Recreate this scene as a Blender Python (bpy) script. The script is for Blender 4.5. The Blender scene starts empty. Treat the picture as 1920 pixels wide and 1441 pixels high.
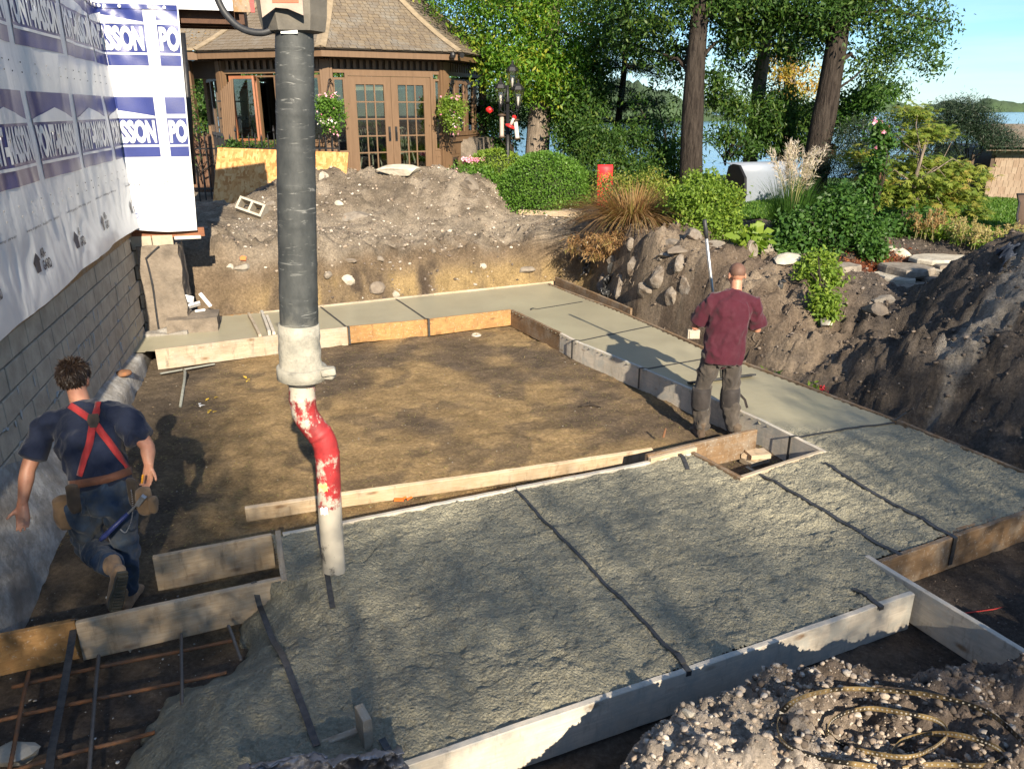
import bpy, bmesh, math, random
import numpy as np
from mathutils import Vector, Matrix, Euler
from math import radians as R, sin, cos, pi
SC = bpy.context.scene
COL = SC.collection
random.seed(7)
RNG = np.random.default_rng(11)

# ------------------------------------------------------------------ camera
H = 3.2; PITCH = R(19.65); FPX = 1442.0
cam = bpy.data.cameras.new('camera'); camo = bpy.data.objects.new('camera', cam); COL.objects.link(camo)
camo.location = (0, 0, H); camo.rotation_euler = (R(90) - PITCH, 0, 0)
cam.sensor_width = 36.0; cam.lens = 36.0 * FPX / 1920.0
cam.clip_start = 0.05; cam.clip_end = 6000
SC.camera = camo

# ------------------------------------------------------------------ light
SUN_AZ = R(-16.5)      # heading the light travels, from +Y towards +X
SUN_EL = R(27.0)
L = Vector((sin(SUN_AZ) * cos(SUN_EL), cos(SUN_AZ) * cos(SUN_EL), -sin(SUN_EL)))
sun = bpy.data.lights.new('sun', 'SUN'); suno = bpy.data.objects.new('sun', sun); COL.objects.link(suno)
sun.energy = 5.0; sun.angle = R(0.55); sun.color = (1.0, 0.87, 0.68)
suno.rotation_euler = L.to_track_quat('-Z', 'Y').to_euler()
suno.location = (2, -10, 20)
W = bpy.data.worlds.new('World'); SC.world = W; W.use_nodes = True
nt = W.node_tree; nt.nodes.clear()
wo = nt.nodes.new('ShaderNodeOutputWorld'); bg = nt.nodes.new('ShaderNodeBackground')
sky = nt.nodes.new('ShaderNodeTexSky'); sky.sky_type = 'NISHITA'; sky.sun_disc = False
sky.sun_elevation = SUN_EL; sky.sun_rotation = math.atan2(-L.x, -L.y)
sky.altitude = 50; sky.air_density = 1.0; sky.dust_density = 0.25; sky.ozone_density = 3.0
bg.inputs['Strength'].default_value = 0.088
# thin streaky cirrus laid over the sky by direction
tc = nt.nodes.new('ShaderNodeTexCoord'); mp = nt.nodes.new('ShaderNodeMapping')
mp.inputs['Rotation'].default_value = (0, 0.05, 0.25); mp.inputs['Scale'].default_value = (1.6, 1.6, 17.0)
nz = nt.nodes.new('ShaderNodeTexNoise'); nz.inputs['Scale'].default_value = 2.2; nz.inputs['Detail'].default_value = 7; nz.inputs['Roughness'].default_value = 0.55
rp = nt.nodes.new('ShaderNodeValToRGB'); rp.color_ramp.elements[0].position = 0.36; rp.color_ramp.elements[1].position = 0.74
rp.color_ramp.elements[1].color = (.42, .42, .42, 1)
mx = nt.nodes.new('ShaderNodeMix'); mx.data_type = 'RGBA'; mx.inputs['B'].default_value = (5.4,6.1,6.8, 1)
nt.links.new(tc.outputs['Generated'], mp.inputs['Vector']); nt.links.new(mp.outputs[0], nz.inputs['Vector'])
nt.links.new(nz.outputs['Fac'], rp.inputs['Fac']); nt.links.new(rp.outputs['Color'], mx.inputs['Factor'])
tn0 = nt.nodes.new('ShaderNodeMix'); tn0.data_type = 'RGBA'; tn0.blend_type = 'MULTIPLY'; tn0.inputs['Factor'].default_value = 1.0; tn0.inputs['B'].default_value = (.58, .79, .96, 1)
nt.links.new(sky.outputs['Color'], tn0.inputs['A']); nt.links.new(tn0.outputs['Result'], mx.inputs['A']); nt.links.new(mx.outputs['Result'], bg.inputs['Color'])
nt.links.new(bg.outputs[0], wo.inputs['Surface'])
SC.view_settings.view_transform = 'Standard'; SC.view_settings.look = 'None'
SC.view_settings.gamma = 1.0; SC.view_settings.use_curve_mapping = False
SC.view_settings.exposure = 1.18
SC.cycles.max_bounces = 6; SC.cycles.transparent_max_bounces = 12; SC.cycles.diffuse_bounces = 3
SC.cycles.glossy_bounces = 3; SC.cycles.transmission_bounces = 4

# ------------------------------------------------------------------ where a picture point lies in the place
_c, _s = cos(PITCH), sin(PITCH)
def ray(px, py):
    x = (px - 960) / FPX; y = -(py - 720.5) / FPX
    return Vector((x, _c + y * _s, -_s + y * _c))
def PZ(px, py, z=0.0):
    d = ray(px, py); t = (z - H) / d.z
    return Vector((d.x * t, d.y * t, z))
def PY(px, py, y):
    d = ray(px, py); t = y / d.y
    return Vector((d.x * t, y, H + d.z * t))

# ------------------------------------------------------------------ numpy noise
_perm = np.random.default_rng(3).permutation(256); _perm = np.concatenate([_perm, _perm, _perm])
_val = np.random.default_rng(4).uniform(-1, 1, 256)
def vnoise(x, y, z=0.0):
    x, y, z = np.broadcast_arrays(np.asarray(x, float), np.asarray(y, float), np.asarray(z, float))
    xi, yi, zi = np.floor(x).astype(int), np.floor(y).astype(int), np.floor(z).astype(int)
    xf, yf, zf = x - xi, y - yi, z - zi
    u, v, w = [t * t * t * (t * (t * 6 - 15) + 10) for t in (xf, yf, zf)]
    def h(a, b, c): return _val[_perm[_perm[_perm[a & 255] + (b & 255)] + (c & 255)]]
    def lp(a, b, t): return a + (b - a) * t
    return lp(lp(lp(h(xi, yi, zi), h(xi+1, yi, zi), u), lp(h(xi, yi+1, zi), h(xi+1, yi+1, zi), u), v),
              lp(lp(h(xi, yi, zi+1), h(xi+1, yi, zi+1), u), lp(h(xi, yi+1, zi+1), h(xi+1, yi+1, zi+1), u), v), w)
def fbm(x, y, z=0.0, o=4, g=0.5):
    s = 0; a = 1.0; f = 1.0
    for i in range(o):
        s = s + a * vnoise(np.asarray(x) * f + 17.3 * i, np.asarray(y) * f + 5.1 * i, np.asarray(z) * f)
        a *= g; f *= 2.03
    return s
def sstep(a, b, x):
    t = np.clip((x - a) / (b - a), 0, 1); return t * t * (3 - 2 * t)

# ------------------------------------------------------------------ objects
def tag(o, label=None, cat=None, group=None, kind=None):
    if label: o['label'] = label
    if cat: o['category'] = cat
    if group: o['group'] = group
    if kind: o['kind'] = kind
    return o
def empty(name, loc=(0, 0, 0), rz=0.0, label=None, cat=None, group=None):
    o = bpy.data.objects.new(name, None); COL.objects.link(o)
    o.location = loc; o.rotation_euler = (0, 0, rz); o.empty_display_size = 0.1
    return tag(o, label, cat, group)
def link(name, me, mat=None, parent=None, loc=None, rot=None):
    o = bpy.data.objects.new(name, me); COL.objects.link(o)
    if mat is not None and not me.materials:
        for m in (mat if isinstance(mat, (list, tuple)) else [mat]): me.materials.append(m)
    if parent is not None: o.parent = parent
    if loc is not None: o.location = loc
    if rot is not None: o.rotation_euler = rot
    return o
def mesh_np(name, v, f, smooth=False, cols=None, colname='tint', mi=None):
    """v Nx3; f MxK array (K 3 or 4)"""
    me = bpy.data.meshes.new(name); v = np.asarray(v, np.float32); f = np.asarray(f, np.int32)
    k = f.shape[1]; me.vertices.add(len(v)); me.vertices.foreach_set('co', v.ravel())
    me.loops.add(f.size); me.loops.foreach_set('vertex_index', f.ravel())
    me.polygons.add(len(f)); me.polygons.foreach_set('loop_start', np.arange(0, f.size, k, dtype=np.int32))
    if smooth: me.polygons.foreach_set('use_smooth', np.ones(len(f), bool))
    if mi is not None: me.polygons.foreach_set('material_index', np.asarray(mi, np.int32))
    if cols is not None:
        ca = me.color_attributes.new(colname, 'FLOAT_COLOR', 'POINT')
        c4 = np.ones((len(v), 4), np.float32); c4[:, :3] = cols; ca.data.foreach_set('color', c4.ravel())
    me.update(calc_edges=True); me.validate()
    return me
class MB:
    """collects shapes into one mesh"""
    def __init__(s): s.v = []; s.f = []; s.m = []; s.mi = 0
    def add(s, vs, fs):
        b = len(s.v); s.v += [tuple(p) for p in vs]; s.f += [tuple(i + b for i in q) for q in fs]; s.m += [s.mi] * len(fs); return s
    def box(s, c, d, rot=None, bev=0.0):
        x, y, z = d[0]/2, d[1]/2, d[2]/2
        if bev <= 0:
            vs = [(-x,-y,-z),(x,-y,-z),(x,y,-z),(-x,y,-z),(-x,-y,z),(x,-y,z),(x,y,z),(-x,y,z)]
            fs = [(0,3,2,1),(4,5,6,7),(0,1,5,4),(1,2,6,5),(2,3,7,6),(3,0,4,7)]
        else:
            bm = bmesh.new(); bmesh.ops.create_cube(bm, size=1.0)
            for q in bm.verts: q.co = Vector((q.co.x*d[0], q.co.y*d[1], q.co.z*d[2]))
            bmesh.ops.bevel(bm, geom=bm.edges[:], offset=bev, segments=1, affect='EDGES')
            bm.verts.index_update(); vs = [q.co.copy() for q in bm.verts]; fs = [[q.index for q in f.verts] for f in bm.faces]; bm.free()
        M = rot.to_matrix() if isinstance(rot, Euler) else rot
        c = Vector(c)
        vs = [((M @ Vector(p)) if M is not None else Vector(p)) + c for p in vs]
        return s.add(vs, fs)
    def beam(s, a, b, w, h, up=(0,0,1), bev=0.0):
        """square bar from a to b: w across, h along up"""
        a, b = Vector(a), Vector(b); d = b - a; n = d.normalized(); upv = Vector(up)
        y = upv.cross(n)
        if y.length < 1e-4: y = Vector((0,1,0)).cross(n)
        y.normalize(); z = n.cross(y)
        return s.box((a + b) / 2, (d.length, w, h), Matrix((n, y, z)).transposed(), bev)
    def tube(s, pts, r, n=10, cap=True, flat=1.0):
        pts = [Vector(p) for p in pts]; k = len(pts); rs = r if isinstance(r, (list, tuple)) else [r] * k
        t0 = (pts[1] - pts[0]).normalized(); ref = Vector((0,0,1)) if abs(t0.z) < .9 else Vector((1,0,0))
        vs = []; x = None
        for i in range(k):
            t = (pts[min(i+1,k-1)] - pts[max(i-1,0)])
            t = t.normalized() if t.length > 1e-9 else t0
            x = (ref.cross(t) if x is None else x - t * x.dot(t)).normalized(); y = t.cross(x)
            for j in range(n):
                a = 2*pi*j/n; vs.append(pts[i] + (x*cos(a) + y*sin(a)*flat) * rs[i])
        fs = [(i*n+j, i*n+(j+1)%n, (i+1)*n+(j+1)%n, (i+1)*n+j) for i in range(k-1) for j in range(n)]
        if cap: fs += [tuple(range(n))[::-1], tuple((k-1)*n + j for j in range(n))]
        return s.add(vs, fs)
    def lathe(s, prof, n=16, c=(0,0,0), M=None):
        vs = []; c = Vector(c)
        for (r, z) in prof:
            for j in range(n):
                a = 2*pi*j/n; p = Vector((r*cos(a), r*sin(a), z)); vs.append((M @ p if M is not None else p) + c)
        k = len(prof)
        fs = [(i*n+j, i*n+(j+1)%n, (i+1)*n+(j+1)%n, (i+1)*n+j) for i in range(k-1) for j in range(n)]
        fs += [tuple(range(n))[::-1], tuple((k-1)*n + j for j in range(n))]
        return s.add(vs, fs)
    def prism(s, poly, h, M=None, c=(0,0,0)):
        """poly: 2-D outline in local XY, extruded h along Z"""
        n = len(poly); vs = [(p[0], p[1], 0) for p in poly] + [(p[0], p[1], h) for p in poly]
        c = Vector(c); vs = [((M @ Vector(p)) if M is not None else Vector(p)) + c for p in vs]
        fs = [tuple(range(n))[::-1], tuple(range(n, 2*n))] + [(i, (i+1)%n, n+(i+1)%n, n+i) for i in range(n)]
        return s.add(vs, fs)
    def ribbon(s, pts, w, t, side):
        """flat strip through pts, width w along side, thickness t"""
        pts = [Vector(p) for p in pts]; side = Vector(side).normalized(); vs = []
        k = len(pts)
        for i in range(k):
            tg = (pts[min(i+1,k-1)] - pts[max(i-1,0)]).normalized(); sd = (side - tg*side.dot(tg)).normalized(); nn = tg.cross(sd)
            for (a, b) in ((-1,-1),(1,-1),(1,1),(-1,1)): vs.append(pts[i] + sd*(a*w/2) + nn*(b*t/2))
        fs = [(i*4+j, i*4+(j+1)%4, (i+1)*4+(j+1)%4, (i+1)*4+j) for i in range(k-1) for j in range(4)]
        fs += [(3,2,1,0), tuple((k-1)*4+j for j in range(4))]
        return s.add(vs, fs)
    def mesh(s, name, smooth=False, fix=True):
        me = bpy.data.meshes.new(name); me.from_pydata(s.v, [], s.f)
        if any(s.m): me.polygons.foreach_set('material_index', s.m)
        if fix:
            bm = bmesh.new(); bm.from_mesh(me); bmesh.ops.recalc_face_normals(bm, faces=bm.faces); bm.to_mesh(me); bm.free()
        if smooth: me.polygons.foreach_set('use_smooth', [True]*len(me.polygons))
        me.update(); return me
    def obj(s, name, mat, parent=None, smooth=False, loc=None, rot=None):
        return link(name, s.mesh(name, smooth), mat, parent, loc, rot)
def grid_faces(nu, nv):
    i = np.arange(nu-1)[:, None] * nv + np.arange(nv-1)[None, :]
    i = i.ravel(); return np.stack([i, i+nv, i+nv+1, i+1], 1)
def autosmooth(o, ang=40):
    me = o.data
    me.polygons.foreach_set('use_smooth', [True]*len(me.polygons))
    try: me.set_sharp_from_angle(angle=R(ang))
    except Exception: pass
def rock_mesh(name, seed, sx, sy, sz, sub=2, rough=0.28, cut=6):
    """angular stone: an icosphere sliced by random planes"""
    rr = random.Random(seed); bm = bmesh.new(); bmesh.ops.create_icosphere(bm, subdivisions=sub, radius=1.0)
    pl = []
    for i in range(cut):
        n = Vector((rr.uniform(-1,1), rr.uniform(-1,1), rr.uniform(-1,1))).normalized(); pl.append((n, rr.uniform(.5,.85)))
    off = Vector((rr.uniform(0,50), rr.uniform(0,50), rr.uniform(0,50)))
    for q in bm.verts:
        p = q.co.copy()
        for n, d in pl:
            e = p.dot(n)
            if e > d: p -= n * (e - d)
        nz_ = float(vnoise(p.x*1.7+off.x, p.y*1.7+off.y, p.z*1.7+off.z)) * rough
        p *= 1 + nz_ * .5
        q.co = Vector((p.x*sx, p.y*sy, p.z*sz))
    me = bpy.data.meshes.new(name); bm.to_mesh(me); bm.free(); return me
def slab_mesh(name, seed, sx, sy, sz):
    """irregular flagstone: a wobbly polygon with thickness and chipped edges"""
    rr = random.Random(seed); n = 11; top = []
    for j in range(n):
        a = 2*pi*j/n + rr.uniform(-.12,.12)
        c, s_ = cos(a), sin(a); k = 1/max(abs(c), abs(s_))**.8
        top.append((c*k*sx*.5*rr.uniform(.86,1.02), s_*k*sy*.5*rr.uniform(.86,1.02)))
    m = MB(); vs = []
    for (f, z) in ((.93, 0), (1.0, sz*.25), (1.0, sz*.8), (.94, sz)):
        for (x, y) in top: vs.append((x*f*rr.uniform(.98,1.02), y*f*rr.uniform(.98,1.02), z + rr.uniform(-.06,.06)*sz))
    fs = [(i*n+j, i*n+(j+1)%n, (i+1)*n+(j+1)%n, (i+1)*n+j) for i in range(3) for j in range(n)]
    fs += [tuple(range(n))[::-1]]
    vs.append((0, 0, sz*1.02)); fs += [(3*n+j, 3*n+(j+1)%n, 4*n) for j in range(n)]
    m.add(vs, fs); return m.mesh(name)

# ------------------------------------------------------------------ materials
MAT = {}
class NT:
    def __init__(s, name):
        s.m = bpy.data.materials.new(name); s.m.use_nodes = True; s.t = s.m.node_tree; s.t.nodes.clear()
        s.out = s.n('OutputMaterial'); MAT[name] = s.m
    def n(s, ty, **kw):
        nd = s.t.nodes.new('ShaderNode' + ty)
        for k, v in kw.items(): setattr(nd, k, v)
        return nd
    def l(s, a, b): s.t.links.new(a, b)
    def set(s, nd, k, v):
        if hasattr(v, 'is_linked') or isinstance(v, bpy.types.NodeSocket): s.l(v, nd.inputs[k])
        else: nd.inputs[k].default_value = v
    def coord(s, kind='Object', scale=(1,1,1), rot=(0,0,0), loc=(0,0,0)):
        if kind == 'World': src = s.n('NewGeometry').outputs['Position']
        else: src = s.n('TexCoord').outputs[kind]
        mp = s.n('Mapping'); mp.inputs['Scale'].default_value = scale; mp.inputs['Rotation'].default_value = rot; mp.inputs['Location'].default_value = loc
        s.l(src, mp.inputs['Vector']); return mp.outputs[0]
    def noise(s, vec, scale, detail=4, rough=.55, dist=0.0):
        a = s.n('TexNoise'); s.l(vec, a.inputs['Vector']); a.inputs['Scale'].default_value = scale
        a.inputs['Detail'].default_value = detail; a.inputs['Roughness'].default_value = rough; a.inputs['Distortion'].default_value = dist
        return a.outputs['Fac']
    def vor(s, vec, scale, feature='F1', rand=1.0, out='Distance'):
        a = s.n('TexVoronoi'); a.feature = feature; s.l(vec, a.inputs['Vector']); a.inputs['Scale'].default_value = scale
        a.inputs['Randomness'].default_value = rand; return a.outputs[out]
    def ramp(s, fac, stops):
        r_ = s.n('ValToRGB'); e = r_.color_ramp.elements
        while len(e) < len(stops): e.new(.5)
        for i, (p, c) in enumerate(stops):
            e[i].position = p; e[i].color = (c, c, c, 1) if isinstance(c, (int, float)) else (*c, 1)
        s.l(fac, r_.inputs['Fac']); return r_.outputs['Color']
    def mix(s, fac, a, b, mode='MIX'):
        m = s.n('Mix'); m.data_type = 'RGBA'; m.blend_type = mode
        def st(k, v):
            if isinstance(v, bpy.types.NodeSocket): s.l(v, m.inputs[k])
            elif isinstance(v, (int, float)) and k == 'Factor': m.inputs[0].default_value = v
            else: m.inputs[k].default_value = (*v, 1)
        if isinstance(fac, bpy.types.NodeSocket): s.l(fac, m.inputs[0])
        else: m.inputs[0].default_value = fac
        st('A', a); st('B', b); return m.outputs['Result']
    def math(s, op, a, b=0.0, c=None):
        m = s.n('Math'); m.operation = op
        for i, v in enumerate((a, b) if c is None else (a, b, c)):
            if isinstance(v, bpy.types.NodeSocket): s.l(v, m.inputs[i])
            else: m.inputs[i].default_value = v
        return m.outputs[0]
    def attr(s, name): 
        a = s.n('Attribute'); a.attribute_name = name; return a.outputs['Color']
    def rand(s): return s.n('ObjectInfo').outputs['Random']
    def bump(s, h, strength=.4, dist=.02, prev=None):
        b = s.n('Bump'); b.inputs['Strength'].default_value = strength; b.inputs['Distance'].default_value = dist
        s.l(h, b.inputs['Height'])
        if prev is not None: s.l(prev, b.inputs['Normal'])
        return b.outputs[0]
    def bsdf(s, color, rough=.7, metal=0.0, normal=None, spec=.5, **kw):
        p = s.n('BsdfPrincipled')
        if isinstance(color, bpy.types.NodeSocket): s.l(color, p.inputs['Base Color'])
        else: p.inputs['Base Color'].default_value = (*color, 1)
        s.set(p, 'Roughness', rough); s.set(p, 'Metallic', metal); p.inputs['Specular IOR Level'].default_value = spec
        if normal is not None: s.l(normal, p.inputs['Normal'])
        for k, v in kw.items(): s.set(p, k.replace('_', ' '), v)
        s.l(p.outputs[0], s.out.inputs['Surface']); s.p = p
        return s.m
def simple(name, c1, c2=None, scale=8, rough=.6, metal=0.0, bump=.15, bscale=60, coords='Object', spec=.4, bdist=.01):
    t = NT(name); v = t.coord(coords); c2 = c2 or tuple(x*.72 for x in c1)
    col = t.mix(t.ramp(t.noise(v, scale, 6, .62), [(.32, 0.), (.68, 1.)]), c1, c2)
    nrm = t.bump(t.noise(v, bscale, 5, .6), bump, bdist) if bump else None
    return t.bsdf(col, rough, metal, nrm, spec)
def wood(name, c1, c2, grain=(1.2, 14, 14), rough=.75, stain=None, stain_amt=0.0, stain_col=(.3,.3,.28), bump=.28, knots=True):
    """grain runs along local X; every board differs by its object random"""
    t = NT(name); tc = t.n('TexCoord').outputs['Object']; rnd = t.rand()
    add = t.n('VectorMath'); add.operation = 'ADD'; t.l(tc, add.inputs[0])
    cb = t.n('CombineXYZ'); 
    for i, k in enumerate((37., 11., 5.)): t.l(t.math('MULTIPLY', rnd, k), cb.inputs[i])
    t.l(cb.outputs[0], add.inputs[1])
    mp = t.n('Mapping'); mp.inputs['Scale'].default_value = grain; t.l(add.outputs[0], mp.inputs['Vector'])
    g = t.noise(mp.outputs[0], 3.0, 8, .65, 1.2)
    col = t.mix(t.ramp(g, [(.3, 0.), (.7, 1.)]), c1, c2)
    big = t.noise(add.outputs[0], 2.3, 5, .6)
    col = t.mix(t.math('MULTIPLY', t.ramp(big, [(.45, 0.), (.72, 1.)]), .55), col, tuple(x*.55 for x in c2))
    if knots:
        mk = t.n('Mapping'); mk.inputs['Scale'].default_value = (2.6, 7, 7); t.l(add.outputs[0], mk.inputs['Vector'])
        kn = t.ramp(t.vor(mk.outputs[0], 1.0), [(.07, 1.), (.17, 0.)])
        col = t.mix(t.math('MULTIPLY', kn, .8), col, (.16, .085, .035))
    ws = t.n('Mapping'); ws.inputs['Scale'].default_value = (5, 5, 1.3); t.l(add.outputs[0], ws.inputs['Vector']); col = t.mix(t.math('MULTIPLY', t.ramp(t.noise(ws.outputs[0], 3.2, 7, .7), [(.54, 0.), (.70, 1.)]), .65), col, tuple(x*.42 for x in c2))
    if stain_amt:
        sp = t.noise(add.outputs[0], 5.5, 8, .7)
        col = t.mix(t.math('MULTIPLY', t.ramp(sp, [(.47, 0.), (.6, 1.)]), stain_amt), col, stain_col)
        sp2 = t.noise(add.outputs[0], 45, 4, .6)
        col = t.mix(t.math('MULTIPLY', t.ramp(sp2, [(.60, 0.), (.66, 1.)]), stain_amt), col, (.46, .45, .40))
    nrm = t.bump(g, bump, .006)
    return t.bsdf(col, rough, 0, nrm, .3)
def leafmat(name, cols, trans=.35, rough=.5):
    """leaf: colour spread by each clump's tint attribute; light also passes through the blade"""
    t = NT(name); a = t.attr('tint'); 
    p = t.n('BsdfPrincipled'); p.inputs['Roughness'].default_value = rough; p.inputs['Specular IOR Level'].default_value = .3
    sep = t.n('SeparateColor'); t.l(a, sep.inputs[0])
    k = len(cols); col = t.ramp(sep.outputs[0], [(i/(k-1) if k > 1 else 0, c) for i, c in enumerate(cols)])
    t.l(col, p.inputs['Base Color'])
    tr = t.n('BsdfTranslucent'); hs = t.n('HueSaturation'); hs.inputs['Value'].default_value = 1.35; hs.inputs['Saturation'].default_value = 1.1
    t.l(col, hs.inputs['Color']); t.l(hs.outputs[0], tr.inputs['Color'])
    ms = t.n('MixShader'); ms.inputs[0].default_value = trans; t.l(p.outputs[0], ms.inputs[1]); t.l(tr.outputs[0], ms.inputs[2])
    t.l(ms.outputs[0], t.out.inputs['Surface']); return t.m
# ================================================================== GROUND
def seg_dist(px, py, poly, closed=True):
    """unsigned distance from points to a polyline"""
    d = np.full(px.shape, 1e9); n = len(poly)
    for i in range(n if closed else n-1):
        ax, ay = poly[i][:2]; bx, by = poly[(i+1) % n][:2]; vx, vy = bx-ax, by-ay
        t = np.clip(((px-ax)*vx + (py-ay)*vy) / (vx*vx+vy*vy+1e-12), 0, 1)
        d = np.minimum(d, np.hypot(px-ax-t*vx, py-ay-t*vy))
    return d
def inside(px, py, poly):
    r = np.zeros(px.shape, bool); n = len(poly)
    for i in range(n):
        ax, ay = poly[i][:2]; bx, by = poly[(i+1) % n][:2]
        c = ((ay > py) != (by > py)) & (px < (bx-ax)*(py-ay)/((by-ay) if by != ay else 1e-9) + ax)
        r ^= c
    return r
def rbf(ctrl, q):
    P = np.array([c[:2] for c in ctrl], float); z = np.array([c[2] for c in ctrl], float)
    ph = lambda r2: np.sqrt(r2 + .15)
    A = ph(((P[:, None] - P[None])**2).sum(-1)); n = len(P)
    M = np.zeros((n+3, n+3)); M[:n, :n] = A + np.eye(n)*.02*-1; M[:n, n] = 1; M[:n, n+1:] = P; M[n:, :n] = M[:n, n:].T
    s = np.linalg.solve(M, np.concatenate([z, [0, 0, 0]])); out = np.empty(len(q))
    for i in range(0, len(q), 40000):
        b = q[i:i+40000]; out[i:i+40000] = ph(((b[:, None] - P[None])**2).sum(-1)) @ s[:n] + s[n] + b @ s[n+1:]
    return out
def idw(samples, x, y, p=3):
    num = 0; den = 0
    for (sx, sy, v) in samples:
        w = 1 / (((x-sx)**2 + (y-sy)**2)**(p/2) + 1e-3); num = num + w*v; den = den + w
    return num / den

ZT = .30                                     # level of the form tops
K = {k: PZ(*p, ZT) for k, p in dict(
    far_out_r=(1040,527), far_out_l=(600,573), far_out_ll=(400,592), far_in_l=(290,655), far_in_m=(650,612), far_in_m2=(800,598), far_in_r=(957,580),
    a_in_1=(1050,624), a_in_2=(1078,638), a_in_3=(1205,690), a_in_4=(1420,785), a_in_5=(1490,815), a_in_n=(1545,847),
    a_out_f=(1027,531), a_out_1=(1163,583), a_out_2=(1311,648), a_out_3=(1680,787), a_out_n=(1920,883),
    mid_l=(530,1003), mid_r=(1297,850), front_l=(745,1430), front_r=(1710,1105), jog_t=(1630,1048), jog_b=(1920,955), jog_e=(1915,1225),
    bx_l=(1388,897), box_tl=(285,1046), box_tr=(510,1003), box_br=(530,1085), box_bl=(140,1167), box_ll=(-40,1203)).items()}
Cn = Vector((-5.15, 10.43, 0)); uW = Vector((.2616, -.9652, 0)); nW = Vector((.9652, .2616, 0))   # inside corner of the house, along-wall and out-of-wall
def onwall(px, py, off=0.0):
    d = ray(px, py); t = (off + Cn.x*nW.x + Cn.y*nW.y) / (d.x*nW.x + d.y*nW.y); return Vector((d.x*t, d.y*t, H + d.z*t))
def wallp(u, off, z): p = Cn + uW*u + nW*off; return Vector((p.x, p.y, z))

foot = [(-7, 10.85), (-4.3, 11.32), (-3.05, 12.02), (.75, 13.92), (1.08, 13.75), (1.83, 11.55), (2.55, 9.9), (3.3, 8.5), (3.98, 7.15), (4.62, 5.95), (5.7, 5.3), (5.8, 4.4),
        (3.5, 3.75), (3.0, 3.72), (2.45, 3.66), (1.95, 3.42), (1.45, 3.50), (1.1, 3.38), (.72, 3.16), (.36, 2.92), (.08, 2.6), (-.3, 2.15), (-1.6, 1.9), (-3.2, 1.2), (-7, .6)]
ctl = [tuple(PY(*p)) for p in [
    (335,437,12.3),(420,440,12.5),(500,452,12.7),(600,452,13.0),(800,452,13.95),(950,445,14.45),(1010,425,14.75),
    (420,397,14.6),(600,412,14.8),(800,414,15.2),(950,402,15.6),(1040,408,15.4),
    (400,386,16.0),(428,390,16.0),(360,384,16.4),(450,384,15.4),(520,342,15.9),(590,326,16.2),(660,334,16.0),(760,321,16.5),(850,324,16.6),(905,342,16.4),(950,374,16.1),
    (600,378,15.3),(700,372,15.5),(800,370,15.6),(880,378,15.6),(700,338,16.2),
    (1000,388,16.3),(1110,388,16.1),(1200,395,15.0),(1330,400,14.6),
    (1078,428,14.1),(1130,430,13.2),(1200,436,12.4),(1290,446,11.6),(1380,486,10.7),(1480,505,10.4),(1600,512,10.2),
    (1450,472,11.4),(1560,474,11.4),(1680,476,11.1),(1780,468,11.2),
    (1520,612,9.2),(1480,560,9.7),(1640,556,9.6),(1600,660,8.6),(1700,640,8.6),
    (1735,543,9.3),(1768,512,9.15),(1814,485,8.95),(1670,538,10.15),(1702,538,10.25),(1740,520,10.7),(1880,472,8.6),(1950,476,8.2),(1850,610,7.8),(1750,640,7.9),(1900,720,7.0),(1820,740,7.1)]]
ctl += [(-7.5,12.5,1.15),(-7.5,17,1.3),(-6,17.8,1.45),(-3,17.9,1.72),(0,18.2,1.75),(-4,24,1.75),(-8,26,1.7),(3.2,15.6,1.5),(5,15,1.5),(7,14.6,1.47),(9,14,1.45),(11,16,1.4),
        (6,20,1.5),(11,22,1.35),(2,22,1.6),(0,27,1.2),(8,27,1.0),(13,29,.4),(-8,31,.6),(2,31,.2),(14,12,1.5),
        (7.2,8.4,1.8),(8.5,6,1.9),(7.5,4,1.75),(10,9,1.6),(2.5,3.1,.40),(2.4,2.5,.36),(1.75,3.0,.44),(1.7,2.4,.34),(1.2,2.95,.46),(1.15,2.4,.33),(.8,2.6,.42),(.75,2.15,.32),(.45,2.2,.36),(3.4,3.1,.45),(3.2,2.3,.45),(1.5,1.7,.36),(2.6,1.8,.45),(.6,1.5,.45),(0,.5,.85),(2,.7,.75),(-1,1.2,.45),
        (5,2.5,.85),(0,-2,1.6),(6,-3,1.65),(-2,-4,1.6),(-6,-4,1.6),(9,0,1.7),(-1.5,.5,.9)]
low = [(-3.3,4.2,-.04),(-3.6,5.4,.02),(-2.4,3.4,-.04),(-1.5,3.0,-.03),(0,5.5,0),(0,9,.02),(-3,9,.02),(2,8,0),(-4.4,9.4,.02),(3,4.6,0),(2.5,3.9,-.02),(4.6,5,.03),(-4.3,11,.1),(0,13,0),(4,7,0),(1,3.3,0)]
wid = [(-4.3,11.3,.7),(-1,13,.75),(.9,14,.5),(1.8,11.6,.32),(2.5,9.9,.5),(3.3,8.5,.8),(4.6,6,.9),(5.7,5,1.),(3.2,3.7,.35),(2,3.4,.3),(1,3.1,.28),(0,2.3,.5),(-3,1.2,.8)]
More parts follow.
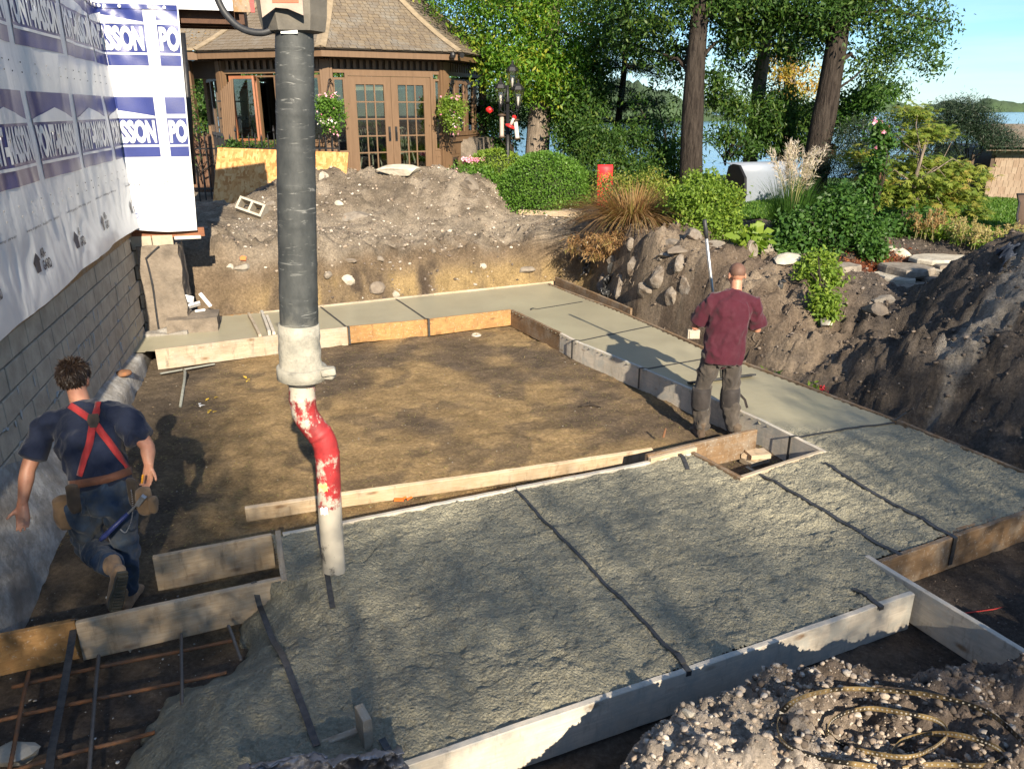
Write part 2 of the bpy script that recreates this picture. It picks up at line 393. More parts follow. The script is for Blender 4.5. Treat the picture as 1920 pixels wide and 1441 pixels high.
def ground_z(x, y, detail=True):
    x = np.asarray(x, float); y = np.asarray(y, float); sh = x.shape; x = x.ravel(); y = y.ravel()
    up = rbf(ctl, np.stack([x, y], 1)); lo = idw(low, x, y, 2)
    ins = inside(x, y, foot); d = np.where(ins, 0, seg_dist(x, y, foot))
    if detail: d = np.maximum(0, d + .07*fbm(x*1.1, y*1.1, 3.1, 2)*sstep(.0, .25, d)*sstep(4.6, 3.2, x - .15*y + 1.3))
    w = idw(wid, x, y, 2)
    f = np.clip(d / w, 0, 1); k = np.clip(f*.35 + .65*sstep(.12, .82, f), 0, 1); k = np.where(f >= 1, 1, k)
    z = lo + (up - lo) * k
    if detail:
        lawn = sstep(13.2, 14.2, y + 1.75*sstep(4.3, 5.6, x)) * sstep(2.3, 3.2, x) + sstep(17.2, 18, y)
        lawn = np.clip(lawn, 0, 1)
        pile = np.exp(-(((x+2.4)/2.9)**2 + ((y-16)/1.3)**2)) + np.exp(-(((x-5.3)/2)**2 + ((y-8.3)/1.8)**2)) + .35*sstep(0, .6, d)*sstep(4, 3, y)
        face = sstep(0, .2, d) * (1 - sstep(.8, 1.8, d))
        amp = .016 + .042*np.clip(pile, 0, 1) + .07*face + .03*sstep(.2, 1, d)
        z = z + (1-lawn) * amp * (fbm(x*1.9, y*1.9, 0, 5, .62)) + (1-lawn)*amp*.3*(1-2*np.abs(fbm(x*4.2, y*4.2, z*2.5, 3, .6))) + (1-lawn)*(amp*.42)*fbm(x*11, y*11, z*4, 3, .65)
        z = z + .025*fbm(x*.5, y*.5, 9, 2)*ins
    return z.reshape(sh)

def mix3(a, b, f): return a*(1-f[:, None]) + np.array(b)[None]*f[:, None]
def soil_colours(x, y, z):
    n = fbm(x*.9, y*.9, 1, 4); n2 = fbm(x*2.7, y*2.7, 5, 4)
    ins = inside(x, y, foot); d = np.where(ins, 0, seg_dist(x, y, foot))
    c = np.tile(np.array([.17, .125, .083]), (len(x), 1))
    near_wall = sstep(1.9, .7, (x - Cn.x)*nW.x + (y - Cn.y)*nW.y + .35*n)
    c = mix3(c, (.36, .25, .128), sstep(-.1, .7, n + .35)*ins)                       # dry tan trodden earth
    c = mix3(c, (.13, .105, .08), np.clip(near_wall*ins, 0, 1)*.85)                 # darker earth along the footing
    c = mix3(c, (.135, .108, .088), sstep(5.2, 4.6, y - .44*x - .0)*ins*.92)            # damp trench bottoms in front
    c = mix3(c, (.095, .076, .062), sstep(.05, .35, x - 2.2)*sstep(5.5, 5.0, y)*ins)
    c = mix3(c, (.085, .066, .050), sstep(.42, .75, n2)*ins*.6)
    # far bank: yellow-brown clay low, grey gravelly topping above
    far = sstep(0, .08, d)*sstep(10.5, 11.5, y + .2*x)
    c = mix3(c, (.21, .155, .095), far*sstep(.85, .45, z + .2*n2))
    c = mix3(c, (.30, .215, .105), far*sstep(.75, .4, z)*sstep(.15, .6, n2 + .35*n))
    c = mix3(c, (.10, .075, .055), far*sstep(.25, .6, -n2)*sstep(1.0, .6, z))
    c = mix3(c, (.265, .22, .168), far*sstep(.8, 1.05, z + .12*n2))
    c = mix3(c, (.195, .158, .118), far*sstep(1.2, 1.45, z + .1*n)*(1-sstep(.3, .7, n2)))
    # right bank: dark loam, browner near the rock face; black topsoil pile
    rt = sstep(0, .1, d)*sstep(1.2, 2.0, x)*sstep(13.8, 12.8, y)
    c = mix3(c, (.165, .125, .092), rt)
    c = mix3(c, (.235, .185, .135), rt*sstep(.1, .7, n2 + .2)*sstep(4.4, 3.3, x))
    c = mix3(c, (.108, .090, .075), rt*sstep(3.4, 4.5, x - .2*(y-8.5) + .5*n))
    c = mix3(c, (.30, .27, .23), rt*sstep(.25, .45, np.exp(-(((x-4.95)/.75)**2 + ((y-7.75-.75*(x-4.95))/.33)**2)) + .22*n2 - .1)*.8)  # sunlit patch painted into the colour of the pile
    c = mix3(c, (.15, .05, .025), np.exp(-(((x-5.2)/.7)**2 + ((y-10.75)/.35)**2))*1.2*(n2 > -.5))    # red mulch
    # gravelly berm beside the camera
    be = sstep(0, .1, d)*sstep(4.3, 3.9, y)
    c = mix3(c, (.48, .41, .34), be*sstep(2.2, 1.2, x + .4*n))
    c = mix3(c, (.23, .18, .145), be*sstep(1.4, 2.4, x + .4*n))
    return np.clip(c*(1 + .18*n2[:, None]), .015, .6)

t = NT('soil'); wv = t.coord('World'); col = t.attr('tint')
fine = t.noise(wv, 30, 10, .78); col = t.mix(1.0, col, t.ramp(fine, [(.25, .40), (.5, .98), (.78, 1.75)]), 'MULTIPLY')
mid = t.noise(wv, 3.2, 6, .65); col = t.mix(.8, col, t.ramp(mid, [(.3, .62), (.55, 1.05), (.75, 1.3)]), 'MULTIPLY')
pe = t.vor(wv, 34); peb = t.ramp(pe, [(.16, 1.), (.26, 0.)])
sel = t.ramp(t.noise(wv, 6, 3), [(.5, 0.), (.66, 1.)]); pm = t.math('MULTIPLY', t.math('MULTIPLY', peb, sel), .42)
col = t.mix(pm, col, t.ramp(t.noise(wv, 60, 2), [(.35, (.16, .13, .10)), (.7, (.46, .43, .38))]))
sv = t.coord('World', (5, 30, 12), (0, 0, .5)); st_ = t.ramp(t.noise(sv, 3.5, 4, .6, .8), [(.72, 0.), (.78, 1.)])
col = t.mix(t.math('MULTIPLY', st_, .45), col, (.42, .33, .19))
b1 = t.bump(t.noise(wv, 16, 12, .76), .9, .07); b2 = t.bump(t.ramp(pe, [(.12, 1.), (.35, 0.)]), .25, .02, b1)
b3 = t.bump(t.noise(wv, 70, 6, .75), .8, .02, b2)
t.bsdf(col, .93, 0, b3, .15)

def ground_patch(name, xs, ys, hole=None, mat='soil', dz=0.0):
    X, Yg = np.meshgrid(xs, ys, indexing='ij'); z = ground_z(X, Yg) + dz
    v = np.stack([X.ravel(), Yg.ravel(), z.ravel()], 1); f = grid_faces(len(xs), len(ys))
    if hole is not None:
        cx = v[f].mean(1); f = f[~hole(cx[:, 0], cx[:, 1])]
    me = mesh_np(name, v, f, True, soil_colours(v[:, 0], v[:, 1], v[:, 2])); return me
near_box = (-.6, 3.9, 1.2, 4.1)
def in_near(x, y): return (x > near_box[0]+.02) & (x < near_box[1]-.02) & (y > near_box[2]+.02) & (y < near_box[3]-.02)
ys = np.concatenate([np.arange(-9, 1, .3), np.arange(1, 18.2, .048), np.arange(18.25, 34, .35)])
xs = np.concatenate([np.arange(-16, -6.2, .4), np.arange(-6.2, 7.2, .048), np.arange(7.25, 9.5, .15), np.arange(9.5, 26, .5)])
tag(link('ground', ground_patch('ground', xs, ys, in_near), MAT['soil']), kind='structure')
xs2 = np.arange(near_box[0], near_box[1]+.001, .0167); ys2 = np.arange(near_box[2], near_box[3]+.001, .0167)
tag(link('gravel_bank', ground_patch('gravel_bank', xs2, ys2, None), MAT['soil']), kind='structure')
# a far sheet that carries the land and the lake bed on to the horizon
m = MB(); m.add([(-3000,-600,-3.4),(3000,-600,-3.4),(3000,4000,-3.4),(-3000,4000,-3.4)], [(0,1,2,3)])
simple('lake_bed_mat', (.08,.07,.05)); tag(m.obj('lake_bed', MAT['lake_bed_mat']), kind='structure')
m = MB()
for (a, b, c, d_) in ((-60,-60,60,-9),(-60,-9,-16,34),(26,-9,60,34)):
    m.add([(a,b,1.45),(c,b,1.45),(c,d_,1.45),(a,d_,1.45)], [(0,1,2,3)])
simple('yard_mat', (.10,.09,.06), (.06,.075,.035), .6, .95, bump=.3, bscale=8); tag(m.obj('yard', MAT['yard_mat']), kind='structure')

# lawn
t = NT('lawn_mat'); wv = t.coord('World'); c = t.mix(t.ramp(t.noise(wv, 1.1, 5), [(.35, 0.), (.65, 1.)]), (.045, .115, .014), (.085, .165, .022))
c = t.mix(t.ramp(t.noise(wv, 60, 4, .7), [(.3, .6), (.7, 0.)]), c, (.03, .07, .012))
t.bsdf(c, .9, 0, t.bump(t.noise(wv, 70, 6, .7), .8, .03), .2)
xs = np.arange(2.6, 25, .2); ys = np.arange(11.2, 29, .2)
X, Yg = np.meshgrid(xs, ys, indexing='ij'); zz = ground_z(X, Yg) + .03
v = np.stack([X.ravel(), Yg.ravel(), zz.ravel()], 1); f = grid_faces(len(xs), len(ys)); cc = v[f].mean(1)
edge = 13.35 + .2*np.sin(cc[:, 0]*1.3) + .6*sstep(5.5, 3, cc[:, 0]) - 1.75*sstep(4.3, 5.6, cc[:, 0]); f = f[(cc[:, 1] > edge)]
tag(link('lawn', mesh_np('lawn', v, f, True), MAT['lawn_mat']), kind='structure')
def blades(n, xr, yr, h, seed, keep=None, lean=.4, wd=.012):
    g = np.random.default_rng(seed); x = g.uniform(*xr, n); y = g.uniform(*yr, n)
    if keep is not None: k = keep(x, y); x, y = x[k], y[k]
    n = len(x); z = ground_z(x, y, True); a = g.uniform(0, 2*pi, n); hh = g.uniform(.6, 1.2, n)*h; w = wd*g.uniform(.7, 1.4, n)
    lx, ly = g.normal(0, lean, n)*hh, g.normal(0, lean, n)*hh
    v = np.empty((n, 3, 3)); v[:, 0] = np.stack([x-np.cos(a)*w, y-np.sin(a)*w, z], 1); v[:, 1] = np.stack([x+np.cos(a)*w, y+np.sin(a)*w, z], 1)
    v[:, 2] = np.stack([x+lx, y+ly, z+hh], 1)
    return v.reshape(-1, 3), np.arange(n*3).reshape(-1, 3), np.repeat(g.uniform(0, 1, n), 3)
leafmat('grass_mat', [(.04,.10,.012), (.075,.16,.02), (.12,.20,.035)], .3)
v, f, tn = blades(60000, (2.7, 12), (11.5, 19), .05, 5, lambda x, y: y > 13.35 + .2*np.sin(x*1.3) + .6*sstep(5.5, 3, x) - 1.75*sstep(4.3, 5.6, x), wd=.02)
v[:, 2] += .02
tag(link('lawn_grass', mesh_np('lawn_grass', v, f, False, np.repeat(tn[:, None], 3, 1)), MAT['grass_mat']), 'short mown green grass blades on the lawn', None, None, 'stuff')

# ================================================================== LAKE AND FAR SHORE
t = NT('water'); wv = t.coord('World', (.35, .12, 1)); w2 = t.coord('World', (3, 1.2, 1))
nb = t.bump(t.noise(wv, 1.0, 6, .6), .35, .6, t.bump(t.noise(w2, 1.0, 4, .6), .25, .15))
t.bsdf((.015, .075, .17), .12, 0, nb, .5)
m = MB(); m.add([(-2500,30,-1.2),(2500,30,-1.2),(2500,3500,-1.2),(-2500,3500,-1.2)], [(0,1,2,3)]); tag(m.obj('lake', MAT['water']), kind='structure')
simple('far_wood_mat', (.05,.085,.035), (.03,.05,.025), .06, .95, bump=0, coords='World')
n = 520; xs = np.linspace(-1500, 1900, n)
dep = 1500 - 350*np.exp(-((xs+200)/350)**2) + 60*fbm(xs*.004, 0, 0, 3)
hh = 13 + 9*np.clip(fbm(xs*.03, 1, 0, 4), -.8, 1.2) + 6*fbm(xs*.004, 2, 0, 2)
rows = [(-2, -2.5), (0, .35), (10, .85), (26, 1.0), (60, .95)]
v = np.concatenate([np.stack([xs, dep + o, np.where(k < 0, -3, -1.2 + hh*k)], 1) for o, k in rows]); v = v.reshape(len(rows), n, 3)
v[2:, :, 2] += 3*fbm(v[2:, :, 0]*.09, v[2:, :, 1]*.2, 3, 3); f = grid_faces(len(rows), n)
tag(link('far_shore', mesh_np('far_shore', v.reshape(-1, 3), f, True), MAT['far_wood_mat']), kind='structure')
# nearer wooded point seen between the trunks left of the middle
n = 240; xs = np.linspace(-150, 95, n); hh = np.clip(13 + 3*fbm(xs*.09, 7, 0, 4), 4, 40)*sstep(95, 60, xs)
v = np.concatenate([np.stack([xs, 330 + o + 8*fbm(xs*.03, 2, 0, 2), np.where(k < 0, -3, -1.2 + hh*k)], 1) for o, k in rows]).reshape(len(rows), n, 3)
v[2:, :, 2] += 2*fbm(v[2:, :, 0]*.3, v[2:, :, 1]*.4, 3, 3)
tag(link('wooded_shore', mesh_np('wooded_shore', v.reshape(-1, 3), f[:0] if False else grid_faces(len(rows), n), True), MAT['far_wood_mat']), kind='structure')

# ================================================================== FRESH CONCRETE
OUT_T = .02
Of = K['far_out_r']; ring = [
    [K['far_out_ll'], K['far_out_l'], Of, K['a_out_f'], K['a_in_1'], K['far_in_r'], K['far_in_m'], K['far_in_l'], Vector((-5.02, 9.35, 0)), Vector((-5.2, 10.3, 0)), Vector((-4.9, 10.9, 0))],
    [K['a_out_f'], K['a_out_1'], K['a_out_2'], K['a_out_3'], K['a_out_n'], Vector((4.56, 5.54, 0)), K['jog_t'], K['front_r'], K['front_l'], Vector((-1.75, 2.28, 0)), Vector((-3.1, 3.6, 0)), K['box_bl'], K['box_br'],
     K['box_tr'], K['mid_l'], K['mid_r'], K['bx_l'], K['a_in_n'], K['a_in_5'], K['a_in_3'], K['a_in_2'], K['a_in_1'], K['far_in_r'], K['far_in_m2']]]
toe = [PZ(*p, 0) for p in [(440,1165),(452,1235),(432,1262),(340,1305),(300,1345),(232,1425),(190,1500)]]
toe_poly = [(q.x, q.y) for q in toe]
slump_side = toe_poly + [(-1.9, 2.0), (6, 2.0), (6, 4.6), (-1.45, 4.5), (-1.6, 4.33)]
def conc_z(x, y):
    d = seg_dist(x, y, toe_poly, False); right = inside(x, y, slump_side)
    s = np.where(right | (y > 4.45 + .4*(x+1.6)), d, -d)
    s = np.where((y > 6.0) | (x > -.9) | (y > 4.3) & (x > -1.75), 5, s)
    k = np.clip((s + .06*fbm(x*4, y*4, 0, 4)) / .55, 0, 1)**.62
    # finished (smooth) along the far run and the far half of the right run, raked rough elsewhere
    pa, pb = K['a_in_5'], K['a_out_3']
    nx, ny = -(pb.y-pa.y), pb.x-pa.x; l = math.hypot(nx, ny); e = ((x-pa.x)*nx + (y-pa.y)*ny) / l
    if ny < 0: e = -e
    rough = np.where(y > 7.4, 0, sstep(.55, -.25, e + .25*fbm(x*2, y*2, 4, 3)))
    rough = np.where((x < 1.0) & (y < 6.6), 1, rough)
    lump = .010*fbm(x*7, y*7, 0, 5, .68) + .010*fbm(x*1.6, y*1.6, 8, 3)
    lump = lump + .0065*(1-1.6*np.abs(fbm(x*17, y*17, 6, 3, .65))) + .0045*(1-1.7*np.abs(fbm(x*36, y*36, 3, 2)))
    z = .278 + rough*lump + .004*fbm(x*1.2, y*1.2, 2, 3)
    ua, va = x*.905 + y*.425, -x*.425 + y*.905
    z = z + rough*(.007*fbm(ua*1.3, va*9, 2, 3) + .010*np.minimum(0, fbm(ua*.8, va*3.2, 12, 2) + .55))
    z = z - rough*.035*np.exp(-((va-4.62-.12*np.sin(ua*6)-.05*np.sin(ua*17))/.018)**2)*np.exp(-((ua-1.05)/.16)**2)
    # swales where a rake and a boot went through, and one heavier pour on the right
    z = z + rough*.030*np.exp(-(((x+.1)/1.0)**2 + ((y-3.55)/.22)**2))*fbm(x*3, y*3, 1, 2)
    z = z + .055*np.exp(-((x+1.15)**2 + (y-4.36)**2)/.05)
    return np.where(k > 0, z*k - .02*(1-k), -.08), rough, k
def conc_mesh(name, x0, x1, y0, y1, step, keep):
    xs = np.arange(x0, x1, step); ys = np.arange(y0, y1, step); X, Yg = np.meshgrid(xs, ys, indexing='ij'); x, y = X.ravel(), Yg.ravel()
    z, rough, k = conc_z(x, y); v = np.stack([x, y, z], 1); f = grid_faces(len(xs), len(ys)); c = v[f].mean(1)
    ok = np.zeros(len(c), bool)
    for r in ring: ok |= inside(c[:, 0], c[:, 1], r)
    ok &= keep(c[:, 0], c[:, 1]) & (k[f].max(1) > 0); f = f[ok]
    used = np.unique(f); mp = np.full(len(v), -1); mp[used] = np.arange(len(used)); v = v[used]; f = mp[f]
    return mesh_np(name, v, f, True, np.repeat(rough[used][:, None], 3, 1), 'rough_mask')
t = NT('wet_concrete'); wv = t.coord('World'); rm = t.n('SeparateColor'); t.l(t.attr('rough_mask'), rm.inputs[0]); rk = rm.outputs[0]
c = t.mix(t.ramp(t.noise(wv, 1.3, 6, .6), [(.3, 0.), (.7, 1.)]), (.285, .262, .186), (.355, .328, .232))
c = t.mix(t.math('MULTIPLY', t.ramp(t.noise(wv, 60, 5, .7), [(.4, 0.), (.75, 1.)]), t.math('MULTIPLY', rk, .5)), c, (.37, .36, .29))
c = t.mix(t.math('MULTIPLY', t.ramp(t.noise(wv, 40, 6, .7), [(.28, 1.), (.45, 0.)]), t.math('MULTIPLY', rk, .5)), c, (.11, .11, .09))
cv = t.vor(t.coord('World', (1, 1, 1)), 62); n1 = t.noise(wv, 52, 6, .7, .6)
hgt = t.math('ADD', t.math('MULTIPLY', n1, 1.0), t.math('MULTIPLY', cv, -.5))
tro = t.coord('World', (2.0, 26, 1), (0, 0, R(25))); tn_ = t.noise(tro, 1.6, 4, .5)
bs = t.n('Bump'); bs.inputs['Strength'].default_value = .12; bs.inputs['Distance'].default_value = .02; t.l(tn_, bs.inputs['Height'])
br = t.n('Bump'); br.inputs['Distance'].default_value = .03; t.l(hgt, br.inputs['Height']); t.l(t.math('MULTIPLY', rk, 1.0), br.inputs['Strength']); t.l(bs.outputs[0], br.inputs['Normal'])
t.bsdf(c, t.math('ADD', t.math('MULTIPLY', rk, .22), .34), 0, br.outputs[0], .45)
kf = lambda x, y: (y < 6.9)
tag(link('concrete', conc_mesh('concrete', -3.2, 4.8, 2.1, 6.95, .0128, kf), MAT['wet_concrete']), kind='structure')
tag(link('concrete_path', conc_mesh('concrete_path', -5.4, 4.4, 6.75, 14.2, .05, lambda x, y: y > 6.87), MAT['wet_concrete']), kind='structure')
# ================================================================== HOUSE ON THE LEFT: foundation, sill, wrap
simple('block_mat', (.46,.39,.30), (.31,.26,.20), 5, .95, bump=.35, bscale=26, coords='World', bdist=.02)
t = NT('ledge_mat'); wv = t.coord('World'); c = t.mix(t.ramp(t.noise(wv, 7, 8, .75), [(.42, 0.), (.6, 1.)]), (.27,.255,.23), (.43,.42,.40))
c = t.mix(t.ramp(t.noise(wv, 2.5, 5), [(.45, 0.), (.65, .9)]), c, (.19,.17,.15)); t.bsdf(c, .95, 0, t.bump(t.noise(wv, 20, 8, .7), .8, .03), .2)
simple('mortar_mat', (.24,.21,.17), (.15,.13,.11), 9, .95, coords='World')
simple('splash_mat', (.50,.48,.45), (.36,.34,.31), 20, .95, coords='World')
house = empty('house', wallp(0, 0, 0), label='house wall wrapped in white and blue building paper above grey concrete blocks', cat='house')
house_loc = Vector(house.location)
def hp(p): return Vector(p) - house_loc
# core wall behind the block faces
def wall_rot(): return Matrix((uW, nW, Vector((0,0,1)))).transposed()
RW = wall_rot()
m = MB(); m.box(hp(wallp(5.5, -.22, .68)), (12.0, .40, 1.64), RW); m.obj('foundation_core', MAT['mortar_mat'], house)
m = MB(); m.box(hp(wallp(-.22, .20, .70)), (.40, .60, 1.58), RW); m.obj('return_core', MAT['mortar_mat'], house)
bm_ = MB(); bm_.box((0,0,0), (.388, .05, .188), None, .006)
bmesh_block = bm_.mesh('block_face')
k = 0
for r in range(8):
    z = .10 + .2*r + (.0)
    for j in range(17):
        u = .2 + .4*j + (.2 if r % 2 else 0)
        p = wallp(u, .002 + random.uniform(-.004, .004), z)
        o = link('block', bmesh_block, MAT['block_mat'], house, hp(p)); o.rotation_euler = RW.to_euler()
bm_ = MB(); bm_.box((0,0,0), (.26, .05, .188), None, .006); bh = bm_.mesh('block_half')
RR = Matrix((nW, -uW, Vector((0,0,1)))).transposed()
for r in range(8):
    for j in range(2):
        p = wallp(.004 + .002*j, .135 + .27*j, .10 + .2*r); o = link('block', bh, MAT['block_mat'], house, hp(p)); o.rotation_euler = RR.to_euler()
# pale mortar smears that run off the joints
m = MB(); rr = random.Random(5)
for i in range(70):
    u = rr.uniform(.6, 6.2); z = rr.choice([.4, .6, .8, 1.0, 1.2]) + rr.uniform(-.03, .03); ln = rr.uniform(.04, .16); vert = rr.random() < .5
    w_ = rr.uniform(.006, .016); a = wallp(u, .030, z); 
    pts = [a + (Vector((0,0,-1)) if vert else (uW*1 + Vector((0,0,rr.uniform(-.4,.4)))).normalized())*ln*q + nW*rr.uniform(0,.004) for q in (0,.35,.7,1)]
    m.tube([hp(p) for p in pts], [w_*.4, w_, w_*.8, w_*.3], 5, flat=.4)
so = m.obj('mortar_smears', MAT['splash_mat'], house); so['kind'] = 'stuff'
# footing ledge, rising towards the camera where the old concrete was cast rough against the wall
us = np.linspace(0.25, 9.5, 130); prof = 9
zin = np.interp(us, [0, 1, 2.8, 4.6, 5.6, 9.5], [.27, .27, .40, .54, .80, .9]); wo_ = np.interp(us, [0, 1, 3, 5.4, 6.4, 9.5], [.07, .10, .18, .20, .20, .25])
v = []
for i, u in enumerate(us):
    zo = .24 + .012*float(fbm(u*2, 3, 0, 3)); wv_ = wo_[i] + .008*float(fbm(u*3, 8, 0, 3))
    for j in range(prof):
        q = j / (prof-1)
        if q <= .7: f = q/.7; off = f*wv_; z = zin[i] + (zo - zin[i])*f**.8
        else: f = (q-.7)/.3; off = wv_ + .03*f; z = zo*(1-f) - .12*f
        p = wallp(u, off + .02, z); n_ = .006*float(fbm(p.x*5, p.y*5, p.z*5, 3)); p += nW*n_ + Vector((0,0,n_)); v.append(hp(p))
fo = link('footing_ledge', mesh_np('footing_ledge', [tuple(p) for p in v], grid_faces(len(us), prof)[:, ::-1], True), MAT['ledge_mat'], house)
# pier at the end of the return and its footing step
simple('pier_mat', (.23,.19,.15), (.12,.10,.08), 5, .95, bump=.7, bscale=22, coords='World', bdist=.03)
def rough_box(name, c, dim, rot, mat, parent, seed=0, sub=7, amp=.02):
    bm = bmesh.new(); bmesh.ops.create_cube(bm, size=1); bmesh.ops.subdivide_edges(bm, edges=bm.edges[:], cuts=sub, use_grid_fill=True)
    M = rot if rot is not None else Matrix.Identity(3)
    for q in bm.verts:
        p = Vector((q.co.x*dim[0], q.co.y*dim[1], q.co.z*dim[2])); w = M @ p
        n_ = float(fbm(w.x*7+seed, w.y*7, w.z*7, 3)) * amp; l = q.co.normalized(); p += Vector((l.x, l.y, l.z)) * n_; q.co = (M @ p) + Vector(c)
    me = bpy.data.meshes.new(name); bm.to_mesh(me); bm.free(); o = link(name, me, mat, parent); autosmooth(o, 35); return o
rough_box('pier', hp(wallp(-.17, .33, .78)), (.50, .52, 1.36), RW, MAT['pier_mat'], house, 3, 12, .028)
rough_box('pier_step', hp(wallp(.02, .66, .22)), (.55, .66, .50), RW, MAT['pier_mat'], house, 8, 9, .02)
rough_box('pier_toe', hp(wallp(.14, .28, .14)), (.40, .60, .34), RW, MAT['ledge_mat'], house, 12, 9, .035)
m = MB(); simple('strap_black', (.018,.019,.022), (.03,.032,.036), 30, .55, bump=.1, spec=.5)
pts = [wallp(.10, .16 + .06*q + .02*sin(q*5), 1.42 - 1.25*q) for q in np.linspace(0, 1, 12)]; pts[0] = wallp(.10, .36, 1.46); m.tube([hp(p) for p in pts], .014, 6)
m.obj('drain_cable', MAT['strap_black'], house)
# sill: wood band under the wrap
wood('sill_wood', (.36,.22,.10), (.22,.13,.06), stain=True, stain_amt=.35)
wood('sill_red', (.30,.13,.06), (.18,.07,.04))
wood('white_wood', (.62,.60,.55), (.48,.46,.42))
m = MB(); m.box((0,0,0), (11.2, .05, .13), None, .004); o = m.obj('sill_plate', MAT['sill_wood'], house, loc=hp(wallp(5.55, .006, 1.66))); o.rotation_euler = RW.to_euler()
m = MB(); m.box((0,0,0), (.92, .05, .12), None, .004); o = m.obj('return_sill', MAT['sill_red'], house, loc=hp(wallp(-.0, .49, 1.62))); o.rotation_euler = RR.to_euler()
m = MB(); m.box((0,0,0), (.34, .07, .045), None, .004); o = m.obj('sill_block', MAT['white_wood'], house, loc=hp(wallp(.02, .73, 1.555))); o.rotation_euler = RR.to_euler()
m = MB(); m.box((0,0,0), (.10, .84, .10)); o = m.obj('floor_edge', MAT['sill_red'], house, loc=hp(wallp(-.08, .40, 1.63))); o.rotation_euler = RW.to_euler()

# building wrap: one sheet that runs along the wall, turns the corner and covers the return
def wrap_pt(s, z, off=0.0):
    """s>0: along the wall towards the camera; s<0: along the return; z height"""
    s = np.asarray(s, float); z = np.asarray(z, float)
    # rounded inside corner
    r = .10; a = np.clip((s + r) / (2*r), 0, 1) * (pi/2)      # 0 on the return, 90 deg on the wall
    # a loose sheet bridges the corner on a curve, 0.12 m out
    ox = np.where(s >= r, 0, 0.)
    cu = np.where(s > r, s, np.where(s < -r, .055, .055 + (s + r)/(2*r)*(r-.055)))
    cn = np.where(s < -r, -s, np.where(s > r, .055, .055 + (r - s)/(2*r)*(r-.055)))
    # outward normal in (u,n)
    nu = np.cos(a); nn = np.sin(a)
    low = sstep(2.2, 1.6, z)
    bulge = .018*np.sin(s*2.1 + .6*z) + .030*fbm(s*.9, z*.7, 2, 3)*sstep(-1, .3, s+.6) + .03
    # tight creases fanning up from points where the sheet is stapled
    cre = 0
    for (cs, cz, n_, amp, reach) in ((.35, 4.7, 23, .008, 2.6), (2.0, 1.55, 17, .006, 1.9), (.75, 1.6, 15, .006, 1.9), (3.3, 1.5, 17, .006, 2.0), (-.4, 4.7, 13, .008, 2.4), (4.9, 1.5, 17, .005, 1.8)):
        dx, dz = s-cs, z-cz; rr_ = np.hypot(dx, dz); an = np.arctan2(dx, np.abs(dz)+.05)
        cre = cre + amp*np.sin(an*n_ + cs*7)*np.exp(-(rr_/reach)**2*1.6)*sstep(.05, .5, rr_)
    cre = cre + .006*np.maximum(0, np.sin(s*9.0 + 1.5*np.sin(z*1.1) + 3*fbm(s*.8, z*.6, 1, 2)))**3
    cre = cre*(.25 + .75*sstep(1.7, 2.25, z))
    o = bulge + cre + low*.035 + off
    un = cu + nu*o; no = cn + nn*o
    zz = z + 0
    P = np.stack([Cn.x + uW.x*un + nW.x*no - house_loc.x, Cn.y + uW.y*un + nW.y*no - house_loc.y, zz - house_loc.z + 0*un], -1)
    return P
def wrap_z0(s): return 1.72 - .06*sstep(-.2, .6, -s) + .008*np.sin(s*2.7) - .07*sstep(2.5, 6, s)
ZTOP = 4.42
ss = np.concatenate([np.arange(-1.0, 1.0, .02), np.arange(1.0, 7.0, .035), np.arange(7, 10.6, .15)]); vv = np.linspace(0, 1, 96)
S, V = np.meshgrid(ss, vv, indexing='ij'); z0 = wrap_z0(S); Zs = z0 + (ZTOP - z0)*V
Sx = S + .13*(1-V)*sstep(-.3, -1, S)
P = wrap_pt(Sx, Zs)
t = NT('wrap_white'); wv = t.coord('World'); c = t.mix(t.ramp(t.noise(wv, 2.5, 4), [(.3, 0.), (.7, 1.)]), (.63,.64,.65), (.57,.58,.60))
t.bsdf(c, .36, 0, t.bump(t.noise(t.coord('World', (1, 1, .35)), 9, 5, .6, .8), .25, .02), .5)
w = link('wrap_sheet', mesh_np('wrap_sheet', P.reshape(-1, 3), grid_faces(len(ss), len(vv)), True), MAT['wrap_white'], house)
simple('wrap_blue', (.030,.045,.20), (.022,.034,.15), 3, .36, bump=.1, coords='World', spec=.5)
simple('wrap_ink', (.03,.035,.06), None, 3, .5, bump=0, coords='World')
def split_long(verts2, faces, mx_):
    bm = bmesh.new(); vs = [bm.verts.new((a, b, 0)) for a, b in verts2]
    for f_ in faces:
        try: bm.faces.new([vs[i] for i in f_])
        except ValueError: pass
    bmesh.ops.triangulate(bm, faces=bm.faces[:])
    for it in range(6):
        e = [q for q in bm.edges if q.calc_length() > mx_]
        if not e: break
        bmesh.ops.subdivide_edges(bm, edges=e, cuts=1); bmesh.ops.triangulate(bm, faces=bm.faces[:])
    bm.verts.index_update(); V_ = np.array([q.co[:2] for q in bm.verts]); F_ = [[q.index for q in f_.verts] for f_ in bm.faces]; bm.free(); return V_, F_
def glyphs(txt, width, height, bold=.018):
    cu = bpy.data.curves.new('print_text', 'FONT'); cu.body = txt; cu.size = 1; cu.offset = bold; cu.resolution_u = 3
    o = bpy.data.objects.new('print_text', cu); COL.objects.link(o); dg = bpy.context.evaluated_depsgraph_get(); dg.update()
    me = bpy.data.meshes.new_from_object(o.evaluated_get(dg)); v = np.array([q.co[:2] for q in me.vertices]); f = [list(p.vertices) for p in me.polygons]
    bpy.data.objects.remove(o); bpy.data.curves.remove(cu); bpy.data.meshes.remove(me)
    lo, hi = v.min(0), v.max(0); v = (v - lo) / (hi - lo) * np.array([width, height]); return v, f
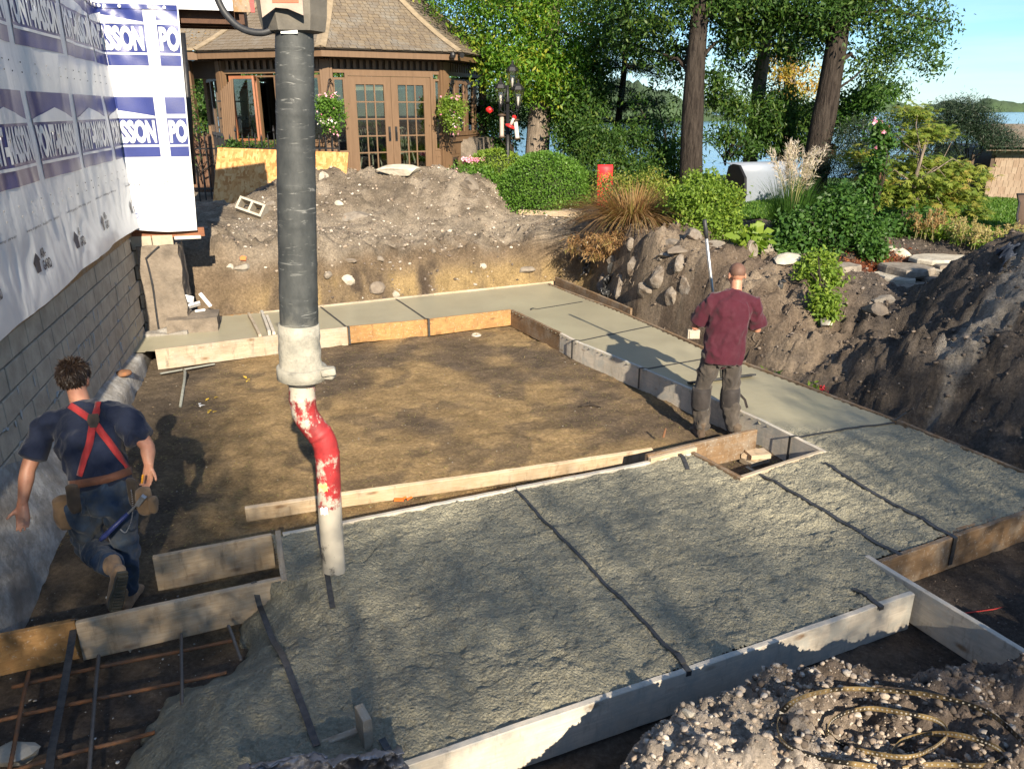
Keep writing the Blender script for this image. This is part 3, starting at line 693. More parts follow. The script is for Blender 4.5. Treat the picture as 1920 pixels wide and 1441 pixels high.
def on_wrap(name, items, mat, off, mx_=.05):
    """items: (verts in (x to the right, z), faces); x is minus s"""
    Vs, Fs, b = [], [], 0
    for v2, f in items:
        V2, F2 = split_long(v2, f, mx_); Vs.append(V2); Fs += [[i+b for i in q] for q in F2]; b += len(V2)
    V2 = np.concatenate(Vs); s = -V2[:, 0]; z = V2[:, 1]
    s2 = s + .13*(1-(z-wrap_z0(s))/(ZTOP-wrap_z0(s)))*sstep(-.3, -1, s)
    return link(name, mesh_np(name, wrap_pt(s2, z, off), np.array(Fs), True), mat, house)
def quad(x0, z0, x1, z1): return ([(x0, z0), (x1, z0), (x1, z1), (x0, z1)], [(0, 1, 2, 3)])
bands, ink = [], []
gv, gf = glyphs('PONT-MASSON', 1.0, 1.0, .055)
for row, zb in ((0, 2.62), (1, 3.72)):
    for i in range(-1, 8):
        x1 = .58 - 1.42*i; x0 = x1 - 1.26
        if i == -1: x0, x1 = .73, .985
        top = min(zb + .73, ZTOP - .005)
        white = [quad(x0, zb + .125, x1, zb + .150)]; bands.append((quad(x0, zb, x1, top), white))
        # roof-shaped white band above the lettering
        if zb + .60 < ZTOP:
            if i >= 0: white.append(([(x0, zb+.475), (x1, zb+.475), (x1, zb+.50), ((x0+x1)/2, zb+.60), (x0, zb+.50)], [(0,1,2,3,4)]))
            else: white.append(quad(x0, zb+.475, x1, zb+.525))
        if i >= 0: white.append((gv*np.array([1.21, .285]) + np.array([x0+.025, zb+.17]), gf))
        else:
            pv, pf = glyphs('PO', .24, .285, .055); white.append((pv + np.array([x0+.015, zb+.17]), pf))
for it in bands:
    bo = on_wrap('printed_band', [it[0]], MAT['wrap_blue'], .004); lo_ = on_wrap('lettering', it[1], MAT['wrap_white'], .0085); lo_.parent = bo
av, af = glyphs('AIR-', .15, .075, .02); bv, bf = glyphs('GARD', .20, .085, .02)
house_icon = ([(0, 0), (.10, 0), (.10, .09), (.13, .09), (.05, .16), (-.03, .09), (0, .09)], [(0,1,2,3,4,5,6)])
sv, sf = glyphs('www.air-gard.ca   building wrap   pare-air', 1.0, .028, .0)
for i in range(6):
    x = -.45 - 1.24*i + (.28 if i == 0 else 0); zb = 1.92
    ink.append((av + np.array([x, zb+.105]), af)); ink.append((bv + np.array([x+.01, zb]), bf))
    iv = np.array(house_icon[0]); ink.append((iv + np.array([x-.17, zb+.01]), house_icon[1]))
    ink.append((sv + np.array([x-.2, 2.26]), sf))
ink.append((sv*np.array([.42, 1]) + np.array([.02, 2.28]), sf)); ink.append((sv*np.array([.33, 1]) + np.array([.55, 2.29]), sf))
for k_ in range(0, len(ink)): on_wrap('printed_mark', [ink[k_]], MAT['wrap_ink'], .0045, .05)
nv, nf = glyphs('GARD', .16, .075, .02); rv, rf = glyphs('R', .06, .07, .02)
on_wrap('print_corner', [(nv + np.array([.02, 1.84]), nf), (rv + np.array([.03, 1.925]), rf)], MAT['wrap_blue'], .005)
# nail caps
m = MB(); rr = random.Random(9); simple('cap_white', (.8,.8,.8), None, 3, .4, bump=0); simple('nail_mat', (.25,.25,.26), None, 3, .5, bump=0)
for z in (3.5, 2.48, 3.58, 2.40):
    for i in range(24):
        s = -.85 + .31*i + rr.uniform(-.03,.03); p = wrap_pt(np.array([s]), np.array([z]), .004)[0]; m.tube([p, p + np.array(nW if s > .1 else uW)*.004], .007, 6)
no = m.obj('nails', MAT['nail_mat'], house); no['kind'] = 'stuff'
# blue hem along the top of the return with white cap nails
hem = [quad(-1.1, ZTOP-.055, .985, ZTOP+.0)]; on_wrap('top_hem', hem, MAT['wrap_blue'], .014)
cm = MB(); cm.tube([(0,0,0),(0,0,.008)], .019, 10); capm = cm.mesh('cap')
for i in range(8):
    s = .35 - .17*i; p = wrap_pt(np.array([s]), np.array([ZTOP-.028]), .018)[0]; o = link('cap_nail', capm, MAT['cap_white'], house, Vector(p)); o.rotation_euler = (uW if s < .1 else nW).to_track_quat('Z', 'Y').to_euler()
# storey above and its joisted overhang
m = MB(); m.box(hp(wallp(5.2, -.25, 4.56)), (10.6, .5, .26), RW); m.obj('upper_wall', MAT['wrap_white'], house)
m = MB(); m.box(hp(wallp(5.2, -.27, 3.05)), (10.6, .44, 2.74), RW); m.obj('wall_core', MAT['sill_wood'], house)
m = MB(); m.box(hp(wallp(-.03, .43, 3.05)), (.05, .86, 2.70), RW); m.obj('return_wall_core', MAT['sill_red'], house)
m = MB(); m.box(hp(wallp(.06, .82, 4.52)), (.03, 1.66, .28), RW); m.obj('overhang_wrap', MAT['wrap_white'], house)
m = MB(); m.box(hp(wallp(-.5, .90, 4.56)), (1.05, 1.70, .20), RW); m.obj('overhang_deck', MAT['sill_red'], house)
wood('dark_joist', (.11,.055,.03), (.06,.03,.02))
for i in range(3):
    j = MB(); j.box((0,0,0), (.05, 1.5, .20)); o = j.obj('joist', MAT['dark_joist'], house, loc=hp(wallp(-.12 - .36*i, .98, 4.34))); o.rotation_euler = RW.to_euler()
j = MB(); j.box((0,0,0), (1.0, .06, .24)); o = j.obj('rim_joist', MAT['dark_joist'], house, loc=hp(wallp(-.48, 1.74, 4.35))); o.rotation_euler = RW.to_euler()
simple('red_paint', (.55,.05,.045), (.4,.04,.035), 9, .5)
j = MB(); j.box((0,0,0), (.035, .20, .20)); o = j.obj('lumber_end', MAT['sill_wood'], house, loc=hp(wallp(.05, 1.755, 4.47))); o.rotation_euler = RW.to_euler()
j = MB(); j.box((0,0,0), (.04, .05, .20)); o = j.obj('painted_end', MAT['red_paint'], house, loc=hp(wallp(.05, 1.885, 4.47))); o.rotation_euler = RW.to_euler()

# ================================================================== FORMWORK
wood('form_pale', (.45,.375,.275), (.30,.235,.165), stain=True, stain_amt=.35, stain_col=(.34,.33,.29))
wood('form_white', (.60,.54,.45), (.45,.40,.33), stain=True, stain_amt=.75, stain_col=(.36,.36,.33), knots=True)
wood('form_brown', (.24,.155,.085), (.14,.088,.05), stain=True, stain_amt=.35, stain_col=(.28,.26,.22))
wood('form_gold', (.44,.255,.10), (.27,.145,.055), grain=(3, 8, 8), stain=True, stain_amt=.35, stain_col=(.24,.14,.06))
wood('raw_plank', (.56,.44,.30), (.40,.29,.18), stain=True, stain_amt=.2, stain_col=(.5,.48,.42))
def warp_board(L_, T, Hh, seed, cut_end=0.0):
    n = max(3, int(L_/.12)); rr = random.Random(seed); m = MB(); vs = []
    for i in range(n+1):
        x = -L_/2 + L_*i/n; wy = .004*sin(x*2.1+seed) + rr.uniform(-.0012,.0012); wz = .003*sin(x*1.7+seed*2); b = .004
        tz = Hh/2 + rr.uniform(-.002,.0015); bz = -Hh/2 + rr.uniform(-.003,.002)
        if i == n and cut_end: bz = Hh/2 - (Hh - cut_end)
        for (yy, zz) in ((-T/2+b, bz), (T/2-b, bz), (T/2, bz+b), (T/2, tz-b), (T/2-b, tz), (-T/2+b, tz), (-T/2, tz-b), (-T/2, bz+b)): vs.append((x, yy+wy, zz+wz))
    k = 8; fs = [(i*k+j, i*k+(j+1)%k, (i+1)*k+(j+1)%k, (i+1)*k+j) for i in range(n) for j in range(k)] + [tuple(range(k)), tuple(n*k+j for j in range(k))[::-1]]
    m.add(vs, fs); return m.mesh('board')
_bs = [0]
def board(a, b, mat, parent=None, name='board', h=.27, th=.04, top=ZT, side=0.0, label=None, gap=.003, tilt=0.0, cut=0.0, ztop2=None):
    """a, b: ends of the top edge seen in the picture; side shifts the plank across by that many thicknesses"""
    a = Vector((a.x, a.y, 0)); b = Vector((b.x, b.y, 0)); d = b - a; L_ = d.length - gap*2; n = Vector((-d.y, d.x, 0)).normalized()
    _bs[0] += 1; me = warp_board(L_, th, h, _bs[0], cut); o = link(name, me, mat)
    c = (a + b)/2 + n*side*th
    zt2 = top if ztop2 is None else ztop2
    c.z = (top + zt2)/2 - h/2
    o.location = c; o.rotation_euler = (tilt, -math.atan2(zt2 - top, d.length), math.atan2(d.y, d.x))
    if parent is not None:
        bpy.context.view_layer.update(); o.parent = parent; o.matrix_parent_inverse = parent.matrix_basis.inverted()
    if label: o['label'] = label
    return o
def lerp(a, b, t_): return a + (b - a)*t_
# -- inner form: L of planks along the far and right sides of the earth floor
f_in = empty('inner_form', K['far_in_r'] * 1, label='inner plank formwork round the earth floor, behind the hose and left of the maroon shirt', cat='formwork', group='timber forms holding the wet concrete'); f_in.location.z = 0
board(K['far_in_l'], K['far_in_m'], MAT['form_pale'], f_in, label='long pale plank left of and behind the hose', h=.27)
board(K['far_in_m'], K['far_in_m2'], MAT['form_gold'], f_in, label='orange wood panel right of the hose', h=.25)
board(K['far_in_m2'], K['far_in_r'], MAT['form_gold'], f_in, label='orange plank at the far corner', h=.25)
board(K['far_in_r'], K['a_in_1'], MAT['form_brown'], f_in, label='brown plank at the start of the right run', side=.5)
board(K['a_in_1'], K['a_in_2'], MAT['form_white'], f_in, side=.5)
board(K['a_in_2'], K['a_in_3'], MAT['form_white'], f_in, side=.5, h=.29)
board(K['a_in_3'], K['a_in_4'], MAT['form_white'], f_in, side=.5, h=.29)
board(K['a_in_4'], K['a_in_n'], MAT['form_white'], f_in, side=.5, h=.29, top=.302)
# -- outer form along the bank
f_out = empty('outer_form', K['a_out_f'] * 1, label='thin edged outer formwork along the far bank and the dark right bank', cat='formwork', group='timber forms holding the wet concrete'); f_out.location.z = 0
board(lerp(K['far_out_ll'], K['far_out_l'], .0), lerp(K['far_out_ll'], K['far_out_l'], .36), MAT['form_gold'], f_out, side=.5, h=.24, top=.285)
board(K['far_out_l'] - (Of - K['far_out_l'])*.22, lerp(K['far_out_l'], Of, .45), MAT['form_pale'], f_out, side=.5)
board(lerp(K['far_out_l'], Of, .45), Of + Vector((.12, .06, 0)), MAT['raw_plank'], f_out, side=.5)
board(K['a_out_f'], K['a_out_1'], MAT['form_brown'], f_out, side=.5); board(K['a_out_1'], K['a_out_2'], MAT['form_brown'], f_out, side=.5)
board(K['a_out_2'], K['a_out_3'], MAT['form_brown'], f_out, side=.5); board(K['a_out_3'], Vector((4.50, 5.62, 0)), MAT['form_brown'], f_out, side=.5)
board(K['a_out_f'] + Vector((.13, .10, 0)), K['a_out_1'] + Vector((.16, .04, 0)), MAT['form_brown'], f_out, top=.40, ztop2=.33, side=.5, label='second brown plank leaning behind the first')
# -- front form
f_fr = empty('front_form', lerp(K['front_l'], K['front_r'], .5), label='long pale formwork along the front edge of the rough concrete', cat='formwork', group='timber forms holding the wet concrete'); f_fr.location.z = 0
board(K['front_l'], K['front_r'] + (K['front_r']-K['front_l'])*-.004, MAT['form_white'], f_fr, side=-.5, label='long whitish front plank')
board(PZ(420,1452,ZT), PZ(668,1360,ZT), MAT['form_pale'], f_fr, side=-.5)
board(K['jog_t'] + Vector((-.02,.03,0)), K['jog_e'] + (K['jog_e']-K['jog_t'])*.12, MAT['form_white'], f_fr, side=.5, top=.312, label='whitish plank running off to the right')
board(K['jog_t'] + Vector((.05,.0,0)), K['jog_b'] + (K['jog_b']-K['jog_t'])*.48, MAT['form_brown'], f_fr, side=-.5, label='weathered brown plank on the right')
board(lerp(K['jog_t'], K['jog_b'], .45), K['jog_b'] + (K['jog_b']-K['jog_t'])*.48, MAT['form_brown'], f_fr, side=.6, top=.29)
board(PZ(672,1325,.42), PZ(690,1357,.42), MAT['form_pale'], f_fr, top=.44, h=.5, th=.045, label='upright plank stub')
# -- inner edge of the front strip and the two little boxes
f_mid = empty('middle_form', lerp(K['mid_l'], K['mid_r'], .5), label='pale formwork whose top edge lines the back of the rough concrete strip', cat='formwork', group='timber forms holding the wet concrete'); f_mid.location.z = 0
board(K['mid_l'], lerp(K['mid_l'], K['mid_r'], .52), MAT['form_white'], f_mid, side=.5); board(lerp(K['mid_l'], K['mid_r'], .52), K['mid_r'], MAT['form_white'], f_mid, side=.5)
f_bx = empty('box_form', K['bx_l'] * 1, label='small square box of brown planks at the feet of the man in maroon', cat='formwork', group='timber forms holding the wet concrete'); f_bx.location.z = 0
board(K['mid_r'] + Vector((0,.03,0)), K['bx_l'], MAT['form_brown'], f_bx, side=.5, top=.305)
board(K['bx_l'], K['a_in_n'], MAT['form_pale'], f_bx, side=.5, top=.304)
_p1, _p2 = PZ(1212,852,.34), PZ(1418,803,.34)
board(_p1, _p2, MAT['form_brown'], f_bx, side=.0, top=.34, h=.27, label='brown back plank of the box')
board(_p1 + (_p2-_p1)*.0 + Vector((.02,-.05,0)), _p1 + (_p2-_p1)*.40 + Vector((.02,-.05,0)), MAT['raw_plank'], f_bx, side=0, top=.335, h=.09)
f_lb = empty('side_form', K['box_br'] * 1, label='pale formwork box left of the hose tip with a plank running to the left edge', cat='formwork', group='timber forms holding the wet concrete'); f_lb.location.z = 0
board(K['box_tl'], K['box_tr'], MAT['raw_plank'], f_lb, side=.5, h=.27, label='clean pale plank with one free end')
board(K['box_tr'] + Vector((.01,.05,0)), K['box_br'] + Vector((.0,-.03,0)), MAT['form_pale'], f_lb, side=.5, top=.31)
board(K['box_bl'], K['box_br'], MAT['raw_plank'], f_lb, side=.5, label='long pale plank splashed with concrete')
board(K['box_ll'], K['box_bl'], MAT['form_gold'], f_lb, side=.7, h=.27, label='dark golden plank at the left edge')
# short pieces where the far run stops left of the hose
f_st = empty('stop_form', PZ(500,610,ZT), label='short plank ends closing the far concrete run left of the hose', cat='formwork', group='timber forms holding the wet concrete'); f_st.location.z = 0
board(PZ(466,586,.34), PZ(487,626,.34), MAT['form_pale'], f_st, top=.34, h=.2); board(PZ(490,582,.36), PZ(505,620,.36), MAT['form_white'], f_st, top=.37, h=.24); board(PZ(500,590,.34), PZ(514,622,.34), MAT['form_white'], f_st, top=.34, h=.2)
# loose planks
pl = board(PZ(458,948,.16), PZ(1222,838,.16), MAT['raw_plank'], None, 'loose_plank', h=.145, th=.04, top=.155, tilt=R(16))
tag(pl, 'long loose pale plank lying on the earth floor behind the concrete strip', 'plank')
fb = PY(978,396,15.9); fb2 = PY(1086,403,15.3)
pl = board(fb, fb2, MAT['raw_plank'], None, 'loose_plank', h=.10, th=.3, top=fb.z+.05, ztop2=fb2.z+.07)
tag(pl, 'short brown plank lying on the ground at the foot of the round hedge', 'plank')
for i, (px, py, a, z) in enumerate(((1415,862,.5,.06),(1412,851,.9,.11),(1420,850,.2,.14))):
    o = link('wood_scrap', warp_board(.24 - .02*i, .15, .045, 60+i), MAT['raw_plank'] if i else MAT['form_pale'], None, PZ(px, py, z)); o.rotation_euler = (0, 0, a)
    tag(o, ['lowest wood offcut of the pile inside the small box', 'middle wood offcut of the pile inside the small box', 'topmost wood offcut of the pile inside the small box'][i], 'offcut', 'wood offcuts in the box')

# ------------------------------------------------------------------ form ties: black perforated straps over the concrete
simple('tie_mat', (.035,.037,.042), (.09,.09,.088), 24, .5, metal=.4, bump=.2)
GT = 'black straps tying the form sides together'
def strap(pts, label, w=.035, lift=True):
    m = MB(); ps = []
    for i, p in enumerate(pts): ps.append(Vector(p))
    dn = []
    for i in range(len(ps)-1):
        for q in np.linspace(0, 1, 13)[:-1]: dn.append(lerp(ps[i], ps[i+1], float(q)))
    dn.append(ps[-1])
    if lift:
        X_ = np.array([p.x for p in dn]); Y_ = np.array([p.y for p in dn]); inn_ = np.zeros(len(dn), bool)
        for r_ in ring: inn_ |= inside(X_, Y_, r_)
        zc = np.max([conc_z(X_ + a, Y_ + b)[0] for a in (-.02, 0, .02) for b in (-.02, 0, .02)], axis=0)
        for i, p in enumerate(dn):
            if inn_[i] and p.z < .36: p.z = max(p.z, zc[i] + .003)
        for it in range(5):
            zz_ = [p.z for p in dn]
            for i in range(1, len(dn)-1):
                if inn_[i] and zz_[i] < .36: dn[i].z = (zz_[i-1] + 2*zz_[i] + zz_[i+1])/4
    c = ps[0]; d = dn[-1] - dn[0]; side = Vector((-d.y, d.x, 0))
    m.ribbon([p - c for p in dn], w, .004, side); o = m.obj('form_tie', MAT['tie_mat'], None, loc=c); return tag(o, label, 'strap', GT)
def cz(p, dz=.006): 
    z = conc_z(np.array([p.x]), np.array([p.y]))[0][0]; return Vector((p.x, p.y, max(z, .0) + dz))
def hooked(p, q, dz=.006, zt=ZT, dn=.2, out=None):
    """from the face of one board over its top, then along the concrete to q"""
    d = Vector((p.x-q.x, p.y-q.y, 0)).normalized(); 
    return [Vector((p.x, p.y, zt-dn)) + d*.046, Vector((p.x, p.y, zt+.004)) + d*.046, Vector((p.x, p.y, zt+.005)) - d*.01] + [cz(lerp(p, q, s_), dz) for s_ in (.08, .3, .5, .7, .9, 1)]
P3 = lambda x, y: PZ(x, y, ZT)
strap(hooked(P3(590,1388), P3(482,1098), .02, dn=.06) + [P3(476,1092) + Vector((0,0,.01))], 'strap across the slumping edge of the concrete, left of the hose tip')
strap([P3(140,1163) + Vector((0,0,.01)), PZ(140,1165,.26), PZ(120,1290,.16), PZ(98,1400,.12), PZ(88,1470,.12)], 'black bar running from the left plank over the rusty rods towards the camera', .04)
strap(hooked(P3(745,1427), P3(716,1385), .015, dn=.10), 'short strap end hooked over the near left end of the front plank')
strap(hooked(P3(1283,1248), P3(1262,1224), .02, dn=.03), 'strap end lapped over the middle of the front plank')
strap([cz(lerp(P3(962,912), P3(1262,1224), s_), .004) for s_ in np.linspace(0, 1, 10)], 'long strap half sunk in the rough concrete from the middle of the back edge', .024)
strap(hooked(P3(1642,1130), P3(1600,1102), .012, dn=.02), 'strap end lapped over the right end of the front plank')
strap([P3(596,985) + Vector((0,0,.01))] + [cz(lerp(P3(596,985), P3(624,1142), s_), .003 - .012*s_) for s_ in np.linspace(.08, 1, 6)], 'strap half sunk in the concrete directly behind the hose tip')
strap(hooked(P3(1678,1034), P3(1400,872), .002, dn=.2), 'strap from the brown right plank to the small box')
strap(hooked(P3(1782,1003), P3(1545,868), .001, dn=.22), 'strap over the brown right plank furthest to the right')
strap([P3(1268,848) + Vector((0,0,.012)), P3(1280,858) + Vector((0,0,.015)), cz(P3(1290,876), .01)], 'short strap bent over the back edge beside the small box')
def crossing(p, q, label, dn=.25, w=.03): strap(hooked(p, q, .003, dn=dn), label, w)
crossing(P3(652,612), P3(600,572), 'strap over the pale far plank just right of the hose')
crossing(P3(802,598), P3(742,558), 'strap over the orange far planks')
crossing(P3(1000,578), P3(1092,563), 'strap over the brown plank at the far corner')
crossing(P3(1078,638), P3(1226,608), 'strap over the second plank of the right run')
crossing(P3(1205,690), P3(1330,668), 'strap just left of the man in maroon')
crossing(P3(1489,818), P3(1678,788), 'strap over the right run in front of the small box', .27)
P_ = [PZ(1678,788,.31), PZ(1700,772,.36), PZ(1712,765,.45)]
strap(P_, 'bent tail of strap rising off the outer form towards the dark bank', .02)
for i, (px, py) in enumerate(((1288,1274),(1627,1172))):
    a = PZ(px, py, .16); d = (K['front_r']-K['front_l']).normalized(); nrm = Vector((d.y, -d.x, 0)); base = lerp(K['front_l'], K['front_r'], .0)
    s_ = (a - K['front_l']).dot(d); q = K['front_l'] + d*s_ + nrm*.043; q.z = 0
    strap([Vector((q.x, q.y, .17)), Vector((q.x, q.y, .10)), Vector((q.x, q.y, .02))], ['black strap tail on the front face of the front plank, below the middle', 'black strap tail on the front face of the front plank, near its right end'][i], .022)

# ------------------------------------------------------------------ reinforcing rods
t = NT('rust'); wv = t.coord('World'); c = t.mix(t.ramp(t.noise(wv, 9, 6, .7), [(.35, 0.), (.65, 1.)]), (.26,.11,.045), (.12,.075,.05)); t.bsdf(c, .85, 0, t.bump(t.noise(wv, 120, 3), .4, .004), .3)
simple('steel_grey', (.17,.15,.13), (.12,.10,.085), 12, .6, metal=.3, coords='World')
def rebar(a, b, label, r=.011, mat='rust'):
    a, b = Vector(a), Vector(b); n = int((b-a).length/.016); m = MB(); pts = []; rs = []
    for i in range(n+1):
        q = i/n; p = lerp(a, b, q) - a; p.z += .008*sin(q*5); pts.append(p); rs.append(r*(1.12 if i % 2 else .92))
    m.tube(pts, rs, 8); o = m.obj('rebar', MAT[mat], None, True, loc=a); return tag(o, label, 'rebar', 'reinforcing rods in the open trench')
zr = .085
rebar(PZ(22,1288,zr), PZ(436,1198,zr), 'rusty rod lying farthest back, just below the long pale plank')
rebar(PZ(-60,1364,zr), PZ(425,1258,zr), 'middle rusty rod lying lengthwise in the open trench')
rebar(PZ(20,1446,zr), PZ(290,1370,zr), 'nearest rusty rod lying lengthwise in the open trench')
rebar(PZ(340,1188,zr+.03), PZ(341,1318,zr+.03), 'grey brown cross rod nearest the wet concrete', .010, 'steel_grey')
rebar(PZ(185,1228,zr+.03), PZ(164,1470,zr+.03), 'grey cross rod second from the wet concrete', .011, 'steel_grey')
rebar(PZ(55,1258,zr+.03), PZ(14,1455,zr+.03), 'rusty cross rod farthest left in the trench', .011)
rebar(PZ(428,1172,zr+.12), PZ(452,1236,zr+.05), 'short grey rod half buried in the concrete slump', .010, 'steel_grey')
# ================================================================== GARDEN PAVILION
t = NT('pav_wood'); wv = t.coord('World'); mpz = t.coord('World', (9, 9, 1.2)); c = t.mix(t.ramp(t.noise(mpz, 2.4, 6, .6), [(.3, 0.), (.7, 1.)]), (.158,.096,.054), (.122,.073,.040))
t.bsdf(c, .5, 0, t.bump(t.noise(mpz, 9, 5), .12, .005), .35)
simple('pav_dark', (.075,.045,.024), (.05,.03,.018), 6, .6, coords='World')
simple('sash_red', (.30,.115,.055), (.24,.09,.04), 5, .45, coords='World')
t = NT('glass'); g1 = t.n('BsdfTransparent'); g1.inputs[0].default_value = (.60,.64,.61,1); g2 = t.n('BsdfGlossy'); g2.inputs['Roughness'].default_value = .01; g2.inputs['Color'].default_value = (1,1,1,1)
fr = t.n('Fresnel'); fr.inputs['IOR'].default_value = 1.6; ms = t.n('MixShader'); t.l(t.math('ADD', t.math('MULTIPLY', fr.outputs[0], 1.3), .03), ms.inputs[0]); t.l(g1.outputs[0], ms.inputs[1]); t.l(g2.outputs[0], ms.inputs[2]); t.l(ms.outputs[0], t.out.inputs['Surface'])
simple('iron', (.02,.02,.022), (.035,.035,.036), 20, .45, metal=.5)
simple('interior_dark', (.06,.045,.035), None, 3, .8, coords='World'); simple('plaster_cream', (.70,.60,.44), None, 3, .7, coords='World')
t = NT('shingle_mat'); rnd = t.rand(); tc = t.coord('World', (1, 1, 1)); g = t.noise(t.coord('Object', (40, 3, 3)), 2, 5, .6)
c = t.mix(t.ramp(rnd, [(0, 0.), (1, 1.)]), (.235,.185,.125), (.155,.125,.095)); c = t.mix(t.ramp(g, [(.35, 0.), (.7, .6)]), c, (.10,.08,.06)); c = t.mix(t.ramp(t.noise(tc, 2.2, 4), [(.5, 0.), (.7, .6)]), c, (.20,.19,.17))
t.bsdf(c, .9, 0, t.bump(g, .35, .006), .2)
PC = Vector((-4.1, 20.5, 0)); PRAD = 3.4; PZ0 = 1.74
def oc(k, r=PRAD): a = R(4.5 + 45*k); return Vector((PC.x + r*cos(a), PC.y + r*sin(a), 0))
pav = empty('garden_pavilion', (PC.x, PC.y, PZ0), label='brown eight sided wooden garden pavilion with shingled roof and glazed double doors', cat='pavilion')
PO_ = Vector((PC.x, PC.y, PZ0))
def facet(k, r=PRAD):
    """left corner seen from outside, along, inward"""
    a, b = oc(k, r), oc(k+1, r); e = (b - a).normalized(); inn = Vector((-e.y, e.x, 0)); return a, e, inn, (b-a).length
def fbox(mb, F, u0, u1, z0, z1, y0, y1):
    a, e, inn, L_ = F; M = Matrix((e, inn, Vector((0,0,1)))).transposed()
    mb.box(a + e*((u0+u1)/2) + inn*((y0+y1)/2) + Vector((0,0,(z0+z1)/2)) - PO_, (abs(u1-u0), abs(y1-y0), abs(z1-z0)), M)
def part(name, F, boxes, mat='pav_wood', parent=pav, label=None):
    m = MB()
    for b in boxes: fbox(m, F, *b)
    o = m.obj(name, MAT[mat], parent)
    if label: o['label'] = label
    return o
ZH0, ZH1 = 3.90, 4.18
def frame_boxes(u0, u1, z0, z1, w=.05, y0=-.03, y1=.05): return [(u0,u1,z1-w,z1,y0,y1),(u0,u1,z0,z0+w,y0,y1),(u0,u0+w,z0+w,z1-w,y0,y1),(u1-w,u1,z0+w,z1-w,y0,y1)]
def window(F, u0, u1, z0, z1, mat='pav_wood', w=.05, name='window'):
    fr_ = part(name, F, frame_boxes(u0, u1, z0, z1, w), mat); part('pane', F, [(u0+w*.8,u1-w*.8,z0+w*.8,z1-w*.8,.005,.011)], 'glass', fr_); return fr_
def slats(F, L_, n):
    for i in range(n):
        u = .12 + (L_-.24)*(i+.5)/n; part('slat', F, [(u-.035,u+.035,ZH0+.09,ZH1+.02,-.012,.012)])
for k in range(8):
    F = facet(k); L_ = F[3]; front = k in (5, 6, 7)
    part('frieze_rail', F, [(.07,L_-.07,ZH0+.02,ZH0+.10,-.03,.04)]); part('header', F, [(.05,L_-.05,ZH1,ZH1+.14,-.02,.10)], 'pav_dark')
    if front: slats(F, L_, {5: 15, 6: 17, 7: 17}[k]); part('frieze_backing', F, [(.08,L_-.08,ZH0+.1,ZH1,.045,.06)], 'pav_dark')
    a = oc(k); m = MB(); e0 = facet(k)[1]; ang = math.atan2(e0.y, e0.x) - R(22.5)
    for (dx, w_) in ((0, .14), (-.10, .055), (.10, .055)):
        M = Matrix.Rotation(ang, 3, 'Z'); m.box(a + M @ Vector((dx, .01 if dx else -.01, 0)) + Vector((0,0,(PZ0+ZH1)/2)) - PO_, (w_, .10, ZH1-PZ0), M)
    m.obj('corner_post', MAT['pav_wood'], pav)
# door side
F = facet(6); L_ = F[3]; DT = 3.86; U0, UM, U1 = .44, 1.365, 2.29-.02
part('door_frame', F, [(U0-.07,U0-.005,PZ0,DT+.06,-.035,.06),(U1+.005,U1+.07,PZ0,DT+.06,-.035,.06),(U0-.005,U1+.005,DT+.005,DT+.06,-.035,.06)])
for (u0, u1, hs) in ((U0, UM-.003, 1), (UM+.003, U1, -1)):
    st, gt, gb = .155, DT-.16, 1.97; g0, g1_ = u0+st, u1-st
    d = part('door', F, [(u0,g0,PZ0+.02,DT,-.02,.03),(g1_,u1,PZ0+.02,DT,-.02,.03),(g0,g1_,gt,DT,-.02,.03),(g0,g1_,PZ0+.02,gb,-.02,.03)], label='left glazed door leaf' if hs == 1 else 'right glazed door leaf')
    for i in range(1, 3): u = g0 + (g1_-g0)*i/3; part('muntin', F, [(u-.014,u+.014,gb,gt,-.016,.022)], parent=d)
    for j in range(1, 5): z = gb + (gt-gb)*j/5; part('muntin', F, [(g0,g1_,z-.014,z+.014,-.0185,.0245)], parent=d)
    for i in range(3):
        for j in range(5):
            pu0, pu1 = g0 + (g1_-g0)*i/3 + .012, g0 + (g1_-g0)*(i+1)/3 - .012; z0_, z1_ = gb + (gt-gb)*j/5 + .012, gb + (gt-gb)*(j+1)/5 - .012
            part('pane', F, [(pu0,pu1,z0_,z1_,.000,.006)], 'glass', d)
    uh = UM - .075 if hs == 1 else UM + .075
    hm = MB(); fbox(hm, F, uh-.025, uh+.025, 2.55, 2.85, -.034, -.0205); fbox(hm, F, uh-.012, uh+.012, 2.60, 2.74, -.085, -.055); fbox(hm, F, uh-.01, uh+.01, 2.60, 2.625, -.06, -.03); fbox(hm, F, uh-.01, uh+.01, 2.715, 2.74, -.06, -.03)
    hm.obj('handle', MAT['iron'], d)
part('blind', F, [(U0+.14,UM-.14,3.585,3.69,.06,.07)], 'plaster_cream')
for (u0, u1) in ((.10, .37), (2.345, 2.52)):
    window(F, u0, u1, 2.33, 3.83, w=.045); part('knee_panel', F, [(u0,u1,PZ0,2.325,-.02,.03)]); part('panel_trim', F, frame_boxes(u0+.02, u1-.02, PZ0+.12, 2.22, .03, -.032, -.021))
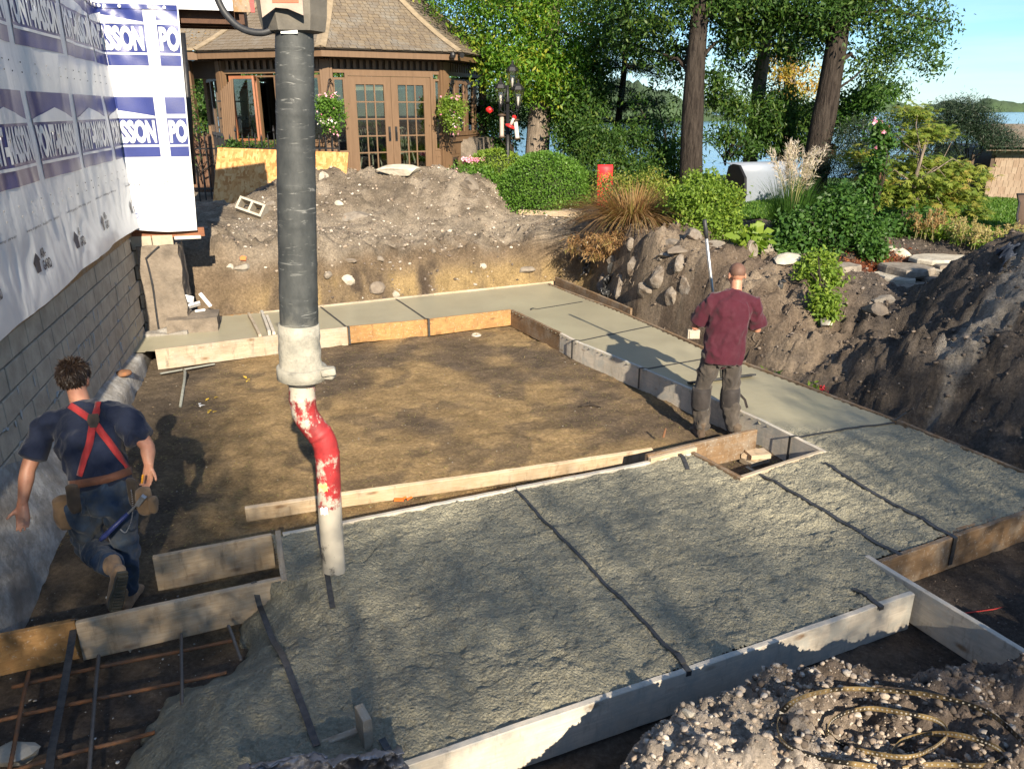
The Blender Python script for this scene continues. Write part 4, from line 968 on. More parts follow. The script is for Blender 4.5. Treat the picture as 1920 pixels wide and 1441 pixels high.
# left side: casements, one standing open
F = facet(5); L_ = F[3]
part('sill', F, [(.1,L_-.1,2.46,2.53,-.06,.05)]); part('knee_panel', F, [(.1,L_-.1,PZ0,2.455,-.015,.03)])
ws = [(.22,.86),(.90,1.38),(1.42,1.90),(1.94,2.46)]
for i, (u0, u1) in enumerate(ws):
    if i == 1: part('window_opening', F, frame_boxes(u0, u1, 2.54, 3.88, .035))
    else: window(F, u0, u1, 2.54, 3.88, 'sash_red' if i == 0 else 'pav_wood', .06)
a, e, inn, _ = F; hinge = a + e*.90; th = R(-62); e2 = Matrix.Rotation(th, 3, 'Z') @ e; F2 = (hinge - inn*.03, e2, Matrix.Rotation(th, 3, 'Z') @ inn, 0)
part('casement', F2, frame_boxes(0, .46, 2.56, 3.86, .06, -.02, .02), 'sash_red', label='window sash standing open'); 
part('pane', F2, [(.055,.405,2.61,3.81,-.002,.002)], 'glass', bpy.data.objects['casement'])
# right side
F = facet(7); L_ = F[3]
for i in range(4):
    u0 = .14 + i*.585; window(F, u0, u0+.55, 2.62, 3.86, w=.10)
part('sill', F, [(.08,L_-.08,2.50,2.60,-.07,.05)]); part('knee_panel', F, [(.12,.30,PZ0,2.49,-.015,.03),(.85,L_-.1,PZ0,2.49,-.015,.03),(.30,.85,2.22,2.49,-.015,.03)]); window(F, .30, .85, PZ0+.05, 2.215, w=.06)
for k in (0, 1, 2, 3, 4):
    F = facet(k); L_ = F[3]
    for i in range(3): window(F, .1 + i*.80, .1 + i*.80 + .79, 2.62, 3.88, 'pav_dark', .07)
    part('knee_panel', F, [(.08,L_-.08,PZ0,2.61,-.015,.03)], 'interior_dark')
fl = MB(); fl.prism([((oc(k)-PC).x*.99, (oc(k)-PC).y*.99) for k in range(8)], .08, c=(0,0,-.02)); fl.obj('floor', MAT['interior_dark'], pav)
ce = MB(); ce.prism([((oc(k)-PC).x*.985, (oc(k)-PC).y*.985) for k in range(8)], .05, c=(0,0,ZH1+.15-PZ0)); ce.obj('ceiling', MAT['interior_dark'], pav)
# eaves and roof
ER = 3.88; EZ = 4.37
fm = MB()
for k in range(8):
    F = facet(k, ER); L_ = F[3]; part('fascia', F, [(0,L_,4.20,EZ-.015,-.0,.03)]); 
so = MB(); so.prism([((oc(k, ER-.03)-PC).x, (oc(k, ER-.03)-PC).y) for k in range(8)], .02, c=(0,0,4.215-PZ0)); so.obj('soffit', MAT['pav_dark'], pav)
def prof(t_):  # bell-cast roof: flat at the eave, steep at the top
    return (ER + .06)*(1-t_), EZ + 3.15*(.62*t_ + .38*t_*t_)
NT_ = 26; v = []; f = []
for i in range(NT_+1):
    r_, z = prof(i/NT_ * .995)
    for k in range(8): p = oc(k, r_); v.append((p.x-PO_.x, p.y-PO_.y, z-.03-PZ0))
for i in range(NT_):
    for k in range(8): f.append((i*8+k, i*8+(k+1)%8, (i+1)*8+(k+1)%8, (i+1)*8+k))
simple('roof_felt', (.06,.05,.04), None, 5, .9, coords='World')
roof = link('roof', mesh_np('roof', v, f), MAT['roof_felt'], pav)
sh = MB(); sh.box((0,0,0), (.98, 1, 1)); shm = sh.mesh('shingle'); rest = MB(); n_sh = 0; rr = random.Random(21)
def shingle_course(p0, p1, up, nrm, wlen, single, rest_mb, parent, origin):
    """one course of shingles from p0 to p1, lying along up with face normal nrm"""
    global n_sh
    d = p1 - p0; L_ = d.length; e = d.normalized(); u = rr.uniform(-.1, 0)
    while u < L_:
        w_ = rr.uniform(.09, .17); u0, u1 = max(u, 0), min(u + w_, L_)
        if u1 - u0 > .02:
            drop = rr.uniform(-.012, .012); ln = wlen*1.55; tk = rr.uniform(.012, .02); tilt = .10 + rr.uniform(-.02, .03)
            upv = (up*cos(tilt) + nrm*(-sin(tilt))).normalized(); nn = e.cross(upv).normalized()
            if nn.dot(nrm) < 0: nn = -nn
            c_ = p0 + e*((u0+u1)/2) + upv*(ln/2 - drop) + nrm*(.03 + rr.uniform(0, .004)); M = Matrix((e, upv, nn)).transposed()
            if single and n_sh < 300:
                o = link('shingle', shm, MAT['shingle_mat'], parent); o.matrix_local = Matrix.LocRotScale(c_ - origin, M.to_quaternion(), Vector((u1-u0-.008, ln, tk))); n_sh += 1
            else: rest_mb.box(c_ - origin, (u1-u0-.008, ln, tk), M)
        u += w_
t_ = 0; courses = 0
while t_ < .93:
    r0, z0_ = prof(t_); r1, z1_ = prof(min(t_+.03, 1)); slope = math.hypot(r0-r1, z1_-z0_)/.03
    for k in ((6,5,7) if True else ()):
        a, b = oc(k, r0), oc(k+1, r0); a.z = b.z = z0_ - .03; mid = (a+b)/2; inn = (PC - Vector((mid.x, mid.y, 0))).normalized()
        up = (inn*(r0-r1)*cos(R(22.5)) + Vector((0,0,z1_-z0_))).normalized(); e = (b-a).normalized(); nrm = e.cross(up); nrm = nrm if nrm.z > 0 else -nrm
        shingle_course(a, b, up, nrm, .125, k == 6, rest, roof, PO_)
    t_ += .125/slope*1.0; courses += 1
ro = rest.obj('shingles', MAT['shingle_mat'], roof); ro['kind'] = 'stuff'
simple('hip_mat', (.30,.235,.155), (.20,.155,.10), 7, .85, coords='World')
for k in (5, 6, 7, 8):
    m = MB(); pts = []
    for i in range(22):
        r_, z = prof(i/22*.96 + .0); p = oc(k, r_ + .02); p.z = z + .035; pts.append(p - PO_)
    a = oc(k); rad = (a-PC).normalized(); tan_ = Vector((-rad.y, rad.x, 0))
    for s_ in (-1, 1):
        sd = (tan_*s_ + Vector((0,0,-.35)) - rad*.1).normalized(); m.ribbon([p + sd*.055 for p in pts], .115, .02, sd)
    m.obj('hip_cap', MAT['hip_mat'], pav)
# brackets, eave light
m = MB(); p = oc(7, ER+.02); p.z = 4.29; m.lathe([(.0,0),(.055,.0),(.065,.05),(.05,.10),(0,.11)], 12, p + Vector((-.13,-.16,-.05)) - PO_); m.tube([p + Vector((.0,-.02,.02)) - PO_, p + Vector((.07,-.16,.0)) - PO_], [.03,.055], 10); m.obj('eave_lamp', MAT['iron'], pav)
# --- low wing of the same building running off to the left
wing = empty('porch_roof', (-8.2, 18.4, 4.2), label='low shingled porch roof joining the left side of the pavilion behind the wrapped wall', cat='porch'); WO = Vector((-8.2, 18.4, 4.2))
A = oc(5, ER); A.z = EZ; B = A + Vector((-3.6, -.35, 0)); up = Vector((.05, .88, .47)).normalized(); e = (B-A).normalized(); nrm = e.cross(up); nrm = nrm if nrm.z > 0 else -nrm
m = MB(); m.add([A-WO, B-WO, B+up*3-WO, A+up*3+Vector((1.2,0,0))-WO], [(0,1,2,3)]); m.obj('roof', MAT['roof_felt'], wing)
m = MB(); M = Matrix((e, Vector((-e.y,e.x,0)), Vector((0,0,1)))).transposed(); m.box((A+B)/2 + Vector((0,.02,-.10)) - WO, (3.6, .03, .17), M); m.obj('fascia', MAT['pav_wood'], wing)
m = MB(); m.box((A+B)/2 + Vector((0,-.03,.02)) - WO, (3.6, .06, .05), M); m.obj('gutter', MAT['hip_mat'], wing)
rest = MB(); q = 0
while q < 2.4: shingle_course(B + up*q, A + up*q + Vector((.4*q,0,0)), up, nrm, .13, False, rest, wing, WO); q += .13
ro = rest.obj('shingles', MAT['shingle_mat'], wing); ro['kind'] = 'stuff'
m = MB()
for i in range(26): p = lerp(B, A, rr.uniform(.55, 1)) + up*rr.uniform(.1, .8) + nrm*.06; s_ = rr.uniform(.02, .05); m.box(p - WO, (s_, s_*.7, .006), Euler((rr.uniform(-.4,.4), rr.uniform(-.4,.4), rr.uniform(0,3))))
simple('dead_leaf', (.42,.27,.09), (.30,.16,.05), 30, .8); o = m.obj('fallen_leaves', MAT['dead_leaf'], wing); o['kind'] = 'stuff'
for (px, py) in ((374, 300),): 
    p = PY(px, py, 18.0); m = MB(); m.box(Vector((p.x, 18.0, 2.95)) - WO, (.16, .16, 2.5)); m.obj('post', MAT['pav_wood'], wing)
p = PY(395, 250, 18.3); m = MB(); m.box(Vector((p.x, 18.35, 4.02)) - WO, (1.6, .1, .36)); m.obj('beam', MAT['pav_dark'], wing)
# screens of laths folded against the left side
lat = empty('shutter_screen', PY(425, 285, 17.6), label='slatted wooden shutter leaning at the left corner of the pavilion', cat='shutter'); lo_ = Vector(lat.location)
for i in range(7):
    px = 413 + i*3.4; top = PY(px + 2, 148 + 1.0*max(0, 22 - i*4), 17.55); bt = PY(px + 8, 262, 17.55); m = MB(); m.beam(top - lo_, bt - lo_, .036, .02, (0,1,0)); m.obj('slat', MAT['pav_wood'], lat)
m = MB(); m.beam(PY(408,190,17.6) - lo_, PY(434,190,17.6) - lo_, .03, .03); m.beam(PY(412,222,17.6) - lo_, PY(440,222,17.6) - lo_, .03, .03); m.obj('brace', MAT['iron'], lat)
# dark downpipe / prop in front of the porch
m = MB(); a, b = PY(341, 62, 14.0), PY(362, 345, 14.0); m.tube([p - a for p in (a, lerp(a, b, .5) + Vector((.02,0,0)), b)], .055, 10); o = m.obj('metal_prop', MAT['iron'], None, True, loc=a); tag(o, 'long dark metal prop leaning behind the wrapped wall below the overhang', 'pole')
# ---- furniture inside, seen through the doors
simple('chair_white', (.72,.68,.60), (.6,.56,.5), 9, .45)
def windsor(loc, rz, label):
    c = empty('windsor_chair', loc, rz, label, 'chair', 'white chairs inside the pavilion')
    m = MB(); m.lathe([(0,.43),(.19,.43),(.21,.45),(.2,.475),(0,.465)], 16); m.obj('seat', MAT['chair_white'], c, True)
    for sx in (-1, 1):
        for sy in (-1, 1): m = MB(); m.tube([(sx*.13, sy*.13, .44), (sx*.17, sy*.17, .22), (sx*.21, sy*.21, 0)], [.016,.024,.014], 8); m.obj('leg', MAT['chair_white'], c, True)
    m = MB(); arch = [(.23*cos(a), .17 + .10*sin(a)*1.0, .46 + .56*sin(a)**.8) for a in np.linspace(.02, pi-.02, 17)]; m.tube(arch, .015, 8); m.obj('back_hoop', MAT['chair_white'], c, True)
    for i in range(7):
        q = (i-3)/3.4; m = MB(); m.tube([(q*.13, .155, .46), (q*.205, .17 + .10*math.sqrt(max(0,1-q*q)), .46 + .55*math.sqrt(max(0, 1-q*q))**.8)], .008, 6); m.obj('spindle', MAT['chair_white'], c)
    return c
F = facet(6); a, e, inn, _ = F
def inpav(u, y, z=PZ0+.06): p = a + e*u + inn*y; return Vector((p.x, p.y, z))
windsor(inpav(1.75, .75), math.atan2(e.y, e.x) + pi, 'white spindle back chair showing whole behind the right door leaf')
windsor(inpav(1.12, .9), math.atan2(e.y, e.x) + pi - .9, 'white spindle back chair turned sideways behind the left door leaf')
windsor(inpav(2.15, 1.5), math.atan2(e.y, e.x) + .3, 'white spindle back chair half hidden at the right edge of the right door leaf')
tb = empty('dining_table', inpav(1.0, 1.6), label='white pedestal table inside the pavilion behind the doors', cat='table'); m = MB(); m.lathe([(0,.70),(.6,.70),(.62,.72),(.6,.74),(0,.74)], 24); m.obj('table_top', MAT['chair_white'], tb, True)
m = MB(); m.lathe([(.28,0),(.26,.05),(.07,.1),(.09,.3),(.05,.5),(.10,.70)], 14); m.obj('pedestal', MAT['chair_white'], tb, True)

# ================================================================== THINGS ROUND THE PAVILION
# sheet of strand board leaning in front
t = NT('osb'); oc_ = t.coord('Object', (1, 1, 1)); 
c = None; 
for i, (sc, rot) in enumerate((((26, 7, 1), .3), ((8, 24, 1), .9), ((20, 9, 1), 2.2))):
    vv_ = t.vor(t.coord('Object', sc, (0, 0, rot)), 1.0, out='Color'); s_ = t.n('SeparateColor'); t.l(vv_, s_.inputs[0])
    cc_ = t.ramp(s_.outputs[0], [(0, (.36,.15,.045)), (.5, (.48,.235,.08)), (1, (.56,.33,.14))])
    c = cc_ if c is None else t.mix(t.ramp(s_.outputs[1], [(.45, 0.), (.5, 1.)]), c, cc_)
t.bsdf(c, .8, 0, t.bump(t.noise(oc_, 30, 3), .3, .006), .25)
pa, pb, pc_ = PY(404,277,16.75), PY(649,286,16.55), PY(428,392,16.2)
e = (pb-pa).normalized(); dn = (pc_-pa) - e*(pc_-pa).dot(e)*.75; m = MB(); w_ = (pb-pa); nn = e.cross(dn).normalized()
c0 = (pa + pb + pa + dn + pb + dn)/4; M = Matrix((e, dn.normalized(), nn)).transposed(); m.box((0,0,0), (w_.length, dn.length, .014)); o = m.obj('strand_board', MAT['osb'], None, loc=c0, rot=M.to_euler()); tag(o, 'orange strand board sheet leaning on the iron fence behind the hose', 'board')
# iron fence
fz0 = 1.25
fe = empty('iron_fence', PY(372, 372, 16.9), label='low dark iron fence with spiked pickets behind the strand board', cat='fence'); fo_ = Vector(fe.location)
fa, fb_ = PY(352, 372, 17.05), PY(640, 330, 16.75); fa.z = 1.35; fb_.z = 1.5
n_ = 26
for i in range(n_):
    q = i/(n_-1); b = lerp(fa, fb_, q); top = 2.62 + (.12 if i % 6 == 3 else 0); m = MB(); m.box(Vector((b.x, b.y, (b.z-.1+top)/2)) - fo_, (.022, .022, top-b.z+.1)); m.lathe([(.0,0),(.03,.04),(.012,.10),(0,.16)] if i % 6 == 3 else [(.016,0),(.02,.03),(0,.11)], 6, Vector((b.x, b.y, top)) - fo_); m.obj('picket', MAT['iron'], fe)
for z in (1.6, 2.42): m = MB(); m.beam(Vector((fa.x, fa.y, z)) - fo_, Vector((fb_.x, fb_.y, z+.02)) - fo_, .03, .03); m.obj('rail', MAT['iron'], fe)
wood('gate_wood', (.16,.085,.05), (.10,.055,.035))
gt_ = empty('picket_gate', PY(392, 330, 17.3), label='weathered brown picket gate beside the wrapped wall', cat='gate'); go_ = Vector(gt_.location)
for i in range(5):
    p = PY(366 + i*8.5, 330, 17.3); m = MB(); m.prism([(-.045,0),(.045,0),(.045,1.15),(0,1.22),(-.045,1.15)], .025, Matrix(((1,0,0),(0,0,-1),(0,1,0))), Vector((p.x, 17.3, 1.5)) - go_); m.obj('picket', MAT['gate_wood'], gt_)
m = MB(); m.box(Vector((0,.04,-.1)), (.55,.03,.08)); m.obj('rail', MAT['gate_wood'], gt_)
# lamp post with three lanterns
t = NT('lantern_glass'); p_ = t.n('BsdfPrincipled'); g1 = t.n('BsdfTransparent'); g2 = t.n('BsdfGlossy'); g2.inputs['Roughness'].default_value = .08; ms = t.n('MixShader'); ms.inputs[0].default_value = .30; t.l(g1.outputs[0], ms.inputs[1]); t.l(g2.outputs[0], ms.inputs[2]); t.l(ms.outputs[0], t.out.inputs['Surface'])
lb = PY(952, 300, 17.2); lamp = empty('lamp_post', lb, label='black garden lamp post with three glass lanterns behind the round hedge', cat='lamp post')
sc_ = 1/80.
def lpz(py): return PY(952, py, 17.2).z - lb.z
m = MB(); m.lathe([(.09,-.3),(.09,.0),(.06,.06),(.045,.12),(.04,1.2),(.04,lpz(195)),(.055,lpz(190)),(.03,lpz(180)),(.03,lpz(160))], 12); m.obj('pole', MAT['iron'], lamp, True)
def lantern(dx, dy, z):
    c = Vector((dx, dy, z)); g = MB(); g.lathe([(.035,0),(.10,.22),(.12,.32),(.115,.325)], 6, c); lg = g.obj('lantern_glass', MAT['lantern_glass'], lamp)
    k = MB(); k.lathe([(.125,.32),(.135,.33),(.10,.40),(.05,.44),(.025,.47),(.03,.50),(0,.55)], 6, c); k.lathe([(.0,-.06),(.03,-.04),(.045,0),(.035,.012)], 8, c)
    for j in range(6): a = 2*pi*j/6; k.tube([c + Vector((.035*cos(a), .035*sin(a), 0)), c + Vector((.102*cos(a), .102*sin(a), .22)), c + Vector((.123*cos(a), .123*sin(a), .325))], .006, 4)
    k.obj('lantern_cage', MAT['iron'], lamp); b = MB(); b.lathe([(0,.02),(.02,.03),(.03,.12),(.02,.19),(0,.2)], 8, c); b.obj('bulb', MAT['chair_white'], lamp, True)
    return c
l1 = lantern(PY(938,0,17.2).x - lb.x, -.02, lpz(197)); l2 = lantern(PY(972,0,17.2).x - lb.x, -.02, lpz(200)); l3 = lantern(PY(959,0,17.2).x - lb.x + .02, .1, lpz(165))
for l_ in (l1, l2): m = MB(); m.tube([(0,0,lpz(205)), (l_.x*.5, l_.y*.5, lpz(212)), (l_.x, l_.y, lpz(207)), (l_.x, l_.y, l_.z-.05)], .012, 6); m.obj('arm', MAT['iron'], lamp)
simple('feeder_tube', (.40,.34,.28), (.30,.24,.2), 40, .5); simple('feeder_red', (.75,.03,.03), (.6,.02,.02), 10, .35); simple('feeder_clear', (.62,.60,.55), (.45,.4,.35), 60, .3)
def feeder(px, py0, py1, mat, label, tilt=0):
    a, b = PY(px, py0, 17.05), PY(px, py1, 17.05); h_ = a.z - b.z; o = empty('bird_feeder', b, label=label, cat='bird feeder', group='bird feeders on the lamp post'); o.rotation_euler = (0, tilt, 0)
    m = MB(); m.lathe([(.0,0),(.055,.0),(.045,.04),(.045,h_*.9),(0,h_*.9)], 10); m.obj('seed_tube', MAT[mat], o, True)
    m = MB(); m.lathe([(.09,h_*.88),(.085,h_*.93),(.03,h_*.98),(0,h_)], 10); m.obj('lid', MAT['pav_dark'], o, True)
    m = MB(); m.lathe([(.03,-.04),(.07,-.02),(.07,0),(0,.0)], 10); m.obj('tray', MAT['pav_dark'], o)
    m = MB(); m.tube([(-.06,0,h_*.95), (-.045,0,h_+.25), (0,0,h_+.3), (.045,0,h_+.25), (.06,0,h_*.95)], .006, 5); m.obj('wire', MAT['iron'], o)
feeder(941, 212, 256, 'feeder_tube', 'grey seed feeder hanging from the left lantern of the lamp post')
feeder(970, 222, 259, 'feeder_clear', 'clear seed feeder hanging from the right lantern of the lamp post', -.12)
hf = empty('nectar_feeder', PY(955, 240, 17.0), label='small red nectar feeder hanging against the lamp post', cat='bird feeder', group='bird feeders on the lamp post'); hf.rotation_euler = (0, .45, 0)
m = MB(); m.lathe([(0,0),(.10,.01),(.11,.04),(.05,.07),(0,.07)], 10); m.obj('base', MAT['feeder_red'], hf, True); m = MB(); m.lathe([(.035,.07),(.03,.22),(.0,.23)], 8); m.obj('bottle', MAT['feeder_clear'], hf, True); m = MB(); m.lathe([(.045,.22),(.045,.26),(0,.28)], 8); m.obj('cap', MAT['feeder_red'], hf)
m = MB(); m.lathe([(0,-.08),(.09,-.03),(.09,.03),(0,.08)], 8); o = m.obj('red_ornament', MAT['feeder_red'], None, True, loc=PY(918, 206, 18.6)); tag(o, 'small red garden ornament hanging between the pavilion and the lamp post', 'ornament')
# stone trough on the right side of the pavilion
F = facet(7); a, e, inn, _ = F; p = a + e*1.55 - inn*.22; o = rough_box('stone_trough', (0,0,0), (1.25, .42, .46), Matrix((e, inn, Vector((0,0,1)))).transposed(), MAT['pier_mat'], None, 3, 8, .035); o.location = (p.x, p.y, 2.32); tag(o, 'mossy stone trough under the right windows of the pavilion', 'trough')
m = MB(); m.box((p.x, p.y, 1.92), (.5, .3, .4)); o = m.obj('stone_pedestal', MAT['pier_mat']); tag(o, 'stone block carrying the mossy trough by the pavilion', 'stone')
# grey curved sheet and red chair on the lawn
simple('grey_sheet', (.25,.28,.33), (.21,.24,.29), 1.5, .45, bump=.05, bscale=4, coords='World'); simple('red_cloth', (.80,.035,.04), (.65,.025,.03), 6, .55, coords='World'); simple('black_frame', (.012,.012,.013), None, 5, .5)
def curved(pts2, w, th, y_axis): pass
gl = PY(1368, 384, 14.9); gr = PY(1490, 380, 15.4); wv_ = gr - gl; wv_.z = 0; e = wv_.normalized(); bk = Vector((-e.y, e.x, 0)); hgt = PY(1368, 306, 14.9).z - gl.z
gs = empty('curved_panel', gl, label='large grey curved panel standing on the lawn between the trees', cat='panel')
prf = [(-.03, .02), (.03, hgt*.3), (.10, hgt*.6), (.16, hgt*.82), (.12, hgt*.97), (-.0, hgt), (-.14, hgt*.98)]
prf = [(.02,.02),(.06,hgt*.25),(.09,hgt*.5),(.115,hgt*.75),(.12,hgt*.9),(.07,hgt*.97),(-.06,hgt),(-.30,hgt*.97)]
m = MB(); L_ = wv_.length
vs = []; 
for (x_, s_) in ((0, 1), (L_, 1)):
    for (b_, z_) in prf: vs.append(e*x_ - bk*(.15-b_) * -1 + Vector((0,0,z_)))
k = len(prf)
vs2 = [v_ + bk*.03 - Vector((0,0,.01)) for v_ in vs]
m.add(vs + vs2, [(i, i+1, k+i+1, k+i) for i in range(k-1)] + [(2*k+i, 3*k+i, 3*k+i+1, 2*k+i+1) for i in range(k-1)] + [(i, 2*k+i, 2*k+i+1, i+1) for i in range(k-1)] + [(k+i, k+i+1, 3*k+i+1, 3*k+i) for i in range(k-1)])
m.obj('sheet', MAT['grey_sheet'], gs, True)
m = MB(); m.prism([(-.38,.02),(.06,.02),(.16,hgt*.5),(.08,hgt*.92),(-.04,hgt*.985),(-.24,hgt*.97),(-.45,hgt*.7),(-.5,hgt*.3)], .05, Matrix((bk, Vector((0,0,1)), e)).transposed(), -e*.05); m.obj('end_panel', MAT['black_frame'], gs)
m = MB(); m.beam(Vector((0,0,-.03)) + bk*.05, e*L_ + Vector((0,0,-.03)) + bk*.05, .06, .10); m.obj('base_rail', MAT['black_frame'], gs)
rc = PY(1134, 345, 15.8); ch = empty('red_chair', rc, label='red garden chair back rising behind the browning grass clump', cat='chair'); top = PY(1132, 309, 15.8).z - rc.z
m = MB(); vs = []; pr = [(0,-.25,-.5),(-.02,-.25,0),(-.04,-.24,top*.5),(-.02,-.20,top*.8),(.08,-.12,top),(.16,-.02,top*.96)]
prr = [(y, z) for (_, y, z) in pr]; 
for x_ in (-.15, .15):
    for (y, z) in ((-.10,-.55),(-.06,-.2),(0,.1),(.02,top*.55),(-.02,top*.85),(.05,top),(.16,top*.98)): vs.append((x_, y, z))
k = 7; vs2 = [(x_, y+.025, z-.005) for (x_, y, z) in vs]; m.add(vs + vs2, [(i, k+i, k+i+1, i+1) for i in range(k-1)] + [(2*k+i, 2*k+i+1, 3*k+i+1, 3*k+i) for i in range(k-1)] + [(i, i+1, 2*k+i+1, 2*k+i) for i in range(k-1)] + [(k+i, 3*k+i, 3*k+i+1, k+i+1) for i in range(k-1)])
m.obj('backrest', MAT['red_cloth'], ch, True)
m = MB()
for x_ in (-.14,.14): m.tube([(x_,.1,-.9),(x_,.03,-.3),(x_,.04,.2)], .02, 6)
m.obj('leg_frame', MAT['black_frame'], ch)
# brown patio chair at the right edge
simple('sling_brown', (.13,.085,.06), (.10,.065,.045), 12, .7)
bc = PY(1912, 442, 11.6); ch = empty('patio_chair', bc, label='brown sling patio chair cut by the right edge on the lawn', cat='chair'); tp = PY(1912, 368, 11.6).z - bc.z
m = MB(); vs = []
pts = [(-.02,0,.10),(-.02,.05,tp*.5),(.0,.10,tp*.8),(-.01,.16,tp)]
for (dx, y, z) in pts: vs += [(-.04+dx, y, z), (.55+dx, y, z)]
vs2 = [(x_, y+.03, z) for (x_, y, z) in vs]; m.add(vs + vs2, [(0,1,3,2),(2,3,5,4),(4,5,7,6),(8,10,11,9),(10,12,13,11),(12,14,15,13),(0,2,10,8),(2,4,12,10),(4,6,14,12),(6,7,15,14),(1,9,11,3),(3,11,13,5),(5,13,15,7),(0,8,9,1)]); m.obj('backrest', MAT['sling_brown'], ch, True)
m = MB(); m.tube([(-.05,.02,-.45),(-.05,0,.12),(-.07,.06,tp*.5),(-.04,.11,tp*.8),(-.06,.18,tp*1.02),(.5,.18,tp*1.02)], .016, 7); m.tube([(-.16,-.25,.08),(-.05,0,.08),(.5,0,.08)], .016, 6); m.tube([(-.14,-.3,-.45),(-.14,-.28,.08)], .016, 6); m.obj('frame', MAT['black_frame'], ch)
# shingled shed
t = NT('shed_shingle'); rnd = t.rand(); wv = t.coord('World', (9, 9, 1)); c = t.mix(t.ramp(t.noise(wv, 5, 4), [(.3, 0.), (.7, 1.)]), (.30,.215,.155), (.19,.135,.095)); c = t.mix(t.ramp(rnd, [(0, 0.), (1, .55)]), c, (.36,.29,.22)); t.bsdf(c, .9, 0, t.bump(t.noise(wv, 9, 4), .3, .01), .2)
sa = PY(1838, 400, 16.6); shd = empty('garden_shed', sa, label='small shingled wooden shed at the right edge beyond the lawn', cat='shed'); so_ = Vector(sa)
m = MB(); ztop = PY(1870, 280, 16.6).z; e = Vector((1, -.12, 0)).normalized(); bk = Vector((.12, 1, 0)).normalized(); M = Matrix((e, bk, Vector((0,0,1)))).transposed(); hw = ztop - sa.z
m.box(e*2.0 + bk*1.5 + Vector((0,0,hw/2-.1)), (4.0, 3.0, hw+.2), M); m.obj('wall', MAT['pav_dark'], shd)
sb = MB(); sb.box((0,0,0), (1,1,1)); sbm = sb.mesh('shingle'); cnt = 0
for r in range(13):
    u = rr.uniform(-.05,0)
    while u < 1.35:
        w_ = rr.uniform(.07,.14); z = .06 + r*.135 + rr.uniform(-.01,.01)
        if z < hw and not (u < -.02): o = link('shingle', sbm, MAT['shed_shingle'], shd); o.matrix_local = Matrix.LocRotScale(e*(u+w_/2) - bk*(.012) + Vector((0,0,z)), (M @ Euler((.08,0,0)).to_matrix()).to_quaternion(), Vector((w_-.006, .018, .16))); cnt += 1
        u += w_
m = MB(); z0_ = PY(1865, 275, 16.6).z - sa.z; z1_ = PY(1885, 232, 18.2).z - sa.z
m.add([e*-.25 - bk*.3 + Vector((0,0,z0_)), e*4.2 - bk*.3 + Vector((0,0,z0_)), e*4.2 + bk*1.6 + Vector((0,0,z1_)), e*.0 + bk*1.6 + Vector((0,0,z1_))], [(0,1,2,3)]); m.add([e*-.25 - bk*.3 + Vector((0,0,z0_-.07)), e*4.2 - bk*.3 + Vector((0,0,z0_-.07)), e*4.2 + bk*1.6 + Vector((0,0,z1_-.07)), e*.0 + bk*1.6 + Vector((0,0,z1_-.07))], [(3,2,1,0)])
m.obj('roof', MAT['shingle_mat'], shd)
dl = MB(); dl.box(e*-.35 + bk*.8 + Vector((0,0,hw*.45)), (.05, 1.6, hw*.95), M); dl.obj('door_side', MAT['pav_dark'], shd)
wb = MB(); wb.box((0,0,.1), (.16,.14,.2)); wb.lathe([(.0,-.3),(.02,-.3),(.02,0)], 6); wb.prism([(-.14,0),(.14,0),(0,.10)], .2, Matrix(((1,0,0),(0,0,-1),(0,1,0))), (0,.1,.2)); o = wb.obj('bird_house', MAT['gate_wood'], None, loc=PY(1557,298,16.4)); tag(o, 'small wooden bird house beside the thick leaning trunk', 'bird house')
# ================================================================== VEGETATION
G = np.random.default_rng(77)
def nrm_(a): return a / (np.linalg.norm(a, axis=1, keepdims=True) + 1e-9)
def leaves(P, size, aspect=.4, tint=None, droop=.3, g=G, flat=0.0, jit=.35, out=None):
    """one four-cornered blade per point; droop tips it downwards, flat keeps it level, out pushes the tip outwards"""
    n = len(P); d = g.normal(size=(n, 3)); d[:, 2] *= (1-flat); d[:, 2] -= droop
    if out is not None: d += out
    d = nrm_(d); r = g.normal(size=(n, 3))*.62 + np.array([.12, -.5, .75])
    if flat: r = r*(1-flat) + np.array([0, 0, 1.])*flat*2
    s = nrm_(np.cross(d, r)); nn = np.cross(s, d); sz = size * g.uniform(1-jit, 1+jit, n)[:, None]
    v = np.empty((n, 4, 3)); v[:, 0] = P; v[:, 1] = P + d*sz*.45 + s*sz*aspect*.5 + nn*sz*.06; v[:, 2] = P + d*sz - nn*sz*.05; v[:, 3] = P + d*sz*.45 - s*sz*aspect*.5 + nn*sz*.06
    tn = np.repeat(tint, 4) if tint is not None else np.repeat(g.uniform(0, 1, n), 4)
    return v.reshape(-1, 3), np.arange(n*4).reshape(-1, 4), tn
def crown_points(clumps, gaps=.0, g=G):
    """clumps: (centre, (rx,ry,rz), twigs, leaves per twig, twig spread) -> leaf points, tint, twig tips"""
    PP, TT, tips = [], [], []
    for (c, rad, nt_, nl, sp) in clumps:
        q = nrm_(g.normal(size=(nt_, 3))) * (g.uniform(.25, 1, (nt_, 1))**.5) * np.array(rad) + np.array(c)
        if gaps: k = fbm(q[:, 0]*1.6, q[:, 1]*1.6, q[:, 2]*1.6, 2) > gaps - .55; q = q[k]
        tips.append(q); m_ = len(q); tw = g.beta(2.2, 2.2, m_)
        e = g.normal(size=(m_*nl, 3)) * np.array([sp, sp, sp*.62]); P = np.repeat(q, nl, 0) + e
        PP.append(P); TT.append(np.clip(np.repeat(tw, nl) + g.normal(0, .12, m_*nl), 0, 1))
    return np.concatenate(PP), np.concatenate(TT), np.concatenate(tips)
